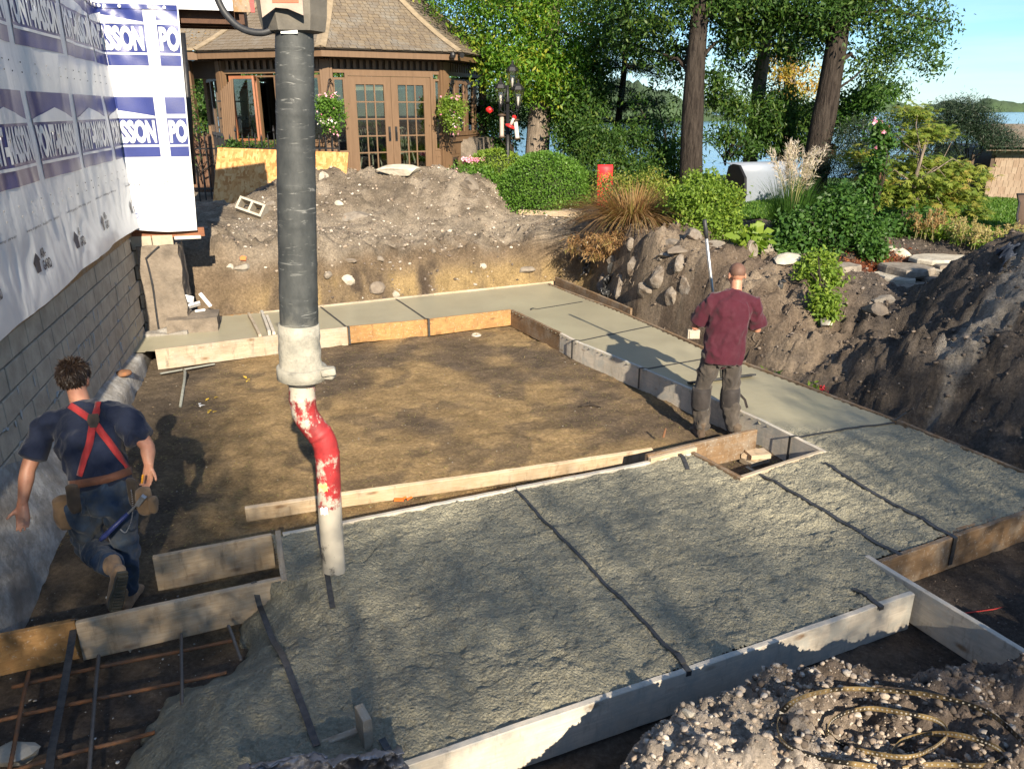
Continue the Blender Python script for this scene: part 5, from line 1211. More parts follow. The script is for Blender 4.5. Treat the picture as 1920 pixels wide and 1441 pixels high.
def leaf_obj(name, P, T, mat, parent, base, size, aspect=.4, droop=.35, flat=0, kind=None, out=None):
    v, f, tn = leaves(P - np.array(base), size, aspect, T, droop, flat=flat, out=out)
    o = link(name, mesh_np(name, v, f, False, np.repeat(tn[:, None], 3, 1)), MAT[mat], parent)
    if kind: o['kind'] = kind
    return o
t = NT('bark'); wv = t.coord('World', (7, 7, 1.1)); h_ = t.noise(wv, 3, 7, .65, .5); c = t.mix(t.ramp(h_, [(.35, 0.), (.62, 1.)]), (.018,.014,.012), (.055,.044,.036)); t.bsdf(c, .95, 0, t.bump(h_, .9, .05), .15)  # bark kept dark: shade on the lakeside trunks is put into the colour
t = NT('bark_pale'); wv = t.coord('World', (7, 7, 1.3)); h_ = t.noise(wv, 3, 7, .65, .5); c = t.mix(t.ramp(h_, [(.35, 0.), (.62, 1.)]), (.11,.09,.07), (.25,.20,.155)); t.bsdf(c, .95, 0, t.bump(h_, .9, .05), .15)
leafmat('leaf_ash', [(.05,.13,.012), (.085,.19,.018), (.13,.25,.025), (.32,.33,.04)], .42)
leafmat('leaf_dark', [(.018,.048,.010), (.035,.082,.015), (.06,.125,.022), (.12,.17,.03)], .36)  # deep green carries the shade of the right-hand crowns in the colour
leafmat('leaf_mid', [(.028,.075,.014), (.05,.12,.02), (.085,.17,.03)], .35)
leafmat('needle', [(.012,.026,.014), (.022,.042,.02), (.035,.058,.026)], .15)
leafmat('leaf_hedge', [(.055,.13,.016), (.085,.18,.022), (.13,.235,.035)], .3)
leafmat('leaf_lime', [(.09,.16,.02), (.15,.24,.03), (.26,.34,.05)], .4)
leafmat('leaf_maple', [(.08,.13,.022), (.14,.20,.03), (.24,.28,.05), (.34,.26,.07)], .42)
leafmat('leaf_rust', [(.16,.085,.035), (.28,.155,.065), (.38,.24,.11), (.24,.22,.06)], .3)
leafmat('leaf_yellow', [(.24,.22,.04), (.38,.30,.05), (.40,.20,.04)], .4)
leafmat('plume', [(.44,.36,.26), (.58,.50,.40), (.68,.62,.52)], .4)
leafmat('straw', [(.30,.22,.09), (.42,.34,.16), (.35,.34,.10)], .35)
leafmat('bloom_pink', [(.75,.22,.36), (.85,.42,.52), (.85,.60,.62)], .3); leafmat('bloom_white', [(.8,.76,.7), (.85,.72,.70)], .3); leafmat('bloom_red', [(.7,.05,.08), (.8,.12,.1)], .3)
def trunk(pts, rs, mat, parent, base, n=14, name='trunk', seed=0):
    P = [Vector(p) for p in pts]; sm = []
    for i in range(len(P)-1):
        p0, p1, p2, p3 = P[max(i-1,0)], P[i], P[i+1], P[min(i+2, len(P)-1)]
        for q in np.linspace(0, 1, 8)[:-1]: q = float(q); sm.append((.5*((2*p1) + (p2-p0)*q + (2*p0-5*p1+4*p2-p3)*q*q + (3*p1-p0-3*p2+p3)*q**3), rs[i] + (rs[i+1]-rs[i])*q))
    sm.append((P[-1], rs[-1])); m = MB(); m.tube([a - Vector(base) for a, _ in sm], [r for _, r in sm], n)
    if n >= 10:
        for i, p in enumerate(m.v):
            c = sm[min(i//n, len(sm)-1)][0] - Vector(base); d = Vector(p) - c; k = 1 + .07*float(vnoise(p[0]*9+seed, p[1]*9, p[2]*1.2)) + .06*float(vnoise(p[0]*3+seed, p[1]*3, p[2]*.9)); m.v[i] = tuple(c + d*k)
    return m.obj(name, MAT[mat], parent, True)
def limbs(starts, tips, r, mat, parent, base, n, seed, name='limb'):
    """branches reaching from the trunk to chosen twig tips"""
    rr_ = random.Random(seed); m = MB(); tl = list(range(len(tips))); rr_.shuffle(tl)
    for i in tl[:n]:
        b = Vector(tips[i]); a = min(starts, key=lambda s: (s - b).length + rr_.uniform(0, .8) + max(0, s.z - b.z)*1.2); mid = lerp(a, b, .5) + Vector((rr_.uniform(-.15,.15), rr_.uniform(-.15,.15), rr_.uniform(.0,.3)))
        q = [a, lerp(a, mid, .6), mid, lerp(mid, b, .6), b]; k = r*rr_.uniform(.5, 1.1); m.tube([x - Vector(base) for x in q], [k, k*.8, k*.6, k*.4, k*.15], 6, False)
    return m.obj(name, MAT[mat], parent, True)
GTREE = 'trees between the garden and the lake'
def clump(px, py, Yd, rx, ry, rz, tw, nl, sp): return (PY(px, py, Yd), (rx, ry, rz), tw, nl, sp)
def tree(name, label, trunk_px, Yd, rs, clumps, mat, bark, leaf, aspect=.38, droop=.5, gaps=.1, nlimb=16, seed=1, lr=.05, zbase=None, group=GTREE, cat='tree', flat=0, extra=None):
    pts = [PY(px, py, Yd + dy) for (px, py, dy) in [(a + (0,))[:3] for a in trunk_px]]
    base = pts[0].copy(); gz = float(ground_z(np.array([base.x]), np.array([base.y]), False)[0]); base.z = min(base.z, gz)
    pts[0].z = base.z - .1
    t_ = empty(name, base, label=label, cat=cat, group=group); trunk(pts, rs, bark, t_, base, seed=seed)
    P, T, tips = crown_points(clumps, gaps); leaf_obj('crown', P, T, mat, t_, base, leaf, aspect, droop, flat)
    st = []
    for i in range(len(pts)-1): st += [lerp(pts[i], pts[i+1], q) for q in (.0, .33, .66)]
    st = st[3:] or st
    if nlimb: limbs(st, tips, lr, bark, t_, base, nlimb, seed)
    if extra: extra(t_, base)
    return t_
tree('ash_tree', 'big ash tree with sunlit bright green crown beside the pavilion roof', [(1004,300),(1012,220),(1028,120),(1036,20),(1040,-120)], 19.0, [.30,.26,.22,.19,.15],
     [clump(860,30,20.5,1.5,1.2,1.0,147,39,0.210), clump(955,40,19.5,1.3,1.3,1.1,170,39,0.210), clump(1055,50,19,1.1,1.2,1.2,155,39,0.210), clump(1000,135,18.4,.85,.6,.6,116,39,0.179), clump(1075,165,18.6,.45,.5,.9,93,39,0.158),
      clump(935,120,19.2,.5,.5,.5,58,39,0.158), clump(970,-60,19.5,2.6,2,1.2,248,36,0.273), clump(800,-20,21,1.6,1.2,.9,108,36,0.231), clump(1110,100,19.5,.5,.5,.9,71,36,0.189)], 'leaf_ash', 'bark_pale', .105, nlimb=26, seed=2)
def pine_needles(t_, base): pass
# pine with open whorls of dark needles
pb = PY(1150, 300, 19.5); pt = empty('pine_tree', pb, label='thin dark pine with open level branches in front of the lake', cat='tree', group=GTREE)
trunk([PY(1150,330,19.5), PY(1160,220,19.5), PY(1171,120,19.5), PY(1176,-40,19.5)], [.10,.085,.07,.05], 'bark', pt, pb, 10)
m = MB(); NP = []; rr_ = random.Random(4)
for (py, ln, cnt) in ((40,1.5,6),(85,1.5,6),(125,1.4,6),(160,1.5,7),(195,1.4,6),(228,1.3,6),(255,1.1,5)):
    o_ = lerp(PY(1156,260,19.5), PY(1175,20,19.5), (260-py)/240.)
    for j in range(cnt):
        a = rr_.uniform(0, 2*pi); l_ = ln*rr_.uniform(.6,1.05); e_ = o_ + Vector((cos(a)*l_, sin(a)*l_*.8, rr_.uniform(-.25,.12))); mid = lerp(o_, e_, .5) + Vector((0,0,.08)); m.tube([o_-pb, mid-pb, e_-pb], [.022,.015,.006], 5, False)
        for k in range(26):
            q = rr_.uniform(.35, 1.05); c_ = lerp(o_, e_, q) + Vector((rr_.gauss(0,.13), rr_.gauss(0,.13), rr_.gauss(.02,.06))); NP.append(c_)
m.obj('branches', MAT['bark'], pt, True)
NPa = np.repeat(np.array(NP), 16, 0) + G.normal(0, .02, (len(NP)*16, 3)); leaf_obj('crown', NPa, np.clip(np.repeat(G.beta(2,2,len(NP)),16)+G.normal(0,.1,len(NPa)),0,1), 'needle', pt, pb, .13, .10, -.05)
tree('maple_tree', 'straight dark trunk with deep green crown in the middle of the lake view', [(1298,345),(1297,250),(1302,150),(1308,70),(1316,-60)], 16.0, [.235,.21,.19,.17,.14],
     [clump(1240,10,16.5,1.2,1,.55,108,34,0.189), clump(1370,5,16.2,.8,.9,.55,93,34,0.179), clump(1385,70,16.5,.33,.4,.35,40,34,0.137), clump(1200,75,17,.55,.6,.45,52,34,0.168), clump(1265,110,16.8,.35,.4,.4,34,34,0.137), clump(1300,-60,16.5,2.2,1.6,.9,170,34,0.252), clump(1150,30,18,.9,.8,.7,77,34,0.210), clump(1340,150,16.6,.25,.3,.3,21,32,0.126), clump(1420,20,16.5,.7,.7,.5,69,34,0.168)], 'leaf_dark', 'bark', .10, nlimb=20, seed=5)
tree('maple_tree', 'slim grey trunk between the straight dark trunk and the grey panel', [(1405,320),(1411,255),(1424,160),(1438,60),(1450,-60)], 18.0, [.165,.15,.14,.12,.1],
     [clump(1430,-40,18,1.6,1.2,.6,93,34,0.231), clump(1395,95,18,.45,.4,.55,37,34,0.158), clump(1470,60,18.3,.5,.5,.6,52,34,0.168), clump(1400,150,18.2,.3,.3,.4,21,32,0.147)], 'leaf_dark', 'bark_pale', .10, nlimb=12, seed=6, lr=.035)
tree('broken_tree', 'pale broken trunk wrapped in yellowing creeper behind the slim grey trunk', [(1472,260),(1478,190),(1481,140),(1484,84)], 22.0, [.16,.15,.14,.10],
     [clump(1478,150,21.6,.35,.3,.9,46,29,0.126), clump(1520,150,22,.5,.4,.5,31,25,0.147), clump(1450,120,22,.5,.4,.4,21,25,0.147)], 'leaf_yellow', 'bark_pale', .10, nlimb=6, seed=7, lr=.03)
tree('maple_tree', 'thick dark trunk leaning to the right with an airy crown against the sky', [(1527,330),(1536,270),(1552,180),(1567,95),(1582,0),(1596,-90)], 16.0, [.26,.24,.22,.20,.17,.14],
     [clump(1690,40,16.3,.75,.8,.75,93,27,0.179), clump(1730,60,16.5,.5,.5,.5,40,25,0.168), clump(1640,110,16.2,.65,.5,.45,55,27,0.168), clump(1660,160,16,.35,.35,.3,24,25,0.137), clump(1620,0,16,.9,.8,.6,93,29,0.189), clump(1540,20,16,.8,.8,.6,93,32,0.189), clump(1640,-70,16.5,1.6,1.2,.7,108,29,0.231), clump(1500,70,16.3,.5,.5,.5,55,32,0.158), clump(1480,-10,16.3,.9,.8,.6,86,32,0.189), clump(1750,120,16.6,.3,.3,.3,15,23,0.137)], 'leaf_dark', 'bark', .095, nlimb=26, seed=8)
# background growth along the shore
GB = 'shrubs along the lake shore'
def shrub(name, label, base_px, Yd, clumps, mat, leaf, aspect=.4, droop=.3, gaps=.15, nstem=8, seed=1, flat=0, group=GB, cat='shrub', stem='bark', lr=.02):
    b = PY(*base_px, Yd); o = empty(name, b, label=label, cat=cat, group=group); P, T, tips = crown_points(clumps, gaps); leaf_obj('foliage', P, T, mat, o, b, leaf, aspect, droop, flat)
    if nstem: limbs([b, b + Vector((.05,0,.1)), b + Vector((-.05,.03,.15))], tips, lr, stem, o, b, nstem, seed, 'stems')
    return o
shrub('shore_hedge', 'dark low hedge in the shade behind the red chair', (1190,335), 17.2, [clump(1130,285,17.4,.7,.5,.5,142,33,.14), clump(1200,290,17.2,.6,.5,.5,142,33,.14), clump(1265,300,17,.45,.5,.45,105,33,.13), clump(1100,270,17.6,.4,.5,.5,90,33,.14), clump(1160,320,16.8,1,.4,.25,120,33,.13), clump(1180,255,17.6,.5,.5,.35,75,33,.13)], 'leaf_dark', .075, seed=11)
shrub('leafy_sapling', 'dark leafy sapling standing right of the sunlit ash trunk', (1090,310), 18.2, [clump(1095,200,18.4,.5,.5,.7,105,33,.15), clump(1120,150,18.6,.4,.4,.6,66,33,.15), clump(1080,255,18.2,.5,.4,.4,75,33,.14), clump(1060,215,19,.4,.4,.5,51,30,.14)], 'leaf_dark', .10, seed=12)
shrub('bare_shrub', 'thin open shrub with bare crossing twigs left of the straight dark trunk', (1260,320), 17.6, [clump(1240,200,17.6,.6,.5,.6,33,19,.14), clump(1270,240,17.4,.4,.4,.4,24,19,.13), clump(1215,240,17.6,.4,.4,.3,21,19,.13)], 'leaf_dark', .09, nstem=18, seed=13, gaps=0)
shrub('sumac_bush', 'drooping green bush between the straight dark trunk and the slim grey one', (1360,310), 17, [clump(1350,185,17,.35,.4,.3,36,28,.13), clump(1385,190,17.2,.4,.4,.3,39,28,.13), clump(1345,250,16.8,.35,.3,.35,27,26,.12), clump(1385,270,17,.4,.4,.3,39,26,.12), clump(1360,215,17,.5,.4,.3,27,24,.13)], 'leaf_dark', .11, .28, .7, nstem=14, seed=14)
shrub('sumac_bush', 'dense green bush filling the gap left of the thick leaning trunk', (1475,320), 17.4, [clump(1460,195,17.4,.35,.4,.45,66,30,.14), clump(1500,225,17.6,.45,.4,.4,81,30,.14), clump(1455,255,17.2,.45,.4,.4,75,30,.14), clump(1510,275,17.4,.4,.4,.3,66,30,.13), clump(1430,215,17.2,.3,.3,.4,39,28,.13)], 'leaf_dark', .12, .28, .7, nstem=12, seed=15)
shrub('lilac_bush', 'green bush with fresh leaves right of the thick leaning trunk', (1620,330), 16.8, [clump(1615,195,16.8,.4,.4,.35,69,30,.13), clump(1580,215,16.9,.25,.3,.4,39,30,.13), clump(1650,175,17,.3,.3,.2,30,28,.12)], 'leaf_mid', .10, seed=16)
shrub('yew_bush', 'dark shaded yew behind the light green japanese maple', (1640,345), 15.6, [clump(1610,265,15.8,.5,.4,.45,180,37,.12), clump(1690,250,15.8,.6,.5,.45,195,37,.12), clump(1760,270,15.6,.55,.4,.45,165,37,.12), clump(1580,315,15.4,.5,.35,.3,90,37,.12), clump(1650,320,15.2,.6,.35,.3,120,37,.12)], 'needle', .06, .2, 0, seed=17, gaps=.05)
shrub('juniper_bush', 'feathery dark juniper spreading over the shed roof', (1810,330), 15.6, [clump(1800,215,15.6,.42,.4,.3,165,37,.11), clump(1770,235,15.6,.3,.4,.3,90,37,.11), clump(1850,255,15.4,.45,.3,.22,135,37,.10), clump(1835,225,15.6,.3,.4,.25,90,37,.10), clump(1880,270,15.2,.4,.3,.1,54,33,.09)], 'needle', .07, .16, -.3, seed=18, gaps=.1)
shrub('shore_bushes', 'low dark bushes between the pavilion and the ash trunk', (960,300), 19.6, [clump(930,240,20.4,.5,.5,.8,90,30,.16), clump(900,180,21,.5,.5,.9,69,30,.18), clump(975,190,20.6,.4,.4,.7,54,30,.15)], 'leaf_mid', .10, seed=19)
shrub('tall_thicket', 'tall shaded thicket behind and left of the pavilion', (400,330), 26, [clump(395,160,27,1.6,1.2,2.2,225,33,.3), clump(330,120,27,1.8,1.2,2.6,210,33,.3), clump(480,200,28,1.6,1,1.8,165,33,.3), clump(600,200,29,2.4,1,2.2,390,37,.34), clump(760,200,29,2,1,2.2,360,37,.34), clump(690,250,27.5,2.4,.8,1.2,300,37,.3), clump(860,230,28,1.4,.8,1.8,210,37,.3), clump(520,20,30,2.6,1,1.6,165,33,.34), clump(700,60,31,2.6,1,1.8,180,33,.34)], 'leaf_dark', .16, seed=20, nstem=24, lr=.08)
# ---- clipped round hedge
def dome(name, label, c, rx, ry, rz, n, mat, leaf, cat='hedge', seed=3, group=None):
    g = np.random.default_rng(seed); q = nrm_(g.normal(size=(n, 3))); q[:, 2] = np.abs(q[:, 2])*1.0 - .12*(g.uniform(size=n) < .5); q = nrm_(q)
    w = 1 + .05*fbm(q[:, 0]*3+seed, q[:, 1]*3, q[:, 2]*3, 3); P = q * np.array([rx, ry, rz]) * w[:, None] * g.uniform(.88, 1.01, n)[:, None]; o = empty(name, c, label=label, cat=cat, group=group)
    T = np.clip(.5 + .45*fbm(q[:, 0]*5, q[:, 1]*5, q[:, 2]*5+seed, 3) + g.normal(0, .15, n), 0, 1); leaf_obj('foliage', P + np.array(c), T, mat, o, c, leaf, .55, -.1, 0, out=q*.6)
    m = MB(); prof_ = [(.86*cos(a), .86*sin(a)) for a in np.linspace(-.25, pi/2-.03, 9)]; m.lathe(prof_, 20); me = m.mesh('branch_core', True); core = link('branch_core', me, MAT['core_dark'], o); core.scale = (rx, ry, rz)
    return o
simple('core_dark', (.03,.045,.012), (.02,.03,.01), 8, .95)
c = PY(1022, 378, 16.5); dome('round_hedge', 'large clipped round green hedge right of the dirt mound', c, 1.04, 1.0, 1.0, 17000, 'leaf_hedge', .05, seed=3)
c = PY(930, 345, 17.4); dome('round_hedge', 'smaller yellow green clipped hedge behind the lamp post', c, .75, .6, .75, 7000, 'leaf_lime', .05, seed=4)
shrub('flower_bed', 'low bed of leafy pink flowers against the pavilion corner', (885,352), 16.9, [clump(870,325,16.9,.35,.3,.2,70,26,.08), clump(915,330,16.9,.3,.3,.2,60,26,.08), clump(890,345,16.7,.5,.3,.15,70,26,.08), clump(930,350,16.6,.25,.2,.15,30,26,.08)], 'leaf_hedge', .06, nstem=0, seed=23, group=None, cat='flower bed')
b = PY(885,352,16.9); P, T, _ = crown_points([clump(885,300,17.1,.3,.1,.05,30,4,.03), clump(860,325,16.7,.3,.1,.1,16,4,.03)]); leaf_obj('blossoms', P, T, 'bloom_pink', bpy.data.objects['flower_bed'], b, .05, .9, 0)
# ---- hanging baskets
def basket(px, py, Yd, label, mat, seed):
    c = PY(px, py, Yd); o = empty('hanging_basket', c, label=label, cat='hanging basket', group='flower baskets on the pavilion'); g = np.random.default_rng(seed)
    P, T, _ = crown_points([(c, (.30,.26,.24), 90, 22, .06), (c + Vector((0,-.05,.15)), (.22,.2,.15), 40, 20, .06), (c + Vector((.02,-.1,-.25)), (.2,.15,.22), 30, 16, .06)]); leaf_obj('foliage', P, T, mat, o, c, .055, .5, .4)
    P, T, _ = crown_points([(c + Vector((0,-.12,.28)), (.26,.15,.06), 10, 3, .025), (c + Vector((0,-.25,0)), (.25,.05,.25), 5, 2, .02), (c + Vector((.1,-.2,-.4)), (.15,.1,.12), 6, 3, .02)]); leaf_obj('pink_blossoms', P, T, 'bloom_pink', o, c, .042, .9, 0)
    P, T, _ = crown_points([(c + Vector((.05,-.22,-.2)), (.3,.06,.12), 12, 3, .025)]); leaf_obj('white_blossoms', P, T, 'bloom_white', o, c, .035, .9, 0)
    m = MB(); m.lathe([(.0,-.2),(.12,-.17),(.2,-.02),(.2,.0),(0,0)], 14); m.obj('pot', MAT['core_dark'], o, True)
    m = MB(); 
    for a in (0, 2.1, 4.2): m.tube([(.19*cos(a), .19*sin(a), 0), (0, 0, .52)], .005, 4)
    m.tube([(0,0,.52),(.01,.05,.58),(.0,.22,.60),(0,.36,.56),(.02,.38,.45)], .012, 6); m.tube([(0,.36,.42),(.03,.30,.5),(-.02,.26,.56),(0,.18,.58)], .009, 6); m.obj('bracket', MAT['iron'], o, True)
basket(619, 206, 16.75, 'hanging flower basket left of the double doors, with trailing stems', 'leaf_hedge', 1)
basket(846, 206, 17.75, 'yellow green hanging flower basket right of the double doors', 'leaf_lime', 2)
# plant inside the pavilion and ironwork growth
shrub('potted_plant', 'large leaved green plant inside behind the left door leaf', (690,290), 18.4, [clump(692,240,18.4,.25,.2,.45,20,9,.12)], 'leaf_mid', .30, .4, .5, 0, 4, 31, 0, None, 'plant')
shrub('vine_tangle', 'dark vine tangle on the iron fence and porch post', (375,330), 16.9, [clump(360,230,16.9,.12,.2,.7,30,22,.12), clump(375,300,16.8,.2,.2,.3,24,22,.1), clump(470,272,17.0,.55,.1,.08,30,20,.07), clump(440,275,16.95,.2,.1,.12,16,20,.07)], 'leaf_dark', .07, nstem=6, seed=32, group=None, cat='vine')
# ---- garden border on the right bank
GF = 'plants of the garden border'
# brown collapsing grass clump
def grass_clump(name, label, c, n, length, spread, mat, seed, arch=.6, wd=.010, tint=None, lean=(0,0), group=GF, up=1.0, rad=.25):
    g = np.random.default_rng(seed); b = np.array(c); o = empty(name, c, label=label, cat='grass', group=group); V, F_, TN = [], [], []; K = 6
    a = g.uniform(0, 2*pi, n); r0 = np.sqrt(g.uniform(0, 1, n))*rad; ln = length*g.uniform(.5, 1.1, n); out = spread*g.uniform(.1, 1, n); hx = np.cos(a)*r0; hy = np.sin(a)*r0
    dx = np.cos(a)*out + lean[0]; dy = np.sin(a)*out + lean[1]; sx, sy = -np.sin(a), np.cos(a); tn = g.uniform(0, 1, n)
    rows = []
    for i in range(K):
        q = i/(K-1); x = hx + dx*ln*q**1.4; y = hy + dy*ln*q**1.4; z = ln*(up*q - arch*out*q**2.6); w = wd*(1-q*.9)
        rows.append(np.stack([np.stack([x-sx*w, y-sy*w, z], 1), np.stack([x+sx*w, y+sy*w, z], 1)], 1))
    v = np.stack(rows, 1); f0 = np.array([[2*i, 2*i+1, 2*i+3, 2*i+2] for i in range(K-1)]); f = (np.arange(n)[:, None, None]*2*K + f0[None]).reshape(-1, 4); tnv = np.repeat(tn, 2*K)
    link('blades', mesh_np('blades', v.reshape(-1, 3), f, True, np.repeat(tnv[:, None], 3, 1)), MAT[mat], o); tips = np.stack([hx+dx*ln, hy+dy*ln, ln*(up-arch*out)], 1)
    return o, tips, np.stack([dx, dy, up-2.2*arch*out], 1)
def gz1(x, y): return float(ground_z(np.array([x]), np.array([y]), False)[0])
c = PY(1185, 425, 13.4); c.z = gz1(c.x, c.y) - .05; grass_clump('grass_clump', 'rust brown collapsing clump of dead grass above the rock face', c, 1700, 1.25, 1.5, 'leaf_rust', 5, .42, .011, up=.72)
shrub('spirea_bush', 'browning twiggy bush behind the dead grass', (1150,400), 14.4, [clump(1150,355,14.4,.45,.4,.3,90,24,.09), clump(1215,350,14.3,.4,.3,.3,80,24,.09), clump(1250,365,14.2,.3,.3,.25,50,24,.09)], 'leaf_maple', .05, nstem=30, seed=41, group=GF, lr=.012)
c2 = PY(1130, 460, 12.9); shrub('hanging_roots', 'reddish torn roots and dead creeper hanging down the rock face', (1150,440), 13.0, [clump(1120,460,12.9,.3,.15,.22,46,20,.07), clump(1165,450,12.7,.3,.15,.2,46,20,.07), clump(1080,455,13.4,.25,.1,.15,20,20,.06)], 'leaf_rust', .09, .12, .9, nstem=26, seed=42, group=None, cat='roots', lr=.010)
shrub('ivy_bush', 'dense green creeper bush spilling over the rock face behind the worker', (1320,420), 12.4, [clump(1290,370,12.5,.35,.35,.25,110,28,.09), clump(1340,375,12.4,.35,.3,.28,120,28,.09), clump(1325,420,12.1,.4,.25,.25,120,28,.08), clump(1350,455,11.9,.25,.18,.25,70,28,.07), clump(1300,455,11.9,.22,.15,.2,50,28,.07), clump(1320,340,12.6,.3,.25,.15,50,26,.08), clump(1375,430,12.0,.12,.15,.25,34,28,.07)], 'leaf_lime', .055, .55, .5, gaps=0, nstem=10, seed=43, group=GF)
shrub('hosta_plant', 'small plant with broad yellow green leaves right of the creeper bush', (1410,478), 11.1, [clump(1405,455,11.1,.14,.12,.12,20,8,.06), clump(1420,440,11.2,.1,.1,.1,12,8,.05), clump(1392,478,11.0,.12,.1,.06,10,6,.05)], 'leaf_lime', .14, .75, .2, 0, 0, 44, 0, GF, 'plant')
c = PY(1478, 440, 12.2); c.z = gz1(c.x, c.y); o, tips, dr = grass_clump('plume_grass', 'tall ornamental grass with pale feathery plumes before the grey panel', c, 700, 1.05, .62, 'leaf_mid', 6, .5, .008)
g = np.random.default_rng(8); PP, OO = [], []; pm_ = MB()
for i in range(26):
    a = g.uniform(0, 2*pi); l_ = g.uniform(1.0, 1.45); ou = g.uniform(.05, .45); top = Vector((cos(a)*ou, sin(a)*ou*.6, l_)); mid = Vector((cos(a)*ou*.35, sin(a)*ou*.2, l_*.6)); pm_.tube([(0,0,0), mid, top], [.006,.005,.003], 4, False)
    dv = (top-mid).normalized()
    for k in range(70): q = g.uniform(0, 1); p = top + dv*(-.34*q) + Vector(g.normal(0, .012 + .02*q, 3)); PP.append(p + c); OO.append(np.array(dv)*1.1 + np.array([cos(a)*.5, sin(a)*.4, -.2])*q)
leaf_obj('plumes', np.array(PP), G.uniform(0, 1, len(PP)), 'plume', o, c, .085, .10, .1, out=np.array(OO)*1.2); pm_.obj('stalks', MAT['stalk_mat'] if 'stalk_mat' in MAT else simple('stalk_mat', (.30,.27,.12), (.22,.22,.09), 9, .8), o)
shrub('rose_bush', 'big leafy green bush above the stone edging right of the worker', (1550,490), 11.4, [clump(1500,430,11.6,.32,.3,.28,95,24,.09), clump(1560,410,11.6,.35,.3,.28,105,24,.09), clump(1610,430,11.5,.3,.3,.25,90,24,.09), clump(1540,465,11.2,.4,.25,.18,90,24,.08), clump(1630,465,11.1,.22,.2,.15,50,24,.08), clump(1470,460,11.4,.25,.25,.2,50,24,.08), clump(1580,375,11.7,.2,.2,.2,36,22,.09)], 'leaf_mid', .075, .5, .3, nstem=14, seed=45, group=GF)
# climbing rose on a post
b = PY(1640, 400, 12.6); o = empty('climbing_rose', b, label='narrow climbing rose on a stake with pale pink blooms', cat='rose', group=GF); P, T, tips = crown_points([clump(1650,255,12.6,.15,.12,.18,26,18,.07), clump(1640,300,12.6,.12,.1,.25,24,18,.06), clump(1632,350,12.6,.1,.1,.25,22,18,.06), clump(1665,270,12.6,.12,.1,.1,12,18,.05), clump(1625,385,12.6,.14,.1,.15,16,18,.06)]); leaf_obj('foliage', P, T, 'leaf_mid', o, b, .07, .6, .3); limbs([b], tips, .012, 'bark', o, b, 10, 3, 'stems')
P, T, _ = crown_points([clump(1652,247,12.5,.03,.03,.03,2,9,.016), clump(1640,225,12.5,.1,.04,.03,4,3,.012), clump(1645,278,12.5,.05,.04,.03,2,4,.014)]); leaf_obj('blossoms', P, T, 'bloom_pink', o, b, .045, .9, 0)
m = MB(); m.tube([(0,.05,-.4),(.03,.05,PY(1650,235,12.6).z-b.z)], .018, 6); m.obj('stake', MAT['gate_wood'], o)
# japanese maple: star shaped leaves in tiers
def star_leaves(P, size, T, g=G, n=5):
    N = len(P); ax = np.stack([g.normal(0, .35, N), g.normal(0, .35, N) - .25, np.ones(N)], 1); ax = nrm_(ax); ref = nrm_(g.normal(size=(N, 3))); s = nrm_(np.cross(ax, ref)); t2 = np.cross(ax, s); sz = size*g.uniform(.7, 1.2, N)[:, None]
    V = np.empty((N, n, 4, 3))
    for i in range(n):
        a = (i-(n-1)/2)*.62; d = s*cos(a) + t2*sin(a) - ax*.25; w = t2*cos(a) - s*sin(a); k = 1.0 - .12*abs(i-(n-1)/2)
        V[:, i, 0] = P; V[:, i, 1] = P + d*sz*k*.45 + w*sz*.11; V[:, i, 2] = P + d*sz*k; V[:, i, 3] = P + d*sz*k*.45 - w*sz*.11
    return V.reshape(-1, 3), np.arange(N*n*4).reshape(-1, 4), np.repeat(T, n*4)
def jmaple(clumps, base_px, Yd, label):
    b = PY(*base_px, Yd); b.z = gz1(b.x, b.y) - .05; o = empty('japanese_maple', b, label=label, cat='tree'); P, T, tips = crown_points(clumps, .05); v, f, tn = star_leaves(P - np.array(b), .105, T); link('crown', mesh_np('crown', v, f, False, np.repeat(tn[:, None], 3, 1)), MAT['leaf_maple'], o)
    trunk([b, b + Vector((.03,0,.3)), b + Vector((-.02,0,.7)), b + Vector((.05,0,1.3))], [.05,.04,.032,.02], 'bark_pale', o, b, 8); limbs([b + Vector((0,0,.4)), b + Vector((-.02,0,.7)), b + Vector((.03,0,1.1))], tips, .016, 'bark_pale', o, b, 34, 9); return o
jmaple([clump(1712,215,13.4,.3,.3,.12,30,10,.09), clump(1690,260,13.3,.35,.35,.12,34,10,.09), clump(1750,250,13.5,.35,.3,.12,30,10,.09), clump(1700,310,13.1,.55,.4,.14,70,10,.10), clump(1650,335,13.0,.4,.3,.12,40,10,.09), clump(1770,320,13.1,.45,.35,.13,50,10,.10), clump(1725,345,12.8,.6,.4,.12,80,10,.10), clump(1790,365,12.9,.4,.3,.1,44,10,.09), clump(1680,370,12.8,.4,.3,.1,44,10,.09), clump(1740,390,12.7,.35,.3,.08,34,10,.09), clump(1820,330,13.3,.3,.3,.1,22,9,.09), clump(1610,290,13.4,.25,.2,.1,16,9,.09), clump(1830,390,13,.2,.2,.06,12,9,.09)], (1700,440), 12.7, 'light green japanese maple with layered star leaves in front of the shed')
shrub('peony_plant', 'low dark leaved plant under the japanese maple', (1690,455), 11.9, [clump(1680,425,12,.25,.2,.14,44,20,.08), clump(1730,410,12.2,.3,.2,.12,40,20,.08), clump(1640,440,11.9,.2,.2,.12,30,20,.08)], 'leaf_mid', .08, .5, .2, nstem=6, seed=48, group=GF, cat='plant')
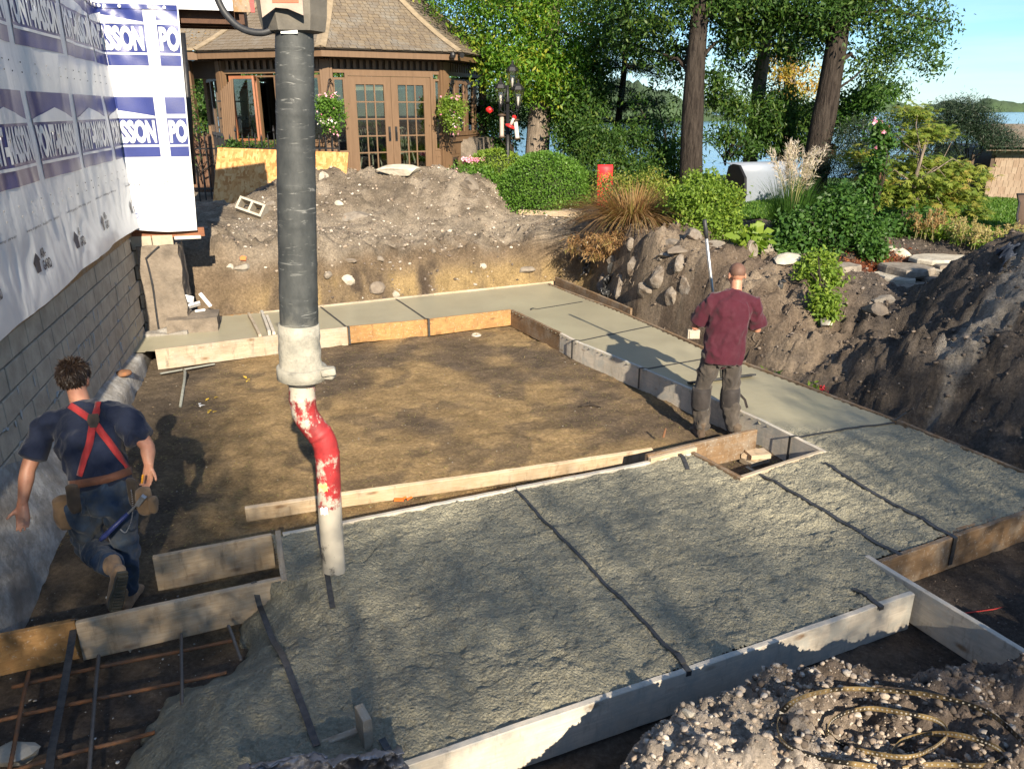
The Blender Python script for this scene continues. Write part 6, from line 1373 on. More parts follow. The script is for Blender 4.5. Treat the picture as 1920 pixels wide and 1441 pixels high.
# seed heads
def astilbe(px, py, Yd, w_, n, label, mat, h_=.42, seed=1):
    b = PY(px, py, Yd); b.z = gz1(b.x, b.y); o = empty('astilbe_plant', b, label=label, cat='plant', group='feathery seed heads along the lawn edge'); g = np.random.default_rng(seed); PP = []; m = MB()
    for i in range(n):
        x, y = g.uniform(-w_, w_), g.uniform(-.25, .25); hh_ = h_*g.uniform(.7, 1.15); m.tube([(x, y, 0), (x+g.normal(0,.02), y, hh_)], .004, 4, False)
        for k in range(46): q = g.uniform(.35, 1); PP.append((x + g.normal(0, .035*(1.15-q)), y + g.normal(0, .035*(1.15-q)), hh_*q))
    leaf_obj('seed_foliage', np.array(PP) + np.array(b), G.uniform(0, 1, len(PP)), mat, o, b, .045, .3, -.5); m.obj('stalks', MAT['stalk_mat'], o)
    P, T, _ = crown_points([(b + Vector((0,0,.1)), (w_, .25, .1), int(w_*110), 16, .06)]); leaf_obj('foliage', P, T, 'leaf_lime', o, b, .06, .4, 0)
astilbe(1745, 470, 11.7, .35, 26, 'brown astilbe seed heads under the japanese maple', 'leaf_rust', .38, 2)
astilbe(1868, 480, 11.0, .5, 44, 'tan feathery seed heads at the right edge behind the dark soil pile', 'straw', .32, 3)
astilbe(1795, 478, 11.4, .2, 10, 'few tan seed heads between the stone steps and the lawn', 'straw', .34, 4)
# weeds on the bank
for (px, py, Yd, s_, mat, lb) in ((1462,655,8.9,.5,'leaf_mid','small green weed on the bank right of the worker'), (1532,690,8.4,.7,'leaf_lime','small weed with orange leaves low on the dark bank'), (1442,645,9.0,.35,'leaf_lime','tiny pale weed on the bank beside the worker')):
    b = PY(px, py, Yd); b.z = gz1(b.x, b.y) + .02; o = empty('weed', b, label=lb, cat='weed', group='weeds on the dug bank'); P, T, _ = crown_points([(b + Vector((0,0,.06)), (.10*s_,.08*s_,.09*s_), 7, 4, .03)]); leaf_obj('foliage', P, T, mat, o, b, .07, .4, 0)
    if lb.endswith('dark bank') and 'orange' in lb: P, T, _ = crown_points([(b + Vector((.12,0,.08)), (.06,.04,.04), 6, 5, .02)]); leaf_obj('orange_leaves', P, T, 'bloom_red', o, b, .05, .5, .3)
# ================================================================== STONES, SOIL LUMPS AND LITTER
t = NT('stone_mat'); rnd = t.rand(); wv = t.coord('World'); c = t.mix(t.ramp(rnd, [(0, 0.), (1, 1.)]), (.30,.27,.225), (.20,.165,.13)); c = t.mix(t.ramp(t.noise(wv, 9, 6, .65), [(.4, 0.), (.7, .75)]), c, (.12,.095,.075)); t.bsdf(c, .92, 0, t.bump(t.noise(wv, 24, 8, .7), .6, .02), .2)
t = NT('stone_dirt'); wv = t.coord('World'); c = t.mix(t.ramp(t.noise(wv, 6, 7, .7), [(.38, 0.), (.62, 1.)]), (.15,.115,.085), (.30,.265,.225)); t.bsdf(c, .95, 0, t.bump(t.noise(wv, 20, 9, .75), .9, .04), .15)
t = NT('stone_pale'); wv = t.coord('World'); c = t.mix(t.ramp(t.noise(wv, 7, 6, .65), [(.35, 0.), (.7, 1.)]), (.50,.46,.38), (.32,.285,.23)); t.bsdf(c, .92, 0, t.bump(t.noise(wv, 26, 8, .7), .55, .02), .2)
t = NT('gravel_mat'); wv = t.coord('World'); a = t.attr('tint'); c = t.mix(t.ramp(t.noise(wv, 40, 4), [(.35, .0), (.7, .6)]), a, (.16,.125,.095)); t.bsdf(c, .93, 0, t.bump(t.noise(wv, 70, 4), .4, .01), .2)
def gzs(x, y): return ground_z(np.asarray(x, float), np.asarray(y, float))
_ico = bmesh.new(); bmesh.ops.create_icosphere(_ico, subdivisions=1, radius=1.0); IV = np.array([q.co[:] for q in _ico.verts]); IF = np.array([[q.index for q in f.verts] for f in _ico.faces]); _ico.free()
def pebbles(name, label, x, y, size, cols, seed, mat='gravel_mat', sink=.25, flat=.7, kind='stuff', zoff=0.0, zfun=None):
    g = np.random.default_rng(seed); n = len(x); z = gzs(x, y) if zfun is None else zfun(x, y)
    D = g.normal(size=(n, 5, 3)); D = D/np.linalg.norm(D, axis=2, keepdims=True); v = np.repeat(IV[None], n, 0)
    for k in range(5):
        dd = (v*D[:, k:k+1]).sum(2); v = v - np.maximum(0, dd-.55)[..., None]*D[:, k:k+1]
    sc = np.stack([g.uniform(.7,1.3,n), g.uniform(.7,1.3,n), g.uniform(.5,1.,n)*flat/.7], 1)*size[:, None]; v = v*sc[:, None]
    a = g.uniform(0, 2*pi, n); ca, sa = np.cos(a)[:, None], np.sin(a)[:, None]; v = np.stack([v[..., 0]*ca - v[..., 1]*sa, v[..., 0]*sa + v[..., 1]*ca, v[..., 2]], 2)
    v += np.stack([x, y, z + size*(.5-sink) + zoff], 1)[:, None]; f = IF[None] + (np.arange(n)*len(IV))[:, None, None]
    ci = g.integers(0, len(cols), n); c = np.array(cols)[ci]*g.uniform(.75, 1.25, (n, 1)); me = mesh_np(name, v.reshape(-1, 3), f.reshape(-1, 3), False, np.repeat(c, len(IV), 0))
    return tag(link(name, me, MAT[mat]), label, None, None, kind)
pal_l = [(.50,.44,.37),(.42,.35,.28),(.33,.26,.20),(.48,.43,.37),(.42,.35,.28)]; pal_d = [(.11,.09,.075),(.15,.12,.098),(.075,.062,.053),(.20,.17,.145)]
def scatter(n, x0, x1, y0, y1, smin, smax, seed, pw=3.0):
    g = np.random.default_rng(seed); return g.uniform(x0, x1, n), g.uniform(y0, y1, n), smin + (smax-smin)*g.uniform(0, 1, n)**pw
def dfoot(x, y): return np.where(inside(x, y, foot), 0, seg_dist(x, y, foot))
x, y, s = scatter(29000, -.3, 3.6, 1.7, 3.75, .003, .024, 1, 6); k = (dfoot(x, y) > .03) & ((x < 2.0 + .5*fbm(x*2, y*2, 3, 2)) | (np.random.default_rng(2).uniform(size=len(x)) < .16)); pebbles('gravel', 'coarse grey and tan gravel heaped on the bank by the camera', x[k], y[k], s[k], pal_l, 2)
x, y, s = scatter(7000, 1.2, 4.2, 1.9, 3.95, .004, .03, 3, 5); k = dfoot(x, y) > .02; pebbles('soil_crumbs', 'dark crumbs of earth and small stones on the near bank', x[k], y[k], s[k], pal_d, 4)
x, y, s = scatter(5200, -4.9, 1.2, 12.0, 17, .008, .045, 5, 5); k = dfoot(x, y) > .03; pebbles('bank_gravel', 'loose stones scattered over the far bank and dirt mound', x[k], y[k], s[k], pal_l[:4] + pal_d, 6)
x, y, s = scatter(9000, 1.4, 7, 5.3, 13.2, .007, .035, 7, 5); k = dfoot(x, y) > .02; pebbles('topsoil_clods', 'dark clods and pale chips over the right bank', x[k], y[k], s[k], pal_d, 8)
x, y, s = scatter(2600, -4.6, 3, 4.9, 12, .003, .012, 9, 4)
inr = np.zeros(len(x), bool)
for r in ring: inr |= inside(x, y, r)
k = inside(x, y, foot) & ~inr; pebbles('floor_chips', 'small pale chips trodden into the earth floor', x[k], y[k], s[k], [(.45,.42,.36),(.30,.24,.17),(.40,.30,.17),(.16,.12,.09)], 10, flat=.4)
x, y, s = scatter(900, -3.4, -1.2, 2.7, 4.6, .003, .014, 11, 4); k = ~inside(x, y, toe_poly + [(-1.2, 2.2), (-1.2, 4.5), (-1.6, 4.3)]); pebbles('trench_chips', 'white chips of old concrete on the damp trench floor', x[k], y[k], s[k], [(.6,.6,.57),(.4,.38,.34),(.12,.1,.085),(.08,.065,.055)], 12, flat=.4)
x, y, s = scatter(700, 2.3, 4.2, 3.6, 5.3, .003, .010, 13, 4); k = inside(x, y, foot); pebbles('trench_crumbs', 'small crumbs on the dark trench floor at the right', x[k], y[k], s[k], pal_d, 14, flat=.5)
# straw and dry leaf flecks on the earth floor
g = np.random.default_rng(15); x = g.uniform(-3.8, 2.6, 9000); y = g.uniform(5, 11.8, 9000); inr = np.zeros(len(x), bool)
for r in ring: inr |= inside(x, y, r)
k = inside(x, y, foot) & ~inr; x, y = x[k], y[k]; P = np.stack([x, y, gzs(x, y) + .006], 1); v, f, tn = leaves(P, .036, .16, g.uniform(0, 1, len(P)), 0, flat=.97); o = link('straw_flecks', mesh_np('straw_flecks', v, f, False, np.repeat(tn[:, None], 3, 1)), MAT['straw']); tag(o, 'bits of straw trodden into the brown earth floor', None, None, 'stuff')
def hit(px, py, t0=1.5, t1=30):
    """where the view ray meets the ground"""
    d = ray(px, py); tt = np.linspace(t0, t1, 1500); i = int(np.argmax(H + d.z*tt < gzs(d.x*tt, d.y*tt))); return Vector((d.x*tt[i], d.y*tt[i], H + d.z*tt[i]))
# single stones
_rs = [100]
def stone(px, py, Yd, size, label, mat='stone_mat', group=None, sub=2, cut=9, rz=None, sink=.35, name='stone', tilt=(0,0), z=None, deep=.0):
    _rs[0] += 1; rr_ = random.Random(_rs[0]); p = (hit(px, py) if z is None else PZ(px, py, z)); p = p + ray(px, py).normalized()*(max(size)*deep); me = rock_mesh(name, _rs[0], *size, sub=sub, cut=cut); o = link(name, me, MAT[mat], None, p); o.rotation_euler = (tilt[0], tilt[1], rr_.uniform(0, 3) if rz is None else rz)
    return tag(o, label, 'stone', group)
stone(748, 322, 16.35, (.52,.22,.14), 'long pale slab of broken concrete on top of the dirt mound', 'stone_pale', None, 3, 12, .12)
stone(606, 334, 15.9, (.13,.10,.13), 'white angular stone just right of the hose on the mound', 'stone_pale'); stone(636, 381, 15.3, (.11,.08,.06), 'small pale stone halfway down the mound', 'stone_pale')
stone(668, 405, 15.0, (.42,.30,.14), 'big flat brown stone half buried in the grey gravel of the mound', 'stone_mat', None, 3, 9, .4, .5); stone(508, 385, 15.5, (.12,.1,.09), 'rounded tan stone left of the hose on the mound', 'stone_mat')
stone(880, 345, 16.3, (.30,.22,.20), 'grey boulder at the right shoulder of the mound', 'stone_mat'); stone(457, 503, 12.2, (.17,.10,.08), 'grey oblong stone on the far bank left of the hose', 'stone_mat'); stone(432, 500, 12.2, (.06,.05,.05), 'little round stone beside the grey oblong one', 'stone_pale')
stone(985, 506, 14.1, (.22,.10,.07), 'flat stone sticking out of the far bank near its right end', 'stone_mat', rz=.1); stone(655, 488, 12.9, (.14,.06,.04), 'small flat stone right of the hose on the far bank'); stone(713, 486, 13.2, (.08,.07,.06), 'small round stone on the far bank under the bench')
for i, (px, py, s_, lb) in enumerate(((615,515,.10,'stone bulging from the far bank just right of the hose'),(652,525,.12,'second stone bulging from the far bank right of the hose'),(708,540,.15,'third stone bulging from the far bank right of the hose'),(740,552,.09,'lowest pale stone in the middle of the far bank'),(812,470,.07,'pebble on the upper middle of the far bank'),(905,500,.08,'pebble near the right end of the far bank'))): stone(px, py, 12.55 + (px-600)*.0042, (s_,s_*.7,s_*.8), lb, 'stone_pale' if i % 2 else 'stone_mat', 'stones in the far bank')
# rock face: stones standing in the cut bank
RF = 'rough stones in the cut rock face'
spots = [(1090,470,13.7,.16,'dark stone at the left end of the rock face'),(1105,505,13.3,.20,'upright grey stone left in the rock face'),(1130,530,12.8,.18,'low grey stone left in the rock face'),(1150,490,12.7,.15,'small stone under the torn roots'),(1165,540,12.2,.22,'large dark stone low in the rock face'),
 (1190,500,12.2,.16,'stone under the right edge of the torn roots'),(1215,545,11.8,.20,'grey stone in the middle of the rock face'),(1240,515,11.7,.22,'rounded grey boulder in the middle of the rock face'),(1262,560,11.3,.16,'low boulder near the worker in maroon'),(1275,500,11.5,.18,'pale boulder under the flat ledge stones'),(1290,540,11.2,.18,'boulder directly left of the worker in maroon'),(1185,460,12.6,.12,'small rust stained stone high in the rock face')]
for px, py, Yd, s_, lb in spots: stone(px, py, Yd + .1, (s_*.9, s_*.8, s_*1.05), lb, 'stone_dirt', RF, 3, 12, deep=.42)
for i, (px, py, Yd, sx, sz_, lb) in enumerate(((1255,478,11.85,.26,.09,'flat ledge stone, lower of the two beside the upright pole'),(1290,470,11.7,.30,.08,'flat ledge stone right at the upright pole'),(1262,458,11.95,.22,.10,'flat ledge stone, upper of the two beside the upright pole'),(1300,445,11.8,.14,.16,'upright pale stone behind the pole'),(1232,482,11.9,.10,.09,'small tan stone at the left of the ledge'),(1330,470,11.4,.34,.20,'big pale leaning stone behind the head of the worker in maroon'),(1405,470,10.9,.10,.16,'thin upright pale stone right of the head of the worker in maroon'))):
    stone(px, py, Yd, (sx, .18, sz_), lb, 'stone_mat' if i % 3 else 'stone_dirt', 'pale stones along the top of the rock face', 3, 14, .2, deep=.5)
rr_ = random.Random(77); hr = bpy.data.objects['hanging_roots']; hb0 = Vector(hr.location); m = MB()
for i in range(110):
    px, py = (rr_.uniform(1085, 1290), rr_.uniform(440, 545)) if i < 75 else (rr_.uniform(1400, 1640), rr_.uniform(545, 640)); q = hit(px, py); d_ = -ray(px, py).normalized(); a = q + d_*.01; ln = rr_.uniform(.06, .30); pts = [a]
    for k in range(4): a = a + Vector((rr_.uniform(-.5,.5), rr_.uniform(-.3,.1), rr_.uniform(-1,.1))).normalized()*ln/4 + d_*.012; pts.append(a)
    m.tube([p - hb0 for p in pts], [.006*rr_.uniform(.6,1.4), .005, .004, .003, .0015], 5, False)
ro = m.obj('root_strands', MAT['bark_pale'], hr); ro['kind'] = 'stuff'
def hc_(px, py, rx, ry, rz, tw, nl, sp): return (hit(px, py) - ray(px, py).normalized()*.14, (rx, ry, rz), tw, nl, sp)
shrub('bank_plant', 'fresh green leafy plant trailing down the dark bank below the big leafy bush', (1545,560), hit(1545,560).y, [hc_(1535,495,.22,.16,.16,60,22,.07), hc_(1542,530,.20,.14,.18,60,22,.07), hc_(1550,565,.15,.12,.16,44,22,.06), hc_(1553,588,.09,.08,.09,20,20,.05), hc_(1512,515,.13,.12,.13,28,22,.06)], 'leaf_lime', .06, .5, .3, nstem=8, seed=46, group=GF, gaps=0)
# garden edging stones
ED = 'flat edging stones of the garden border'
stone(1438, 470, 11.3, (.16,.14,.20), 'upright mottled grey stone left of the ornamental grass', 'stone_mat', ED); stone(1480, 485, 11.0, (.28,.16,.10), 'pale flat edging stone under the big leafy bush', 'stone_pale', ED); 
_sl = [300]
def slab(px, py, Yd, dim, rz, label, mat='stone_pale', tilt=(0,0)):
    _sl[0] += 1; o = link('flagstone', slab_mesh('flagstone', _sl[0], *dim), MAT[mat], None, PY(px, py, Yd) if Yd else hit(px, py) + Vector((0, .12, -.05))); o.rotation_euler = (tilt[0], tilt[1], rz); return tag(o, label, 'flagstone', 'stacked flat garden stones')
y0 = 10.42
slab(1588, 508, 0, (.42,.36,.12), .3, 'single flat stone left of the red mulch', 'stone_mat')
slab(1735, 538, y0, (1.3,.7,.11), .25, 'lowest long slab of the stone steps', 'stone_mat'); slab(1830, 536, y0 + .15, (.9,.6,.11), .2, 'lowest slab of the stone steps, half under the dark soil', 'stone_mat')
slab(1676, 531, y0 - .02, (.46,.6,.12), .15, 'thick pale slab at the left end of the stone steps'); slab(1735, 527, y0 + .04, (.42,.6,.10), .2, 'short slab in the middle of the second course of the stone steps', 'stone_mat'); slab(1800, 525, y0 + .12, (.78,.6,.10), .2, 'right slab in the second course of the stone steps')
slab(1702, 515, y0 + .08, (.62,.6,.12), .2, 'grey slab with a broken front at the left of the stone steps', 'stone_mat'); slab(1770, 512, y0 + .18, (.6,.55,.09), .2, 'right slab in the third course of the stone steps'); slab(1782, 502, y0 + .30, (.8,.6,.09), .2, 'long slab at the back of the stone steps', 'stone_mat'); slab(1765, 492, y0 + .45, (.95,.6,.08), .15, 'thin mossy slab highest on the stone steps')
slab(1020, 394, 0, (1.1,.5,.10), .05, 'flat grey flagstone at the foot of the round hedge', 'stone_mat'); slab(1075, 398, 0, (.5,.4,.10), .1, 'small flagstone right of the round hedge', 'stone_mat')
stone(1690, 478, 11.3, (.16,.12,.10), 'pale broken stone behind the red mulch', 'stone_pale', ED); stone(1672, 470, 11.4, (.10,.10,.07), 'small pale stone behind the red mulch', 'stone_pale', ED)
stone(1548, 605, 9.2, (.15,.09,.08), 'tan stone on the dark bank below the trailing plant', 'stone_pale'); stone(1640, 585, 9.1, (.2,.14,.12), 'brown clod in the hollow of the dark bank', 'stone_mat'); stone(1655, 565, 9.35, (.2,.16,.1), 'flat brown stone in the hollow of the dark bank', 'stone_mat')
stone(30, 1415, 3.05, (.12,.09,.05), 'pale flat stone at the lower left corner of the trench', 'stone_pale', z=.03, rz=.3)
for px, py, s_, lb in ((1290,1335,.035,'pale egg sized stone on the gravel bank'),(1440,1375,.035,'round grey stone inside the coil of strapping'),(1175,1350,.05,'angular grey stone at the left end of the gravel bank'),(1230,1330,.04,'angular pale stone on the gravel bank left of the middle'),(1250,1400,.045,'brown stone low on the gravel bank')):
    d = ray(px, py); tt = np.linspace(2.0, 5.0, 400); zz = H + d.z*tt; gg = gzs(d.x*tt, d.y*tt); i = int(np.argmax(zz < gg)); q = Vector((d.x*tt[i], d.y*tt[i], gg[i])); _rs[0] += 1; o = link('stone', rock_mesh('stone', _rs[0], s_, s_*.8, s_*.6), MAT['stone_pale'], None, q); tag(o, lb, 'stone', 'larger stones on the gravel bank')
# red mulch chips
g = np.random.default_rng(31); c = PY(1655, 495, 11.0); x = c.x + g.normal(0, .28, 900); y = c.y + g.normal(0, .2, 900); P = np.stack([x, y, gzs(x, y) + .012], 1); v, f, tn = leaves(P, .06, .28, None, 0, flat=.7); leafmat('mulch', [(.16,.045,.02), (.30,.09,.035), (.38,.15,.06)], 0); tag(link('red_mulch', mesh_np('red_mulch', v, f, False, np.repeat(tn[:, None], 3, 1)), MAT['mulch']), 'red bark mulch in the border beside the stone steps', None, None, 'stuff')
# concrete block on its side on the mound
simple('cinder_mat', (.46,.41,.33), (.34,.30,.24), 22, .95, bump=.5, bscale=70)
m = MB(); w_, h_, d_, t_ = .40, .20, .20, .032
for bx in ((0, h_/2-t_/2, w_, t_), (0, -h_/2+t_/2, w_, t_)): m.box((bx[0], bx[1], 0), (bx[2], bx[3], d_))
for xx in (-w_/2+t_/2, 0, w_/2-t_/2): m.box((xx, 0, 0), (t_, h_-2*t_, d_*.998))
q = hit(474, 402); o = m.obj('cinder_block', MAT['cinder_mat'], None, loc=q + Vector((0,0,.10))); o.rotation_euler = (R(58), R(18), R(-8)); o.scale = (1.25,1.25,1.25); tag(o, 'hollow concrete block lying on its side at the left foot of the mound', 'concrete block')
m = MB(); m.box((0,0,.06), (.16,.05,.12)); m.box((.0,.0,.13), (.06,.05,.03)); m.box((-.05,-.02,.06), (.02,.04,.10)); q = PZ(1297, 632, .33); o = m.obj('plastic_clip', MAT['cinder_mat'], None, loc=q + Vector((.05,.12,-.05))); tag(o, 'small grey block against the outer form left of the worker in maroon', 'block')
# white foam scraps on the pier step
simple('foam_mat', (.80,.80,.80), (.70,.70,.70), 14, .8); FS = 'white foam scraps on the pier step'
for i, (px, py, s_, rt, lb) in enumerate(((352,560,(.16,.02,.13),(.5,.3,.2),'crumpled white foam scrap leaning on the pier'),(362,572,(.2,.03,.1),(.9,-.2,.5),'middle white foam scrap lying on the pier step'),(348,580,(.14,.03,.07),(1.2,.1,-.3),'lowest white foam scrap at the edge of the pier step'),(385,562,(.05,.03,.24),(.2,-.5,.2),'long white foam strip standing at a slant on the pier step'),(375,582,(.14,.03,.05),(1.3,0,.6),'small white foam scrap beside the slanting strip'))):
    m = MB(); m.box((0,0,0), s_, None, .006); o = m.obj('foam_scrap', MAT['foam_mat'], None, loc=PY(px, py, 10.62 + .03*i)); o.rotation_euler = rt; tag(o, lb, 'foam scrap', FS)
# tools and bits on the floor
simple('tool_metal', (.26,.27,.24), (.18,.185,.165), 20, .6, metal=.2, bump=.2)
q = PZ(345, 716, .04); o = empty('concrete_rake', q, label='grey concrete rake lying on the earth floor below the pale far plank', cat='rake'); a, b, c_, d_ = PZ(300, 700, .05), PZ(402, 682, .05), PZ(342, 693, .06), PZ(338, 762, .03)
m = MB(); m.beam(a - q, b - q, .07, .018, (0,.3,1), .004); m.obj('blade', MAT['tool_metal'], o)
m = MB(); m.tube([lerp(a,b,.42) - q, PZ(347,697,.10) - q, PZ(346,712,.06) - q, d_ - q], [.014,.018,.018,.016], 8); m.obj('handle', MAT['tool_metal'], o, True)
cn = onwall(232, 702, .10); m = MB(); m.lathe([(0,0),(.085,0),(.09,.015),(.085,.035),(.05,.05),(0,.052)], 18); o = m.obj('rusty_lid', MAT['rust'], None, True, loc=cn); tag(o, 'round rusty cap lying on the footing ledge', 'cap')
simple('yellow_leaf', (.60,.42,.05), (.45,.28,.03), 20, .7); g = np.random.default_rng(41)
for i, (px, py) in enumerate(((468,710),(400,745),(395,770),(372,762),(1040,690))):
    q = PZ(px, py, .02); v, f, tn = leaves(np.zeros((3, 3)) + g.normal(0, .03, (3, 3))*[1,1,.1], .08, .5, None, 0, flat=.9); o = link('fallen_leaf', mesh_np('fallen_leaf', v, f), MAT['yellow_leaf' if i != 3 else 'foam_mat'], None, q); tag(o, ['yellow leaf on the earth floor just left of the hose coupling','yellow leaf in front of the grey rake','pair of dry leaves on the earth floor in front of the rake','white paper scrap on the earth floor in front of the rake','yellow leaf in the middle of the earth floor'][i], 'leaf', 'leaves and scraps on the earth floor')
m = MB(); m.tube([(0,0,0),(.12,.02,.02),(.25,-.03,.0)], [.012,.018,.008], 6); m.tube([(.1,0,.01),(.14,.1,.03)], [.01,.004], 5); q = PZ(1085, 762, .02); o = m.obj('stick', MAT['bark'], None, loc=q); tag(o, 'dark stick lying in the middle of the earth floor', 'stick')
m = MB(); m.tube([(0,0,0),(.02,0,.10)], [.012,.010], 6); o = m.obj('stake', MAT['rust'], None, loc=PZ(1242,840,.0) + Vector((0,0,.12))); tag(o, 'short rusty stake behind the loose plank near the worker in maroon', 'stake')
m = MB(); m.box((0,0,.22), (.03,.012,.44)); q = PZ(597, 566, .22); o = m.obj('grade_stake', MAT['form_white'], None, loc=q); tag(o, 'thin grade stake standing behind the far plank just right of the hose', 'stake')
simple('orange_flag', (.85,.16,.02), (.7,.1,.02), 9, .6); m = MB(); m.prism([(-.04,-.02),(.04,-.03),(.05,.03),(.0,.05),(-.04,.03)], .01); q = hit(457, 487); o = m.obj('orange_scrap', MAT['orange_flag'], None, loc=q + Vector((0,-.03,.02))); o.rotation_euler = (1.1,0,.3); tag(o, 'orange scrap on the far bank left of the hose', 'scrap')
m = MB(); m.box((0,0,0), (.08,.03,.02)); q = PZ(905, 640, .03); 
for i in range(2): m.tube([(.02+.05*i,0,0),(.06+.05*i,.03,.01)], .008, 5)
o = m.obj('orange_tag', MAT['orange_flag'], None, loc=PZ(748, 936, .03)); tag(o, 'orange scrap between the loose plank and the middle form', 'scrap')
m = MB(); m.lathe([(.05,0),(.075,0),(.08,.03),(.06,.05),(.05,.03)], 12); o = m.obj('pipe_end', MAT['stone_pale'], None, loc=PZ(893, 632, .0)); tag(o, 'short pale pipe end sticking out of the earth near the far corner', 'pipe')
simple('red_string', (.6,.05,.04), None, 5, .7, bump=0); m = MB(); pts = [PZ(x_, y_, .015 + .004*(i % 2)) for i, (x_, y_) in enumerate(((1700,1158),(1660,1168),(1735,1148),(1800,1150),(1860,1142),(1940,1126)))]; m.tube([p - pts[0] for p in pts], .004, 5); o = m.obj('mason_line', MAT['red_string'], None, loc=pts[0]); tag(o, 'thin red string lying on the dark ground behind the right form', 'string')
# black plastic sheeting, water pipe and cable on the rock face
simple('black_sheet', (.020,.021,.023), (.05,.05,.05), 8, .35, spec=.6, bump=.4, bscale=9)
def crumple(name, label, c, ex, ey, nu, nv, amp, seed, mat, zamp=.1, parent=None, fq=3.0):
    u = np.linspace(-.5, .5, nu); v = np.linspace(-.5, .5, nv); U, V_ = np.meshgrid(u, v, indexing='ij'); ex, ey = np.array(ex), np.array(ey); nn = np.cross(ex, ey); nn /= np.linalg.norm(nn)
    f1 = np.abs(fbm(U*fq+seed, V_*fq, 0, 4))*amp*2 + .03*amp*fbm(U*20, V_*20, seed, 2); P = np.array(c)[None, None]*0 + U[..., None]*ex + V_[..., None]*ey + f1[..., None]*nn
    P += (fbm(U*2, V_*2+seed, 3, 3)*zamp)[..., None]*ey*.4 + (fbm(U*2+9, V_*2+seed, 3, 3)*zamp)[..., None]*ex*.3
    me = mesh_np(name, P.reshape(-1, 3), grid_faces(nu, nv), True); o = link(name, me, MAT[mat], parent, c); md = o.modifiers.new('thick', 'SOLIDIFY'); md.thickness = .004; tag(o, label, 'plastic sheet'); return o
PSG = 'black plastic sheeting on the dug bank'
for (c, ex, ey, sd, lb) in (((1428,545,10.0),(.62,.28,.22),(-.05,-.16,.10),1,'black plastic sheet fold right beside the worker in maroon'),((1470,530,10.2),(.55,.15,.02),(-.06,-.15,.10),2,'second fold of black plastic right of the worker in maroon'),((1530,528,10.3),(.5,.1,-.02),(-.02,-.12,.10),3,'black plastic end under the big leafy bush'),((1150,520,12.7),(.18,-.12,.1),(.1,.05,.55),4,'dark plastic sheet draped over the rock face below the roots'),((1103,480,13.5),(.14,-.15,.05),(.02,-.03,.6),5,'dark plastic sheet hanging at the left end of the rock face'),((1135,560,12.5),(.12,-.1,0),(.02,-.03,.35),6,'dark plastic sheet low on the rock face')):
    o = crumple('plastic_sheet', lb, PY(*c), ex, ey, 40, 24, .07, sd, 'black_sheet'); o['group'] = PSG
o = crumple('tarp_bundle', 'dark bundled tarp on top of the soil pile at the right edge', PY(1903, 488, 8.5), (.5,.1,.0), (.05,.25,.2), 40, 30, .12, 9, 'tarp_mat' if 'tarp_mat' in MAT else [simple('tarp_mat', (.022,.03,.05), (.035,.045,.07), 6, .6), 'tarp_mat'][1], .2)
m = MB(); pts = [PY(*p) for p in ((1228,500,11.4),(1280,502,11.25),(1330,498,11.0),(1378,495,10.8),(1430,515,10.5),(1470,538,10.3))]; m.tube([p - pts[0] for p in pts], .02, 8); o = m.obj('water_pipe', MAT['strap_black'], None, True, loc=pts[0]); tag(o, 'black plastic water pipe crossing the rock face behind the worker in maroon', 'pipe')
m = MB(); pts = [PY(*p) for p in ((1190,440,12.3),(1245,448,12.0),(1275,465,11.8),(1310,485,11.5),(1320,492,11.4))]; m.tube([p - pts[0] for p in pts], .010, 6); o = m.obj('garden_cable', MAT['strap_black'], None, True, loc=pts[0]); tag(o, 'thin black cable hanging over the dead grass and ledge stones', 'cable')
m = MB(); pts = [PY(*p) for p in ((1258,575,11.1),(1248,610,10.9),(1243,622,10.8))]; m.tube([p - pts[0] for p in pts], .008, 5); o = m.obj('root', MAT['bark_pale'], None, loc=pts[0]); tag(o, 'loose pale root hanging from the rock face near the outer form', 'root')
# coils of perforated strapping on the near bank
t = NT('strap_steel'); wv = t.coord('World'); c = t.mix(t.ramp(t.noise(wv, 6, 5, .6), [(.42, 0.), (.55, 1.)]), (.03,.028,.025), (.42,.30,.14)); t.bsdf(c, .38, .55, t.bump(t.noise(wv, 50, 3), .2, .004), .5)
cc = hit(1690, 1385); coil = empty('strapping_coil', cc, label='loose coil of perforated steel strapping on the near bank', cat='strapping'); 
def loop(pxs, name='strap_loop', lift=.03):
    pts = []; n = len(pxs); P = [hit(*q, 1.2, 8) + Vector((0,0,lift + dz)) for (q, dz) in pxs]
    for i in range(n-1):
        p0, p1, p2, p3 = P[max(i-1,0)], P[i], P[i+1], P[min(i+2,n-1)]
        for q in np.linspace(0, 1, 9)[:-1]: q = float(q); pts.append(.5*((2*p1) + (p2-p0)*q + (2*p0-5*p1+4*p2-p3)*q*q + (3*p1-p0-3*p2+p3)*q**3))
    pts.append(P[-1]); m = MB(); m.ribbon([p - cc for p in pts], .026, .0025, (0,0,1)); o = m.obj(name, MAT['strap_steel'], coil); 
    hm = MB(); L_ = 0
    for a, b in zip(pts, pts[1:]):
        tg = (b-a).normalized(); side = tg.cross(Vector((0,0,1))).normalized(); hm.tube([(a+b)/2 - cc + side*.0018, (a+b)/2 - cc - side*.0018], .0048, 6)
    ho = hm.obj('holes', MAT['hole_mat'], o); ho['kind'] = 'stuff'
simple('hole_mat', (.40,.37,.32), None, 4, .8, bump=0)
loop([((1920,1405),.0),((1850,1352),.02),((1760,1325),.03),((1660,1312),.03),((1570,1310),.03),((1495,1325),.02),((1460,1352),.0),((1458,1385),.0),((1480,1410),.0),((1540,1432),0),((1640,1446),0)])
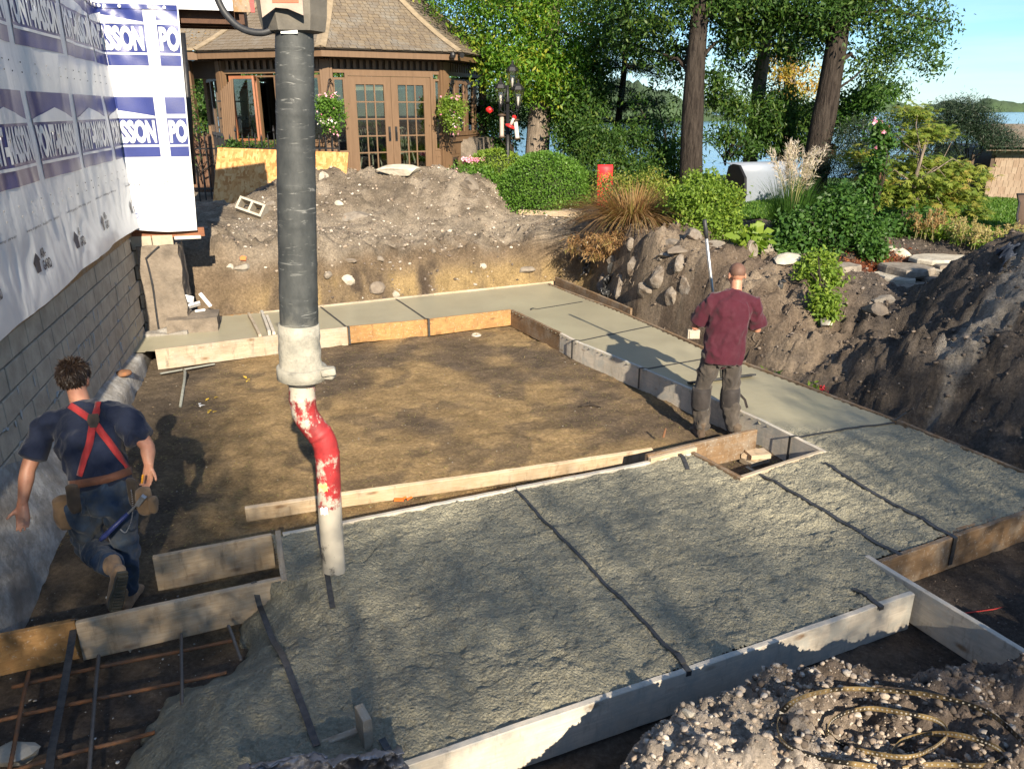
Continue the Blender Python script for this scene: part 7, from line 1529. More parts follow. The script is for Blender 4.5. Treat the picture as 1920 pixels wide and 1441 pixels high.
loop([((1768,1402),.0),((1772,1385),.02),((1750,1368),.03),((1690,1358),.04),((1620,1352),.05),((1565,1365),.04),((1550,1378),.0),((1570,1400),.0),((1630,1420),.0),((1700,1428),.0),((1745,1415),.01),((1768,1400),.02)])
loop([((1668,1420),.0),((1690,1402),.02),((1740,1394),.03),((1800,1398),.03),((1860,1415),.02),((1880,1430),.0),((1840,1444),0),((1740,1442),0),((1690,1450),0)])
# crumpled grey sheet at the bottom edge
simple('grey_film', (.30,.30,.32), (.10,.10,.11), 5, .4, bump=.4, bscale=12, spec=.6)
o = crumple('grey_film', 'crumpled grey plastic film at the bottom edge in front of the form', PZ(610, 1452, .34), (.62,.16,.02), (-.02,.10,.16), 90, 50, .16, 14, 'grey_film', .35, fq=5.0)
# ================================================================== CONCRETE PUMP HOSE
HY = 4.36
t = NT('hose_rubber'); wv = t.coord('World'); n1 = t.noise(t.coord('World', (1, 1, .6)), 6, 7, .7); sw = t.noise(t.coord('World', (3, 3, 16), (0, .4, 0)), 2.2, 6, .6, 1.5)
c = t.mix(t.ramp(n1, [(.4, 0.), (.75, .8)]), (.036,.040,.041), (.095,.10,.097)); c = t.mix(t.ramp(sw, [(.60, 0.), (.72, .55)]), c, (.34,.34,.32))
sx = t.n('SeparateXYZ'); t.l(t.n('NewGeometry').outputs['Position'], sx.inputs[0]); mu = t.ramp(t.math('ADD', t.math('MULTIPLY', t.math('SUBTRACT', 2.15, sx.outputs[2]), 1.3), t.math('MULTIPLY', t.math('SUBTRACT', n1, .5), 1.4)), [(.1, 0.), (.75, .85)]); c = t.mix(mu, c, (.235,.225,.185))
t.bsdf(c, .62, 0, t.bump(n1, .35, .012), .4)
t = NT('crusted'); wv = t.coord('World'); n1 = t.noise(wv, 11, 8, .72); c = t.mix(t.ramp(n1, [(.4, 0.), (.65, 1.)]), (.40,.375,.31), (.25,.24,.205)); c = t.mix(t.ramp(t.noise(wv, 30, 6, .7), [(.6, 0.), (.75, .6)]), c, (.09,.09,.085)); t.bsdf(c, .85, 0, t.bump(n1, .7, .02), .25)
t = NT('red_pipe'); wv = t.coord('World', (1, 1, .8)); n1 = t.noise(wv, 9, 8, .72); n2 = t.noise(t.coord('World', (1,1,1), (0,0,0), (3,1,7)), 6, 8, .7); c = t.mix(t.ramp(n2, [(.42, 0.), (.6, 1.)]), (.36,.030,.032), (.20,.022,.024))
sx = t.n('SeparateXYZ'); t.l(t.n('NewGeometry').outputs['Position'], sx.inputs[0]); z_ = sx.outputs[2]
crust = t.math('ADD', t.ramp(t.math('DIVIDE', z_, 2.0), [(.36, .50), (.42, .13), (.50, .05), (.58, .07), (.66, .05), (.74, .10), (.82, .16)]), 0.0); c = t.mix(t.ramp(t.math('ADD', n1, crust), [(.60, 0.), (.68, 1.)]), c, (.46,.42,.345)); c = t.mix(t.ramp(t.noise(wv, 5, 6, .7), [(.60, 0.), (.66, .85)]), c, (.05,.045,.045))
t.bsdf(c, .55, 0, t.bump(n1, .5, .012), .4)
hb = PY(628, 1090, HY); hose = empty('concrete_pump_hose', hb, label='thick black concrete pump hose hanging down with a red curved end pipe', cat='hose')
def hp_(px, py): return PY(px, py, HY)
def catmull(P, k=8):
    out = []
    for i in range(len(P)-1):
        p0, p1, p2, p3 = P[max(i-1,0)], P[i], P[i+1], P[min(i+2,len(P)-1)]
        for q in np.linspace(0, 1, k+1)[:-1]: q = float(q); out.append(.5*((2*p1) + (p2-p0)*q + (2*p0-5*p1+4*p2-p3)*q*q + (3*p1-p0-3*p2+p3)*q**3))
    out.append(P[-1]); return out
Ph = catmull([hp_(*p) for p in ((562,645),(560,560),(557,420),(555,280),(553,150),(552,48))], 26); n = len(Ph); rs = []
for i in range(n):
    q = i/(n-1); r = .112 - .016*q; rs.append(r*(1.022 if i % 13 in (0,) else 1.0)*(1 + .006*sin(i*.7)))
m = MB(); m.tube([p - hb for p in Ph], rs, 28); m.obj('hose', MAT['hose_rubber'], hose, True)
m = MB(); Pc = [hp_(*p) for p in ((566,716),(566,705),(565,692),(564,684),(563,672),(562,655),(561,640),(561,630),(560,606))]; m.tube([p - hb for p in Pc], [.10,.135,.140,.125,.120,.124,.118,.122,.116], 28); m.obj('hose_end', MAT['crusted'], hose, True)
m = MB(); c = hp_(566,697); ax = (hp_(565,684) - hp_(566,710)).normalized(); m.tube([c - ax*.04 - hb, c - ax*.035 - hb, c + ax*.035 - hb, c + ax*.04 - hb], [.135,.146,.146,.135], 28); ex = Vector((1,-.1,0)); m.beam(c + ex*.10 - hb, c + ex*.20 - hb, .07, .07, (0,0,1), .01); m.beam(c + ex*.13 + Vector((0,-.05,.01)) - hb, c + ex*.215 + Vector((0,-.03,.02)) - hb, .03, .045, (0,0,1), .008); m.obj('clamp', MAT['crusted'], hose, True)
Pp = catmull([hp_(*p) for p in ((566,716),(567,745),(572,775),(588,800),(605,822),(613,850),(616,900),(620,980),(628,1088))], 10)
m = MB(); m.tube([p - hb for p in Pp], [.078 - .004*i/len(Pp) + (.004 if i in (10, 11, 36, 37, 50) else 0) for i in range(len(Pp))], 24); m.obj('end_pipe', MAT['red_pipe'], hose, True)
simple('yellow_sticker', (.70,.55,.05), (.6,.55,.4), 25, .5); 
def sticker(px, py, w_, h_, mat):
    bvc = [bpy.data.objects['end_pipe']]; c = hp_(px, py); m = MB(); k = 7; vs = []
    for j in (0, 1):
        for i in range(k):
            a = -pi/2 - .55*w_ + 1.1*w_*i/(k-1); vs.append(c - hb + Vector((cos(a)*.0785, sin(a)*.0785, (j-.5)*h_ + .006*((i*7) % 3))))
    m.add(vs, [(i, i+1, k+i+1, k+i) for i in range(k-1)]); m.obj('sticker', MAT[mat], hose)
sticker(611, 905, .7, .055, 'yellow_sticker'); sticker(613, 948, .55, .05, 'foam_mat')
# hanger head at the top with its faded warning plate
simple('head_rubber', (.10,.092,.078), (.16,.145,.12), 9, .7, bump=.2); simple('plate_mat', (.42,.34,.28), (.32,.24,.19), 10, .6); simple('plate_orange', (.50,.16,.085), (.42,.13,.07), 14, .6)
hd = empty('hose_hanger', hp_(550, 40), label='worn hexagonal rubber head gripping the top of the pump hose, with a faded orange plate', cat='hose head'); ho_ = Vector(hd.location); wdt = (hp_(606,20)-hp_(490,20)).length
def hx(r_, z): return [(r_*cos(R(60*j+12)), r_*sin(R(60*j+12))*.8, z) for j in range(6)]
m = MB(); vs = []; 
for (r_, z) in ((.12,-.06),(.158,-.05),(.172,.02),(.182,.14),(.18,.5),(.1,.5)): vs += hx(r_, z)
m.add(vs, [(i*6+j, i*6+(j+1) % 6, (i+1)*6+(j+1) % 6, (i+1)*6+j) for i in range(5) for j in range(6)] + [tuple(range(6))[::-1], tuple(30+j for j in range(6))]); hb_ = m.obj('housing', MAT['head_rubber'], hd)
fa_ = -.152; 
m = MB(); m.prism([(-.10,.0),(-.03,.045),(.03,.04),(.105,.01),(.108,.16),(.1,.48),(-.1,.48),(-.105,.16)], .012, Matrix(((1,0,0),(0,0,-1),(0,1,0))), (-.01, fa_, 0)); m.obj('plate', MAT['plate_mat'], hd)
m = MB()
for z in (.075,.098): m.box((.012, fa_-.0135, z), (.13,.003,.018))
m.box((.012, fa_-.0135, .19), (.14,.003,.03)); m.obj('plate_stripe', MAT['plate_orange'], hd)
m = MB(); m.box((-.02, fa_-.0137, .145), (.095,.003,.045)); pl_ = m.obj('plate_print', MAT['stone_pale'], hd)
gv2, gf2 = glyphs('20', .04, .04, .0); m = MB(); m.add([(.035 + p[0], fa_-.0155, .122 + p[1]) for p in gv2], gf2); m.obj('plate_number', MAT['head_rubber'], hd)
m = MB(); m.box((0,0,0), (.085,.006,.018)); m.obj('white_tab', MAT['foam_mat'], hd, loc=(.0,-.10,-.058))
P_ = catmull([PY(404,-12,HY-.05), PY(420,22,HY-.05), PY(450,52,HY-.06), PY(488,62,HY-.06), PY(522,52,HY-.04), PY(545,44,HY)], 8); m = MB(); m.tube([p - P_[0] for p in P_], .0175, 12); o = m.obj('control_cable', MAT['strap_black'], None, True, loc=P_[0]); tag(o, 'thick black cable looping down to the hose head at the top', 'cable')
# ================================================================== THE TWO WORKERS
def cloth(name, c1, c2, sc=5, rough=.85, bump=.3, dirt=None):
    t = NT(name); v = t.coord('World'); c = t.mix(t.ramp(t.noise(v, sc, 6, .6), [(.35, 0.), (.65, 1.)]), c1, c2)
    if dirt: c = t.mix(t.math('MULTIPLY', t.ramp(t.noise(v, 7, 6, .7), [(.48, 0.), (.68, 1.)]), .6), c, dirt)
    b0 = t.bump(t.noise(t.coord('World', (1, 1, .55)), 11, 5, .6, 1.2), bump, .03); return t.bsdf(c, rough, 0, t.bump(t.noise(v, 420, 2), .12, .002, b0), .2, Sheen_Weight=.15)
t = NT('skin'); v = t.coord('World'); c = t.mix(t.ramp(t.noise(v, 9, 5, .6), [(.35, 0.), (.7, 1.)]), (.47,.235,.150), (.38,.165,.105)); c = t.mix(t.ramp(t.noise(v, 30, 5, .7), [(.62, 0.), (.74, .5)]), c, (.20,.12,.08)); t.bsdf(c, .5, 0, t.bump(t.noise(v, 120, 4), .12, .003), .4, Subsurface_Weight=.08)
cloth('shirt_maroon', (.062,.010,.020), (.048,.008,.016), 4, dirt=(.075,.022,.032)); cloth('shirt_navy', (.017,.024,.050), (.012,.017,.036), 4)
cloth('work_trousers', (.062,.052,.044), (.040,.034,.030), 6, dirt=(.13,.11,.09)); cloth('jeans', (.035,.060,.105), (.022,.036,.062), 5, dirt=(.075,.075,.062)); cloth('pad_black', (.022,.019,.019), (.04,.034,.032), 8, .7)
cloth('boot_brown', (.10,.07,.045), (.06,.042,.03), 9, .8, dirt=(.16,.13,.10)); cloth('boot_tan', (.42,.27,.15), (.30,.19,.11), 8, .8, dirt=(.15,.11,.08)); cloth('boot_sole', (.075,.062,.042), (.10,.085,.055), 12, .9)
cloth('suspender', (.40,.035,.035), (.30,.028,.03), 9, .7); cloth('suede', (.23,.15,.085), (.15,.10,.06), 8, .9); cloth('leather_dark', (.085,.062,.045), (.05,.04,.03), 8, .7); cloth('belt_brown', (.17,.07,.04), (.11,.05,.03), 6, .6)
leafmat('hair_brown', [(.014,.009,.007),(.024,.015,.010),(.042,.026,.017)], 0, .4); simple('hair_cap', (.022,.012,.008), (.015,.009,.006), 30, .6, bump=.4, bscale=60); simple('stubble', (.16,.085,.058), (.12,.062,.043), 40, .6, bump=.3, bscale=300)
simple('eye_white', (.7,.68,.64), None, 5, .3, bump=0); simple('steel_tool', (.45,.45,.44), (.3,.3,.3), 20, .35, metal=.7); simple('tool_blue', (.03,.045,.16), None, 9, .4); simple('pencil_orange', (.8,.35,.03), None, 9, .5)
class Fig:
    """limbs as tapered elliptical lofts, fused into one skin"""
    def __init__(s): s.m = MB()
    def loft(s, secs, n=18, up=None):
        """secs: (centre, r_side, r_front); side axis from up-vector hint"""
        P = [Vector(a[0]) for a in secs]; k = len(P); vs = []; side0 = Vector(up) if up else Vector((1,0,0))
        for i in range(k):
            tg = (P[min(i+1,k-1)] - P[max(i-1,0)]).normalized(); sd = (side0 - tg*side0.dot(tg)); sd = sd.normalized() if sd.length > .05 else Vector((0,1,0)).cross(tg).normalized(); fr = tg.cross(sd)
            for j in range(n):
                a = 2*pi*j/n; vs.append(P[i] + sd*cos(a)*secs[i][1] + fr*sin(a)*secs[i][2])
        for e, i, sg in ((0, 0, -1), (1, k-1, 1)):
            tg = (P[i] - P[i-sg]).normalized(); r_ = min(secs[i][1], secs[i][2])
            # rounded ends
        fs = [(i*n+j, i*n+(j+1)%n, (i+1)*n+(j+1)%n, (i+1)*n+j) for i in range(k-1) for j in range(n)]
        c0 = P[0] - (P[1]-P[0]).normalized()*min(secs[0][1:])*.5; c1 = P[-1] + (P[-1]-P[-2]).normalized()*min(secs[-1][1:])*.5
        vs += [c0, c1]; b = k*n; fs += [(b, (j+1)%n, j) for j in range(n)] + [(b+1, (k-1)*n+j, (k-1)*n+(j+1)%n) for j in range(n)]
        s.m.add(vs, fs); return s
    def ball(s, c, rx, ry, rz, M=None):
        bm = bmesh.new(); bmesh.ops.create_icosphere(bm, subdivisions=3, radius=1.0); bm.verts.index_update(); c = Vector(c)
        vs = [(M @ Vector((q.co.x*rx, q.co.y*ry, q.co.z*rz)) if M is not None else Vector((q.co.x*rx, q.co.y*ry, q.co.z*rz))) + c for q in bm.verts]; fs = [[q.index for q in f.verts] for f in bm.faces]; bm.free(); s.m.add(vs, fs); return s
    def fuse(s, name, mat, parent, voxel=.010, smooth=4, wr=0.0, wseed=0, wscale=9, origin=None):
        me = s.m.mesh('tmp'); o = bpy.data.objects.new('tmp', me); COL.objects.link(o)
        r = o.modifiers.new('r', 'REMESH'); r.mode = 'VOXEL'; r.voxel_size = voxel
        if smooth: q = o.modifiers.new('s', 'SMOOTH'); q.factor = .5; q.iterations = smooth
        dg = bpy.context.evaluated_depsgraph_get(); dg.update(); me2 = bpy.data.meshes.new_from_object(o.evaluated_get(dg)); bpy.data.objects.remove(o); bpy.data.meshes.remove(me)
        n = len(me2.vertices); v = np.empty(n*3, np.float32); me2.vertices.foreach_get('co', v); v = v.reshape(-1, 3); nr = np.empty(n*3, np.float32); me2.vertices.foreach_get('normal', nr); nr = nr.reshape(-1, 3)
        if wr:
            w = fbm(v[:, 0]*wscale+wseed, v[:, 1]*wscale, v[:, 2]*wscale*.6, 3); w = (1 - np.abs(w)*1.4); w2 = fbm(v[:, 0]*wscale*2.3+wseed, v[:, 1]*wscale*2.3, v[:, 2]*wscale*1.2, 2); v = v + nr*np.maximum(wr*(w-.45) + wr*.35*w2, -.004)[:, None]
        if origin is not None: v = v - np.array(origin)
        me2.vertices.foreach_set('co', v.astype(np.float32).ravel()); me2.polygons.foreach_set('use_smooth', [True]*len(me2.polygons)); me2.name = name; me2.materials.clear(); me2.update(); return link(name, me2, MAT[mat], parent)
def hand(F, wrist, fwd, palm, thumb_side, size=.19, curl=.5):
    """five bent fingers on a palm; fwd: knuckle direction, palm: direction the palm faces"""
    w = Vector(wrist); f = Vector(fwd).normalized(); p = Vector(palm); p = (p - f*p.dot(f)).normalized(); s_ = f.cross(p)*thumb_side; k = size/.19
    F.loft([(w - f*.02, .030*k, .022*k), (w + f*.03*k, .036*k, .019*k), (w + f*.085*k, .043*k, .016*k), (w + f*.10*k, .040*k, .013*k)], 12, s_)
    for i, (off, ln, r_) in enumerate(((.031, .070, .0092), (.011, .080, .0095), (-.010, .074, .009), (-.030, .058, .008))):
        b = w + f*.088*k + s_*off*k; d = (f + s_*off*1.2).normalized(); P = [b - d*.02]; a = 0; q = b
        for j in range(3): a += curl*(.55 if j == 0 else .75); dd = (d*cos(a) + p*sin(a)).normalized(); P.append(q); q = q + dd*ln*k*(.42, .33, .25)[j]
        P.append(q); F.loft([(x, r_*k*(1.0 - .07*j), r_*k*(1.0 - .07*j)) for j, x in enumerate(P)], 8, s_)
    tb = w + f*.025*k + s_*.028*k; td = (f*.65 + s_*.7 + p*.25).normalized(); F.loft([(tb - td*.02, .013*k, .012*k), (tb + td*.025*k, .0125*k, .012*k), (tb + td*.052*k, .0108*k, .0105*k), (tb + td*.052*k + (td + f*.4 + p*.35).normalized()*.028*k, .0085*k, .008*k)], 8, p)
def head(F, c, M, k=1.0):
    """skull, jaw, nose, ears; M: columns right, forward, up"""
    c = Vector(c); T = lambda x, y, z: c + M @ Vector((x*k, y*k, z*k))
    F.ball(c + M @ Vector((0, -.008, .025))*k, .077*k, .096*k, .090*k, M); F.ball(T(0, .028, -.045), .060*k, .068*k, .068*k, M); F.ball(T(0, .072, -.088), .030*k, .026*k, .024*k, M)
    F.ball(T(0, .078, .035), .055*k, .022*k, .022*k, M)
    F.loft([(T(0, .088, .012), .009*k, .009*k), (T(0, .103, -.018), .013*k, .012*k), (T(0, .100, -.032), .016*k, .010*k)], 8)
    F.ball(T(0, .088, -.058), .024*k, .010*k, .006*k, M); F.ball(T(0, .086, -.068), .021*k, .010*k, .006*k, M)
    for sx in (-1, 1):
        F.ball(T(sx*.081, -.008, -.005), .010*k, .022*k, .034*k, M); F.ball(T(sx*.033, .078, .002), .016*k, .010*k, .009*k, M); F.ball(T(sx*.045, .065, -.03), .022*k, .022*k, .022*k, M)
def frame(fwd, up=(0,0,1)):
    f = Vector(fwd).normalized(); u = Vector(up); u = (u - f*u.dot(f)).normalized(); r = f.cross(u); return Matrix((r, f, u)).transposed()
from mathutils.bvhtree import BVHTree
def skin_hit(objs, px, py, off=.004):
    """point on the figure's clothing along a view ray, lifted along the normal"""
    o = Vector((0, 0, H)); d = ray(px, py).normalized(); best = None
    for ob in objs:
        if not hasattr(skin_hit, 'c'): skin_hit.c = {}
        if ob.name not in skin_hit.c:
            mw = Matrix.Translation(ob.parent.location) if ob.parent else Matrix(); skin_hit.c[ob.name] = BVHTree.FromPolygons([mw @ q.co for q in ob.data.vertices], [list(p.vertices) for p in ob.data.polygons])
        h = skin_hit.c[ob.name].ray_cast(o, d)
        if h[0] is not None and (best is None or h[3] < best[2]): best = (h[0] + h[1]*off, h[1], h[3])
    return best
def band(name, objs, pxs, width, mat, parent, off=.006, th=.004, sub=7):
    pts, nn = [], []
    for (a, b) in zip(pxs, pxs[1:]):
        for q in np.linspace(0, 1, sub)[:-1]:
            h = skin_hit(objs, a[0] + (b[0]-a[0])*q, a[1] + (b[1]-a[1])*q, off)
            if h: pts.append(h[0]); nn.append(h[1])
    h = skin_hit(objs, *pxs[-1], off)
    if h: pts.append(h[0]); nn.append(h[1])
    if len(pts) < 2: return None
    for it in range(2): pts = [pts[0]] + [(pts[i-1] + pts[i]*2 + pts[i+1])/4 for i in range(1, len(pts)-1)] + [pts[-1]]
    O = parent.location; m = MB(); vs = []; k = len(pts)
    for i in range(k):
        tg = (pts[min(i+1,k-1)] - pts[max(i-1,0)]).normalized(); n_ = (nn[max(i-1,0)] + nn[i] + nn[min(i+1,k-1)]).normalized(); sd = tg.cross(n_).normalized()
        for (a, b) in ((-1,-1),(1,-1),(1,1),(-1,1)): vs.append(pts[i] + sd*a*width/2 + n_*(b*th/2 + .002) - O)
    fs = [(i*4+j, i*4+(j+1)%4, (i+1)*4+(j+1)%4, (i+1)*4+j) for i in range(k-1) for j in range(4)] + [(3,2,1,0), tuple((k-1)*4+j for j in range(4))]
    m.add(vs, fs); return m.obj(name, MAT[mat], parent, True)
def boot(F, heel, toe, up, w=.048, h=.10):
    """boot volume from heel to toe along the sole"""
    a, b = Vector(heel), Vector(toe); d = (b-a).normalized(); u = Vector(up).normalized(); sd = d.cross(u)
    F.loft([(a + u*.045 - d*.0, .034, .04), (a + d*.06 + u*.05, .040, .05), (a + d*.14 + u*.045, .043, .042), (a + d*.21 + u*.036, .050, .033), (b - d*.02 + u*.03, .040, .025)], 14, sd); F.loft([(a + d*.055 + u*.04, .043, .052), (a + d*.05 + u*.10, .045, .052), (a + d*.045 + u*.19, .05, .055)], 14, sd)
# ------------------------------------------------------------------ man in maroon, seen from behind
def manA():
    fl, fr_ = PZ(1314, 820, 0), PZ(1374, 826, 0); root = (fl + fr_)/2; root.z = 0
    o = empty('person', root, label='man with cropped hair in maroon t-shirt and grey trousers standing at the wet concrete', cat='person')
    yaw = R(0); M0 = Matrix.Rotation(yaw, 3, 'Z'); O = root.copy()
    X = lambda x, y, z: O + M0 @ Vector((x, y, z))
    hl, hr = X(-.115,.02,.93), X(.075,.02,.93); kl, kr = X(-.19,.06,.50), X(.10,.06,.50); al, ar = fl + Vector((0,0,.10)), fr_ + Vector((0,0,.10))
    pel = X(-.02,.02,.97); chest = X(.03,.06,1.32); neck = X(.075,.10,1.53); hc = X(.085,.155,1.675); sl, sr = X(-.165,.08,1.435), X(.255,.08,1.425)
    el, er = X(-.285,.14,1.16), X(.345,.16,1.13)
    pb_, pt_ = PZ(1353, 706, .345), PY(1321, 412, 7.78); gp = lambda q: lerp(pb_, pt_, q); wl, wr = gp(.50) + Vector((-.05,-.07,-.02)), gp(.38) + Vector((.075,-.05,.03))
    B = Fig()
    B.loft([(pel, .11, .075), (lerp(pel,chest,.5), .13, .085), (chest, .155, .10), (lerp(chest,neck,.62), .125, .07), (lerp(chest,neck,.85), .08, .065)], 18)
    B.loft([(lerp(chest,neck,.8), .066, .066), (neck, .056, .058), (lerp(neck,hc,.6), .055, .060)], 16)
    for h_, k_, a_ in ((hl,kl,al),(hr,kr,ar)): B.loft([(h_, .066, .066), (lerp(h_,k_,.5), .060, .060), (k_, .048, .050), (lerp(k_,a_,.35), .046, .050), (a_, .036, .038), (a_ - Vector((0,0,.06)), .036, .04)], 14)
    for s_, e_, w_ in ((sl,el,wl),(sr,er,wr)):
        B.ball(s_, .048, .048, .048); B.loft([(s_, .056, .058), (lerp(s_,e_,.5), .047, .050), (e_, .040, .041), (lerp(e_,w_,.3), .041, .041), (w_, .027, .023)], 14)
    hd_ = (pt_-pb_).normalized(); hand(B, wl, Vector((.55,.75,.05)), Vector((.6,-.5,0)), 1, .19, .95); hand(B, wr, Vector((-.6,.7,.0)), Vector((-.5,-.6,0)), -1, .19, .95)
    Mh = frame(Vector((-.05, 1, -.30))); head(B, hc, Mh, 1.0)
    body = B.fuse('body', 'skin', o, .0075, 3, origin=O)
    S = Fig(); S.loft([(X(-.025,.01,.845), .205, .158), (X(-.02,.01,.95), .198, .152), (lerp(pel,chest,.4) + Vector((0,0,.03)), .188, .138), (chest, .200, .138), (lerp(chest,neck,.42), .195, .122), (lerp(chest,neck,.66), .15, .095), (lerp(chest,neck,.86), .088, .078), (neck - Vector((0,0,.012)), .070, .070)], 22)
    for s_, e_ in ((sl,el),(sr,er)): S.loft([(lerp(chest,neck,.80), .070, .068), (lerp(lerp(chest,neck,.66), s_, .55) + Vector((0,0,.012)), .072, .074), (s_ + Vector((0,0,-.006)), .072, .076), (lerp(s_,e_,.35), .076, .080), (lerp(s_,e_,.86), .086, .088)], 16, (0,0,1))
    shirt = S.fuse('shirt', 'shirt_maroon', o, .0105, 5, .026, 3, 6, O)
    T = Fig(); T.loft([(X(-.02,.02,.99), .150, .100), (X(-.02,.02,.90), .168, .118), (X(-.02,.02,.82), .172, .12)], 20)
    for h_, k_, a_ in ((hl,kl,al),(hr,kr,ar)): T.loft([(h_ + Vector((0,0,-.02)), .100, .112), (lerp(h_,k_,.4), .098, .102), (lerp(h_,k_,.85), .082, .086), (k_, .080, .084), (lerp(k_,a_,.4), .078, .084), (lerp(k_,a_,.85), .070, .074), (a_ + Vector((0,0,.02)), .074, .078)], 16)
    tr = T.fuse('trousers', 'work_trousers', o, .0105, 4, .028, 9, 8, O)
    for a_, k_, sg in ((al,kl,-1),(ar,kr,1)):
        b = Fig(); g0 = a_ - Vector((0,0,.10)); boot(b, g0 + Vector((sg*.01,-.075,.0)), g0 + Vector((sg*.045,.20,.0)), (0,0,1)); b.fuse('boot', 'boot_brown', o, .008, 2, .004, 2, 20, O)
        p = MB(); kk = lerp(k_, a_, .12); sec = [(.088,.092,-.13),(.096,.10,-.10),(.10,.104,-.02),(.098,.102,.06),(.09,.094,.10)]; vs = []
        for (rx, ry, dz) in sec:
            for j in range(20): a = 2*pi*j/20; vs.append(kk - O + Vector((rx*cos(a), ry*sin(a) - .002, dz)))
        p.add(vs, [(i*20+j, i*20+(j+1)%20, (i+1)*20+(j+1)%20, (i+1)*20+j) for i in range(4) for j in range(20)] + [tuple(range(20))[::-1], tuple(80+j for j in range(20))]); p.obj('knee_pad', MAT['pad_black'], o, True)
    c = kr - O + Vector((.10,-.02,-.02)); m = MB(); m.ribbon([c, c + Vector((.05,-.03,-.05)), c + Vector((.075,-.05,-.13))], .026, .004, (0,0,1)); m.obj('pad_strap', MAT['pad_black'], o)
    # cropped hair
    cap = Fig(); cap.ball(hc + Mh @ Vector((0,-.012,.034)), .0795, .097, .0895, Mh); me = cap.m.mesh('hair'); v = np.array([q.co[:] for q in me.vertices]) - np.array(hc); loc = v @ np.array(Mh); keep = set(np.where((loc[:, 2] > -.030 + .12*np.maximum(0, loc[:, 1]-.0)*8*.6) | ((loc[:, 1] < -.03) & (loc[:, 2] > -.045)))[0]); bm = bmesh.new(); bm.from_mesh(me); bm.verts.ensure_lookup_table(); bmesh.ops.delete(bm, geom=[q for q in bm.verts if q.index not in keep], context='VERTS'); bmesh.ops.translate(bm, vec=-O, verts=bm.verts[:]); bm.to_mesh(me); bm.free(); ho = link('hair', me, MAT['stubble'], o); autosmooth(ho, 80)
    for sx in (-1, 1): m = MB(); m.lathe([(0,-.009),(.006,-.007),(.009,0),(.006,.007),(0,.009)], 10, hc - O + Mh @ Vector((sx*.033,.086,.004))); m.obj('eye', MAT['eye_white'], o, True)
    # the long float he holds: pole, grip, blade
    fo = empty('float_tool', pb_, label='long handled bull float held upright by the man in maroon', cat='float'); m = MB(); m.tube([pb_ - pb_, gp(.90) - pb_], .0165, 12); m.obj('pole', MAT['steel_tool'], fo, True)
    m = MB(); m.tube([gp(.895) - pb_, gp(.90) - pb_, gp(1.0) - pb_], [.017,.021,.020], 12); m.obj('grip', MAT['strap_black'], fo, True)
    a, b = PZ(1293, 717, .305), PZ(1413, 702, .305); m = MB(); m.beam(a - pb_, b - pb_, .11, .02, (0,.35,1), .004); m.obj('blade', MAT['strap_black'], fo)
manA()
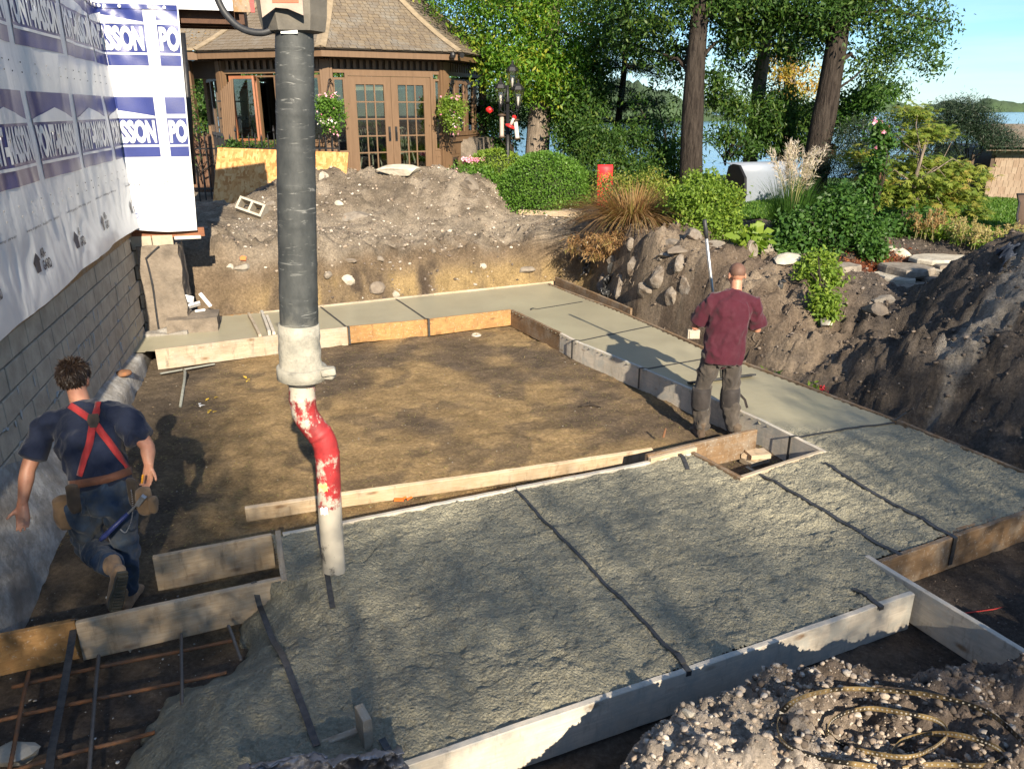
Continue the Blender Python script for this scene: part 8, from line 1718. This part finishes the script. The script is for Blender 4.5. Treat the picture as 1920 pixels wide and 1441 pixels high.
# ------------------------------------------------------------------ man with red braces, stepping away along the footing
def manB():
    # joints are set from where they show in the picture and how far off they stand
    J = lambda px, py, y: PY(px, py, y)
    foot_r = PZ(243, 1140, .0); root = Vector((foot_r.x, foot_r.y, 0)); O = root
    o = empty('person', root, label='man in a navy t-shirt with red crossed braces and tool belt stepping along the footing', cat='person')
    pel = J(190,905,4.40); sh = J(160,792,4.60); neck = J(150,752,4.67); hc = J(139,712,4.74)
    hipl, hipr = J(160,940,4.40), J(222,930,4.38); kl, al = J(165,1022,4.50), J(212,1062,4.14); kr, ar = J(236,1022,4.45), foot_r + Vector((.0,.02,.10))
    sl, sr = J(83,802,4.58), J(236,778,4.60); el, er = J(52,880,4.44), J(277,838,4.50); wl, wr = J(42,945,4.34), J(279,872,4.42)
    X = (hipr - hipl); X.z = 0; X = X.normalized(); XS = (sr - sl).normalized()
    B = Fig(); B.loft([(pel, .12, .08), (lerp(pel,sh,.5), .145, .10), (lerp(pel,sh,.8), .165, .11), (lerp(sh,neck,.4), .12, .075), (lerp(sh,neck,.8), .08, .07)], 18, X); B.loft([(lerp(sh,neck,.7), .07, .07), (neck, .060, .062), (lerp(neck,hc,.65), .057, .062)], 16, X)
    for h_, k_, a_ in ((hipl,kl,al),(hipr,kr,ar)): B.loft([(h_, .066, .066), (lerp(h_,k_,.5), .062, .062), (k_, .048, .050), (lerp(k_,a_,.35), .046, .050), (a_, .038, .040)], 14, X)
    for s_, e_, w_ in ((sl,el,wl),(sr,er,wr)): B.ball(s_, .052, .052, .052); B.loft([(s_, .052, .054), (lerp(s_,e_,.5), .053, .056), (e_, .044, .046), (lerp(e_,w_,.28), .046, .047), (lerp(e_,w_,.7), .036, .034), (w_, .029, .025)], 14, XS)
    hand(B, wl, J(44,985,4.28) - wl, Vector((.25,-.9,.2)), 1, .20, .22); hand(B, wr, J(276,900,4.40) - wr, Vector((-.2,-.9,.1)), -1, .19, .55)
    up_ = (hc - neck).normalized(); Mh = frame(Vector((-.18, 1, -.30)), (-.02, .12, 1)); head(B, hc, Mh, 1.04); body = B.fuse('body', 'skin', o, .0075, 3, origin=O)
    S = Fig(); S.loft([(lerp(pel,sh,-.10), .188, .138), (pel, .190, .140), (lerp(pel,sh,.3), .186, .140), (lerp(pel,sh,.65), .205, .148), (lerp(pel,sh,.92), .218, .140), (lerp(sh,neck,.35), .19, .115), (lerp(sh,neck,.66), .115, .088), (lerp(sh,neck,.92), .076, .075)], 22, X)
    for s_, e_, q in ((sl,el,.72),(sr,er,.72)): S.loft([(lerp(sh,neck,.50), .080, .078), (lerp(lerp(sh,neck,.45), s_, .5), .084, .082), (s_, .080, .082), (lerp(s_,e_,.35), .082, .086), (lerp(s_,e_,q), .088, .090)], 16, (0,0,1))
    shirt = S.fuse('shirt', 'shirt_navy', o, .0105, 5, .028, 21, 6, O)
    T = Fig(); T.loft([(lerp(pel,sh,.06), .170, .128), (pel + Vector((0,0,-.03)), .182, .140), ((hipl+hipr)/2 + Vector((0,0,-.05)), .180, .138)], 20, X)
    for h_, k_, a_ in ((hipl,kl,al),(hipr,kr,ar)): T.loft([(h_, .106, .118), (lerp(h_,k_,.4), .100, .108), (lerp(h_,k_,.85), .084, .088), (k_, .080, .082), (lerp(k_,a_,.4), .076, .080), (lerp(k_,a_,.86), .066, .068), (lerp(k_,a_,.93), .066, .068)], 16, X)
    tr = T.fuse('trousers', 'jeans', o, .0105, 4, .026, 33, 8, O)
    # boots: the lifted one shows its sole
    heel, toe = J(232,1075,4.02), J(216,1150,4.00); d = (toe-heel).normalized(); upv = (al - heel); upv = (upv - d*upv.dot(d)).normalized()
    k_ = .29/max((toe-heel).length, .05); toe = heel + d*.29
    b = Fig(); boot(b, heel + upv*.02, toe + upv*.02, upv); b.loft([(al, .055, .058), (lerp(al,kl,.10), .062, .064)], 14, X); b.fuse('boot', 'boot_tan', o, .008, 2, .003, 4, 20, O)
    sd = d.cross(upv).normalized(); m = MB(); ol = [(-.030,0),(-.036,.05),(-.034,.12),(-.046,.19),(-.044,.25),(-.022,.292),(.012,.296),(.038,.26),(.046,.20),(.036,.12),(.038,.05),(.028,0)]; m.prism([(x_, y_) for x_, y_ in ol], .022, Matrix((sd, d, sd.cross(d))).transposed(), heel - O + upv*(.008)); so_ = m.obj('sole', MAT['boot_sole'], o)
    lug = MB(); n_ = sd.cross(d); sgn = -1 if n_.dot(upv) > 0 else 1
    for i in range(12):
        y_ = .02 + i*.022 
        if .095 < y_ < .125: continue
        lug.beam(heel + sd*-.028 + d*y_ - upv*.010 - O + upv*.008, heel + sd*.028 + d*(y_+.004) - upv*.010 - O + upv*.008, .011, .012, upv)
    lu = lug.obj('tread', MAT['boot_sole'], o); lu['kind'] = 'stuff'
    b = Fig(); g0 = ar - Vector((0,0,.10)); boot(b, g0 + Vector((-.0,-.07,0)), g0 + Vector((-.03,.21,0)), (0,0,1)); b.fuse('boot', 'boot_tan', o, .008, 2, .003, 6, 20, O)
    # hair
    g = np.random.default_rng(5); n = 9000; q = g.normal(size=(n, 3)); q = q/np.linalg.norm(q, axis=1, keepdims=True); q = q[(q[:, 2] > -.25 - .35*(q[:, 1] < -.1)) & ~((q[:, 1] > .45) & (q[:, 2] < .45)) & ~((np.abs(q[:, 0]) > .8) & (q[:, 2] < .15) & (q[:, 1] > -.2))]
    A = np.array(Mh); hcn = np.array(hc + Mh @ Vector((0,-.010,.030))); P = (q*np.array([.084,.104,.098])*g.uniform(.98,1.03,(len(q),1))) @ A.T + hcn; fl_ = np.stack([q[:, 0]*.35, -.25 - .3*q[:, 1], -.9 + .6*(q[:, 2] > .55) + 0*q[:, 0]], 1) + g.normal(0, .22, q.shape); fl_ = fl_ - q*((fl_*q).sum(1))[:, None] + q*.05; dirn = fl_ @ A.T
    v, f, tn = leaves(P - np.array(O), .040, .13, g.uniform(0, 1, len(P)), 0, g=g, out=dirn*7); hair = link('hair', mesh_np('hair', v, f, False, np.repeat(tn[:, None], 3, 1)), MAT['hair_brown'], o)
    cap = Fig(); cap.ball(hc + Mh @ Vector((0,-.014,.034)), .084, .101, .094, Mh); me = cap.m.mesh('hair_base'); v = np.array([q_.co[:] for q_ in me.vertices]) - np.array(hc); loc = v @ A; keep = set(np.where((loc[:, 2] > -.035 + np.maximum(0, loc[:, 1]-.02)*1.1) | ((loc[:, 1] < -.03) & (loc[:, 2] > -.07)))[0]); bm = bmesh.new(); bm.from_mesh(me); bm.verts.ensure_lookup_table(); bmesh.ops.delete(bm, geom=[q_ for q_ in bm.verts if q_.index not in keep], context='VERTS'); bmesh.ops.translate(bm, vec=-O, verts=bm.verts[:]); bm.to_mesh(me); bm.free(); ho = link('hair_base', me, MAT['hair_cap'], hair); autosmooth(ho, 80)
    for sx in (-1, 1): m = MB(); m.lathe([(0,-.009),(.006,-.007),(.009,0),(.006,.007),(0,.009)], 10, hc - O + Mh @ Vector((sx*.034,.089,.004))); m.obj('eye', MAT['eye_white'], o, True)
    # braces crossing between the shoulders
    cl = [shirt]; X0 = (176, 790)
    band('brace', cl, [(116,750),(140,765),X0,(205,830),(240,880)], .042, 'suspender', o, .005, .004, 9); band('brace', cl, [(188,742),(184,765),X0,(165,840),(151,892)], .042, 'suspender', o, .008, .004, 9)
    h = skin_hit(cl, *X0, .012); m = MB(); Mp = frame(-h[1], Vector((.05,0,1))); m.prism([(-.028,.045),(.028,.045),(.036,0),(.018,-.045),(-.018,-.045),(-.036,0)], .007, Matrix((Mp.col[0], Mp.col[2], Mp.col[1])).transposed() if False else Matrix((Mp.col[0], Mp.col[2], -Mp.col[1])).transposed(), h[0] - O); m.obj('brace_patch', MAT['leather_dark'], o)
    band('belt', [shirt, tr], [(118,908),(150,907),(190,900),(225,890),(247,880)], .05, 'belt_brown', o, .010, .006, 8)
    # tool pouches hung from the belt
    def pouch(px, py, y, w_, h_, d_, mat, rz, name='tool_pouch'):
        c = J(px, py, y); F_ = Fig(); Rz = Matrix.Rotation(rz, 3, 'Z'); ax = Rz @ Vector((1,0,0)); F_.loft([(c + Vector((0,0,h_*.5)), w_*.46, d_*.5), (c + Vector((0,0,h_*.1)), w_*.5, d_*.55), (c - Vector((0,0,h_*.35)), w_*.46, d_*.5), (c - Vector((0,0,h_*.5)), w_*.36, d_*.35)], 16, ax); return F_.fuse(name, mat, o, .009, 2, .008, px, 10, O)
    pouch(122,962,4.36,.135,.21,.10,'suede',.5); pouch(140,935,4.27,.10,.19,.035,'leather_dark',.2); pouch(250,925,4.32,.09,.20,.05,'leather_dark',-.3); pouch(270,940,4.30,.10,.16,.09,'suede',-.5); pouch(287,946,4.28,.06,.10,.06,'suede',-.5)
    # nail bar / hammer and chain
    m = MB(); a, b_ = J(188,1012,4.18), J(240,962,4.22); m.tube([a - O, lerp(a,b_,.15) - O, b_ - O], [.013,.017,.012], 10); m.obj('tool_handle', MAT['tool_blue'], o, True)
    m = MB(); m.tube([b_ - O, J(262,940,4.24) - O], [.007,.006], 8); m.beam(J(258,946,4.24) - O, J(270,930,4.24) - O, .03, .03); m.obj('tool_head', MAT['steel_tool'], o)
    m = MB(); ch = [J(*p) for p in ((246,918,4.26),(249,950,4.24),(246,975,4.22),(236,997,4.2),(226,992,4.2))]; C_ = catmull(ch, 9)
    for i, p in enumerate(C_): m.lathe([(0,-.004),(.005,0),(0,.004)], 6, p - O)
    cho = m.obj('chain', MAT['steel_tool'], o); cho['kind'] = 'stuff'
    m = MB(); m.tube([J(266,905,4.3) - O, J(268,890,4.3) - O], .007, 8); m.obj('pencil', MAT['pencil_orange'], o)
    # back pockets
    for (px, py) in ((175,975),(222,960)):
        pass
manB()
# ================================================================== UNSEEN TREES ADDED BEHIND THE CAMERA, crowns shaped to shade the foreground
def added_shade_tree(x0_, y, h_, rad, label, n_tw, seed, zlow=2.5, lf=.17, sp=.34, nl=34):
    x = x0_ - .85; g = np.random.default_rng(seed); o = empty('shade_tree', (x, y, 1.6), label=label, cat='tree', group='trees behind the viewer'); b = Vector((x, y, 1.6)); c = Vector((x, y, (h_+zlow)/2)); rz = (h_-zlow)/2
    P, T, tips = crown_points([(c, (rad, rad, rz), n_tw, nl, sp)], .0, g); leaf_obj('crown', P, T, 'leaf_mid', o, b, lf, .5, .3); trunk([b, Vector((x+.1,y,zlow)), Vector((x,y,max(h_*.8, zlow + .05)))], [.15,.09,.03] if zlow < 5 else [.05,.028,.01], 'bark', o, b, 8); limbs([Vector((x,y,zlow - .3 + k_*min(1, (h_-zlow)*.3))) for k_ in (0,1,2,3)], tips, .012 if zlow > 5 else .03, 'bark', o, b, 7 if zlow > 5 else 20, seed)
SHL = ['slender broad leaved tree behind the viewer at the left end of the row','low rounded tree behind the viewer, second from the left','tall narrow tree behind the viewer whose shade reaches the man with braces','flat topped tree behind the viewer, leftmost of the three high crowned ones','flat topped tree behind the viewer, middle of the three high crowned ones','flat topped tree behind the viewer, rightmost of the three high crowned ones','tall spreading tree behind the viewer, third from the right','tall spreading tree behind the viewer, second from the right','tallest tree behind the viewer at the right end of the row']
for i, (x, y, h_, rad, n_, nl, zl, sp, lf) in enumerate(((-3.0,-8.0,6.5,1.6,90,30,1.8,.40,.12),(-.3,-7.6,6.8,1.5,420,8,1.8,.34,.12),(1.9,-8.0,8.6,1.2,2200,10,1.8,.34,.08),(3.3,-7.9,6.8,1.25,700,8,6.3,.12,.052),(5.3,-8.0,7.1,1.35,720,7,6.85,.10,.052),(7.3,-8.2,6.95,1.25,700,8,6.4,.12,.052),(9.2,-7.6,9.0,1.7,1500,12,1.8,.40,.095),(11.9,-8.4,10.8,2.3,2700,13,1.8,.40,.10),(14.8,-8.0,11.2,2.5,300,40,1.8,.45,.13))):
    added_shade_tree(x, y, h_, rad, SHL[i], n_, 60+i, zl, lf, sp, nl)
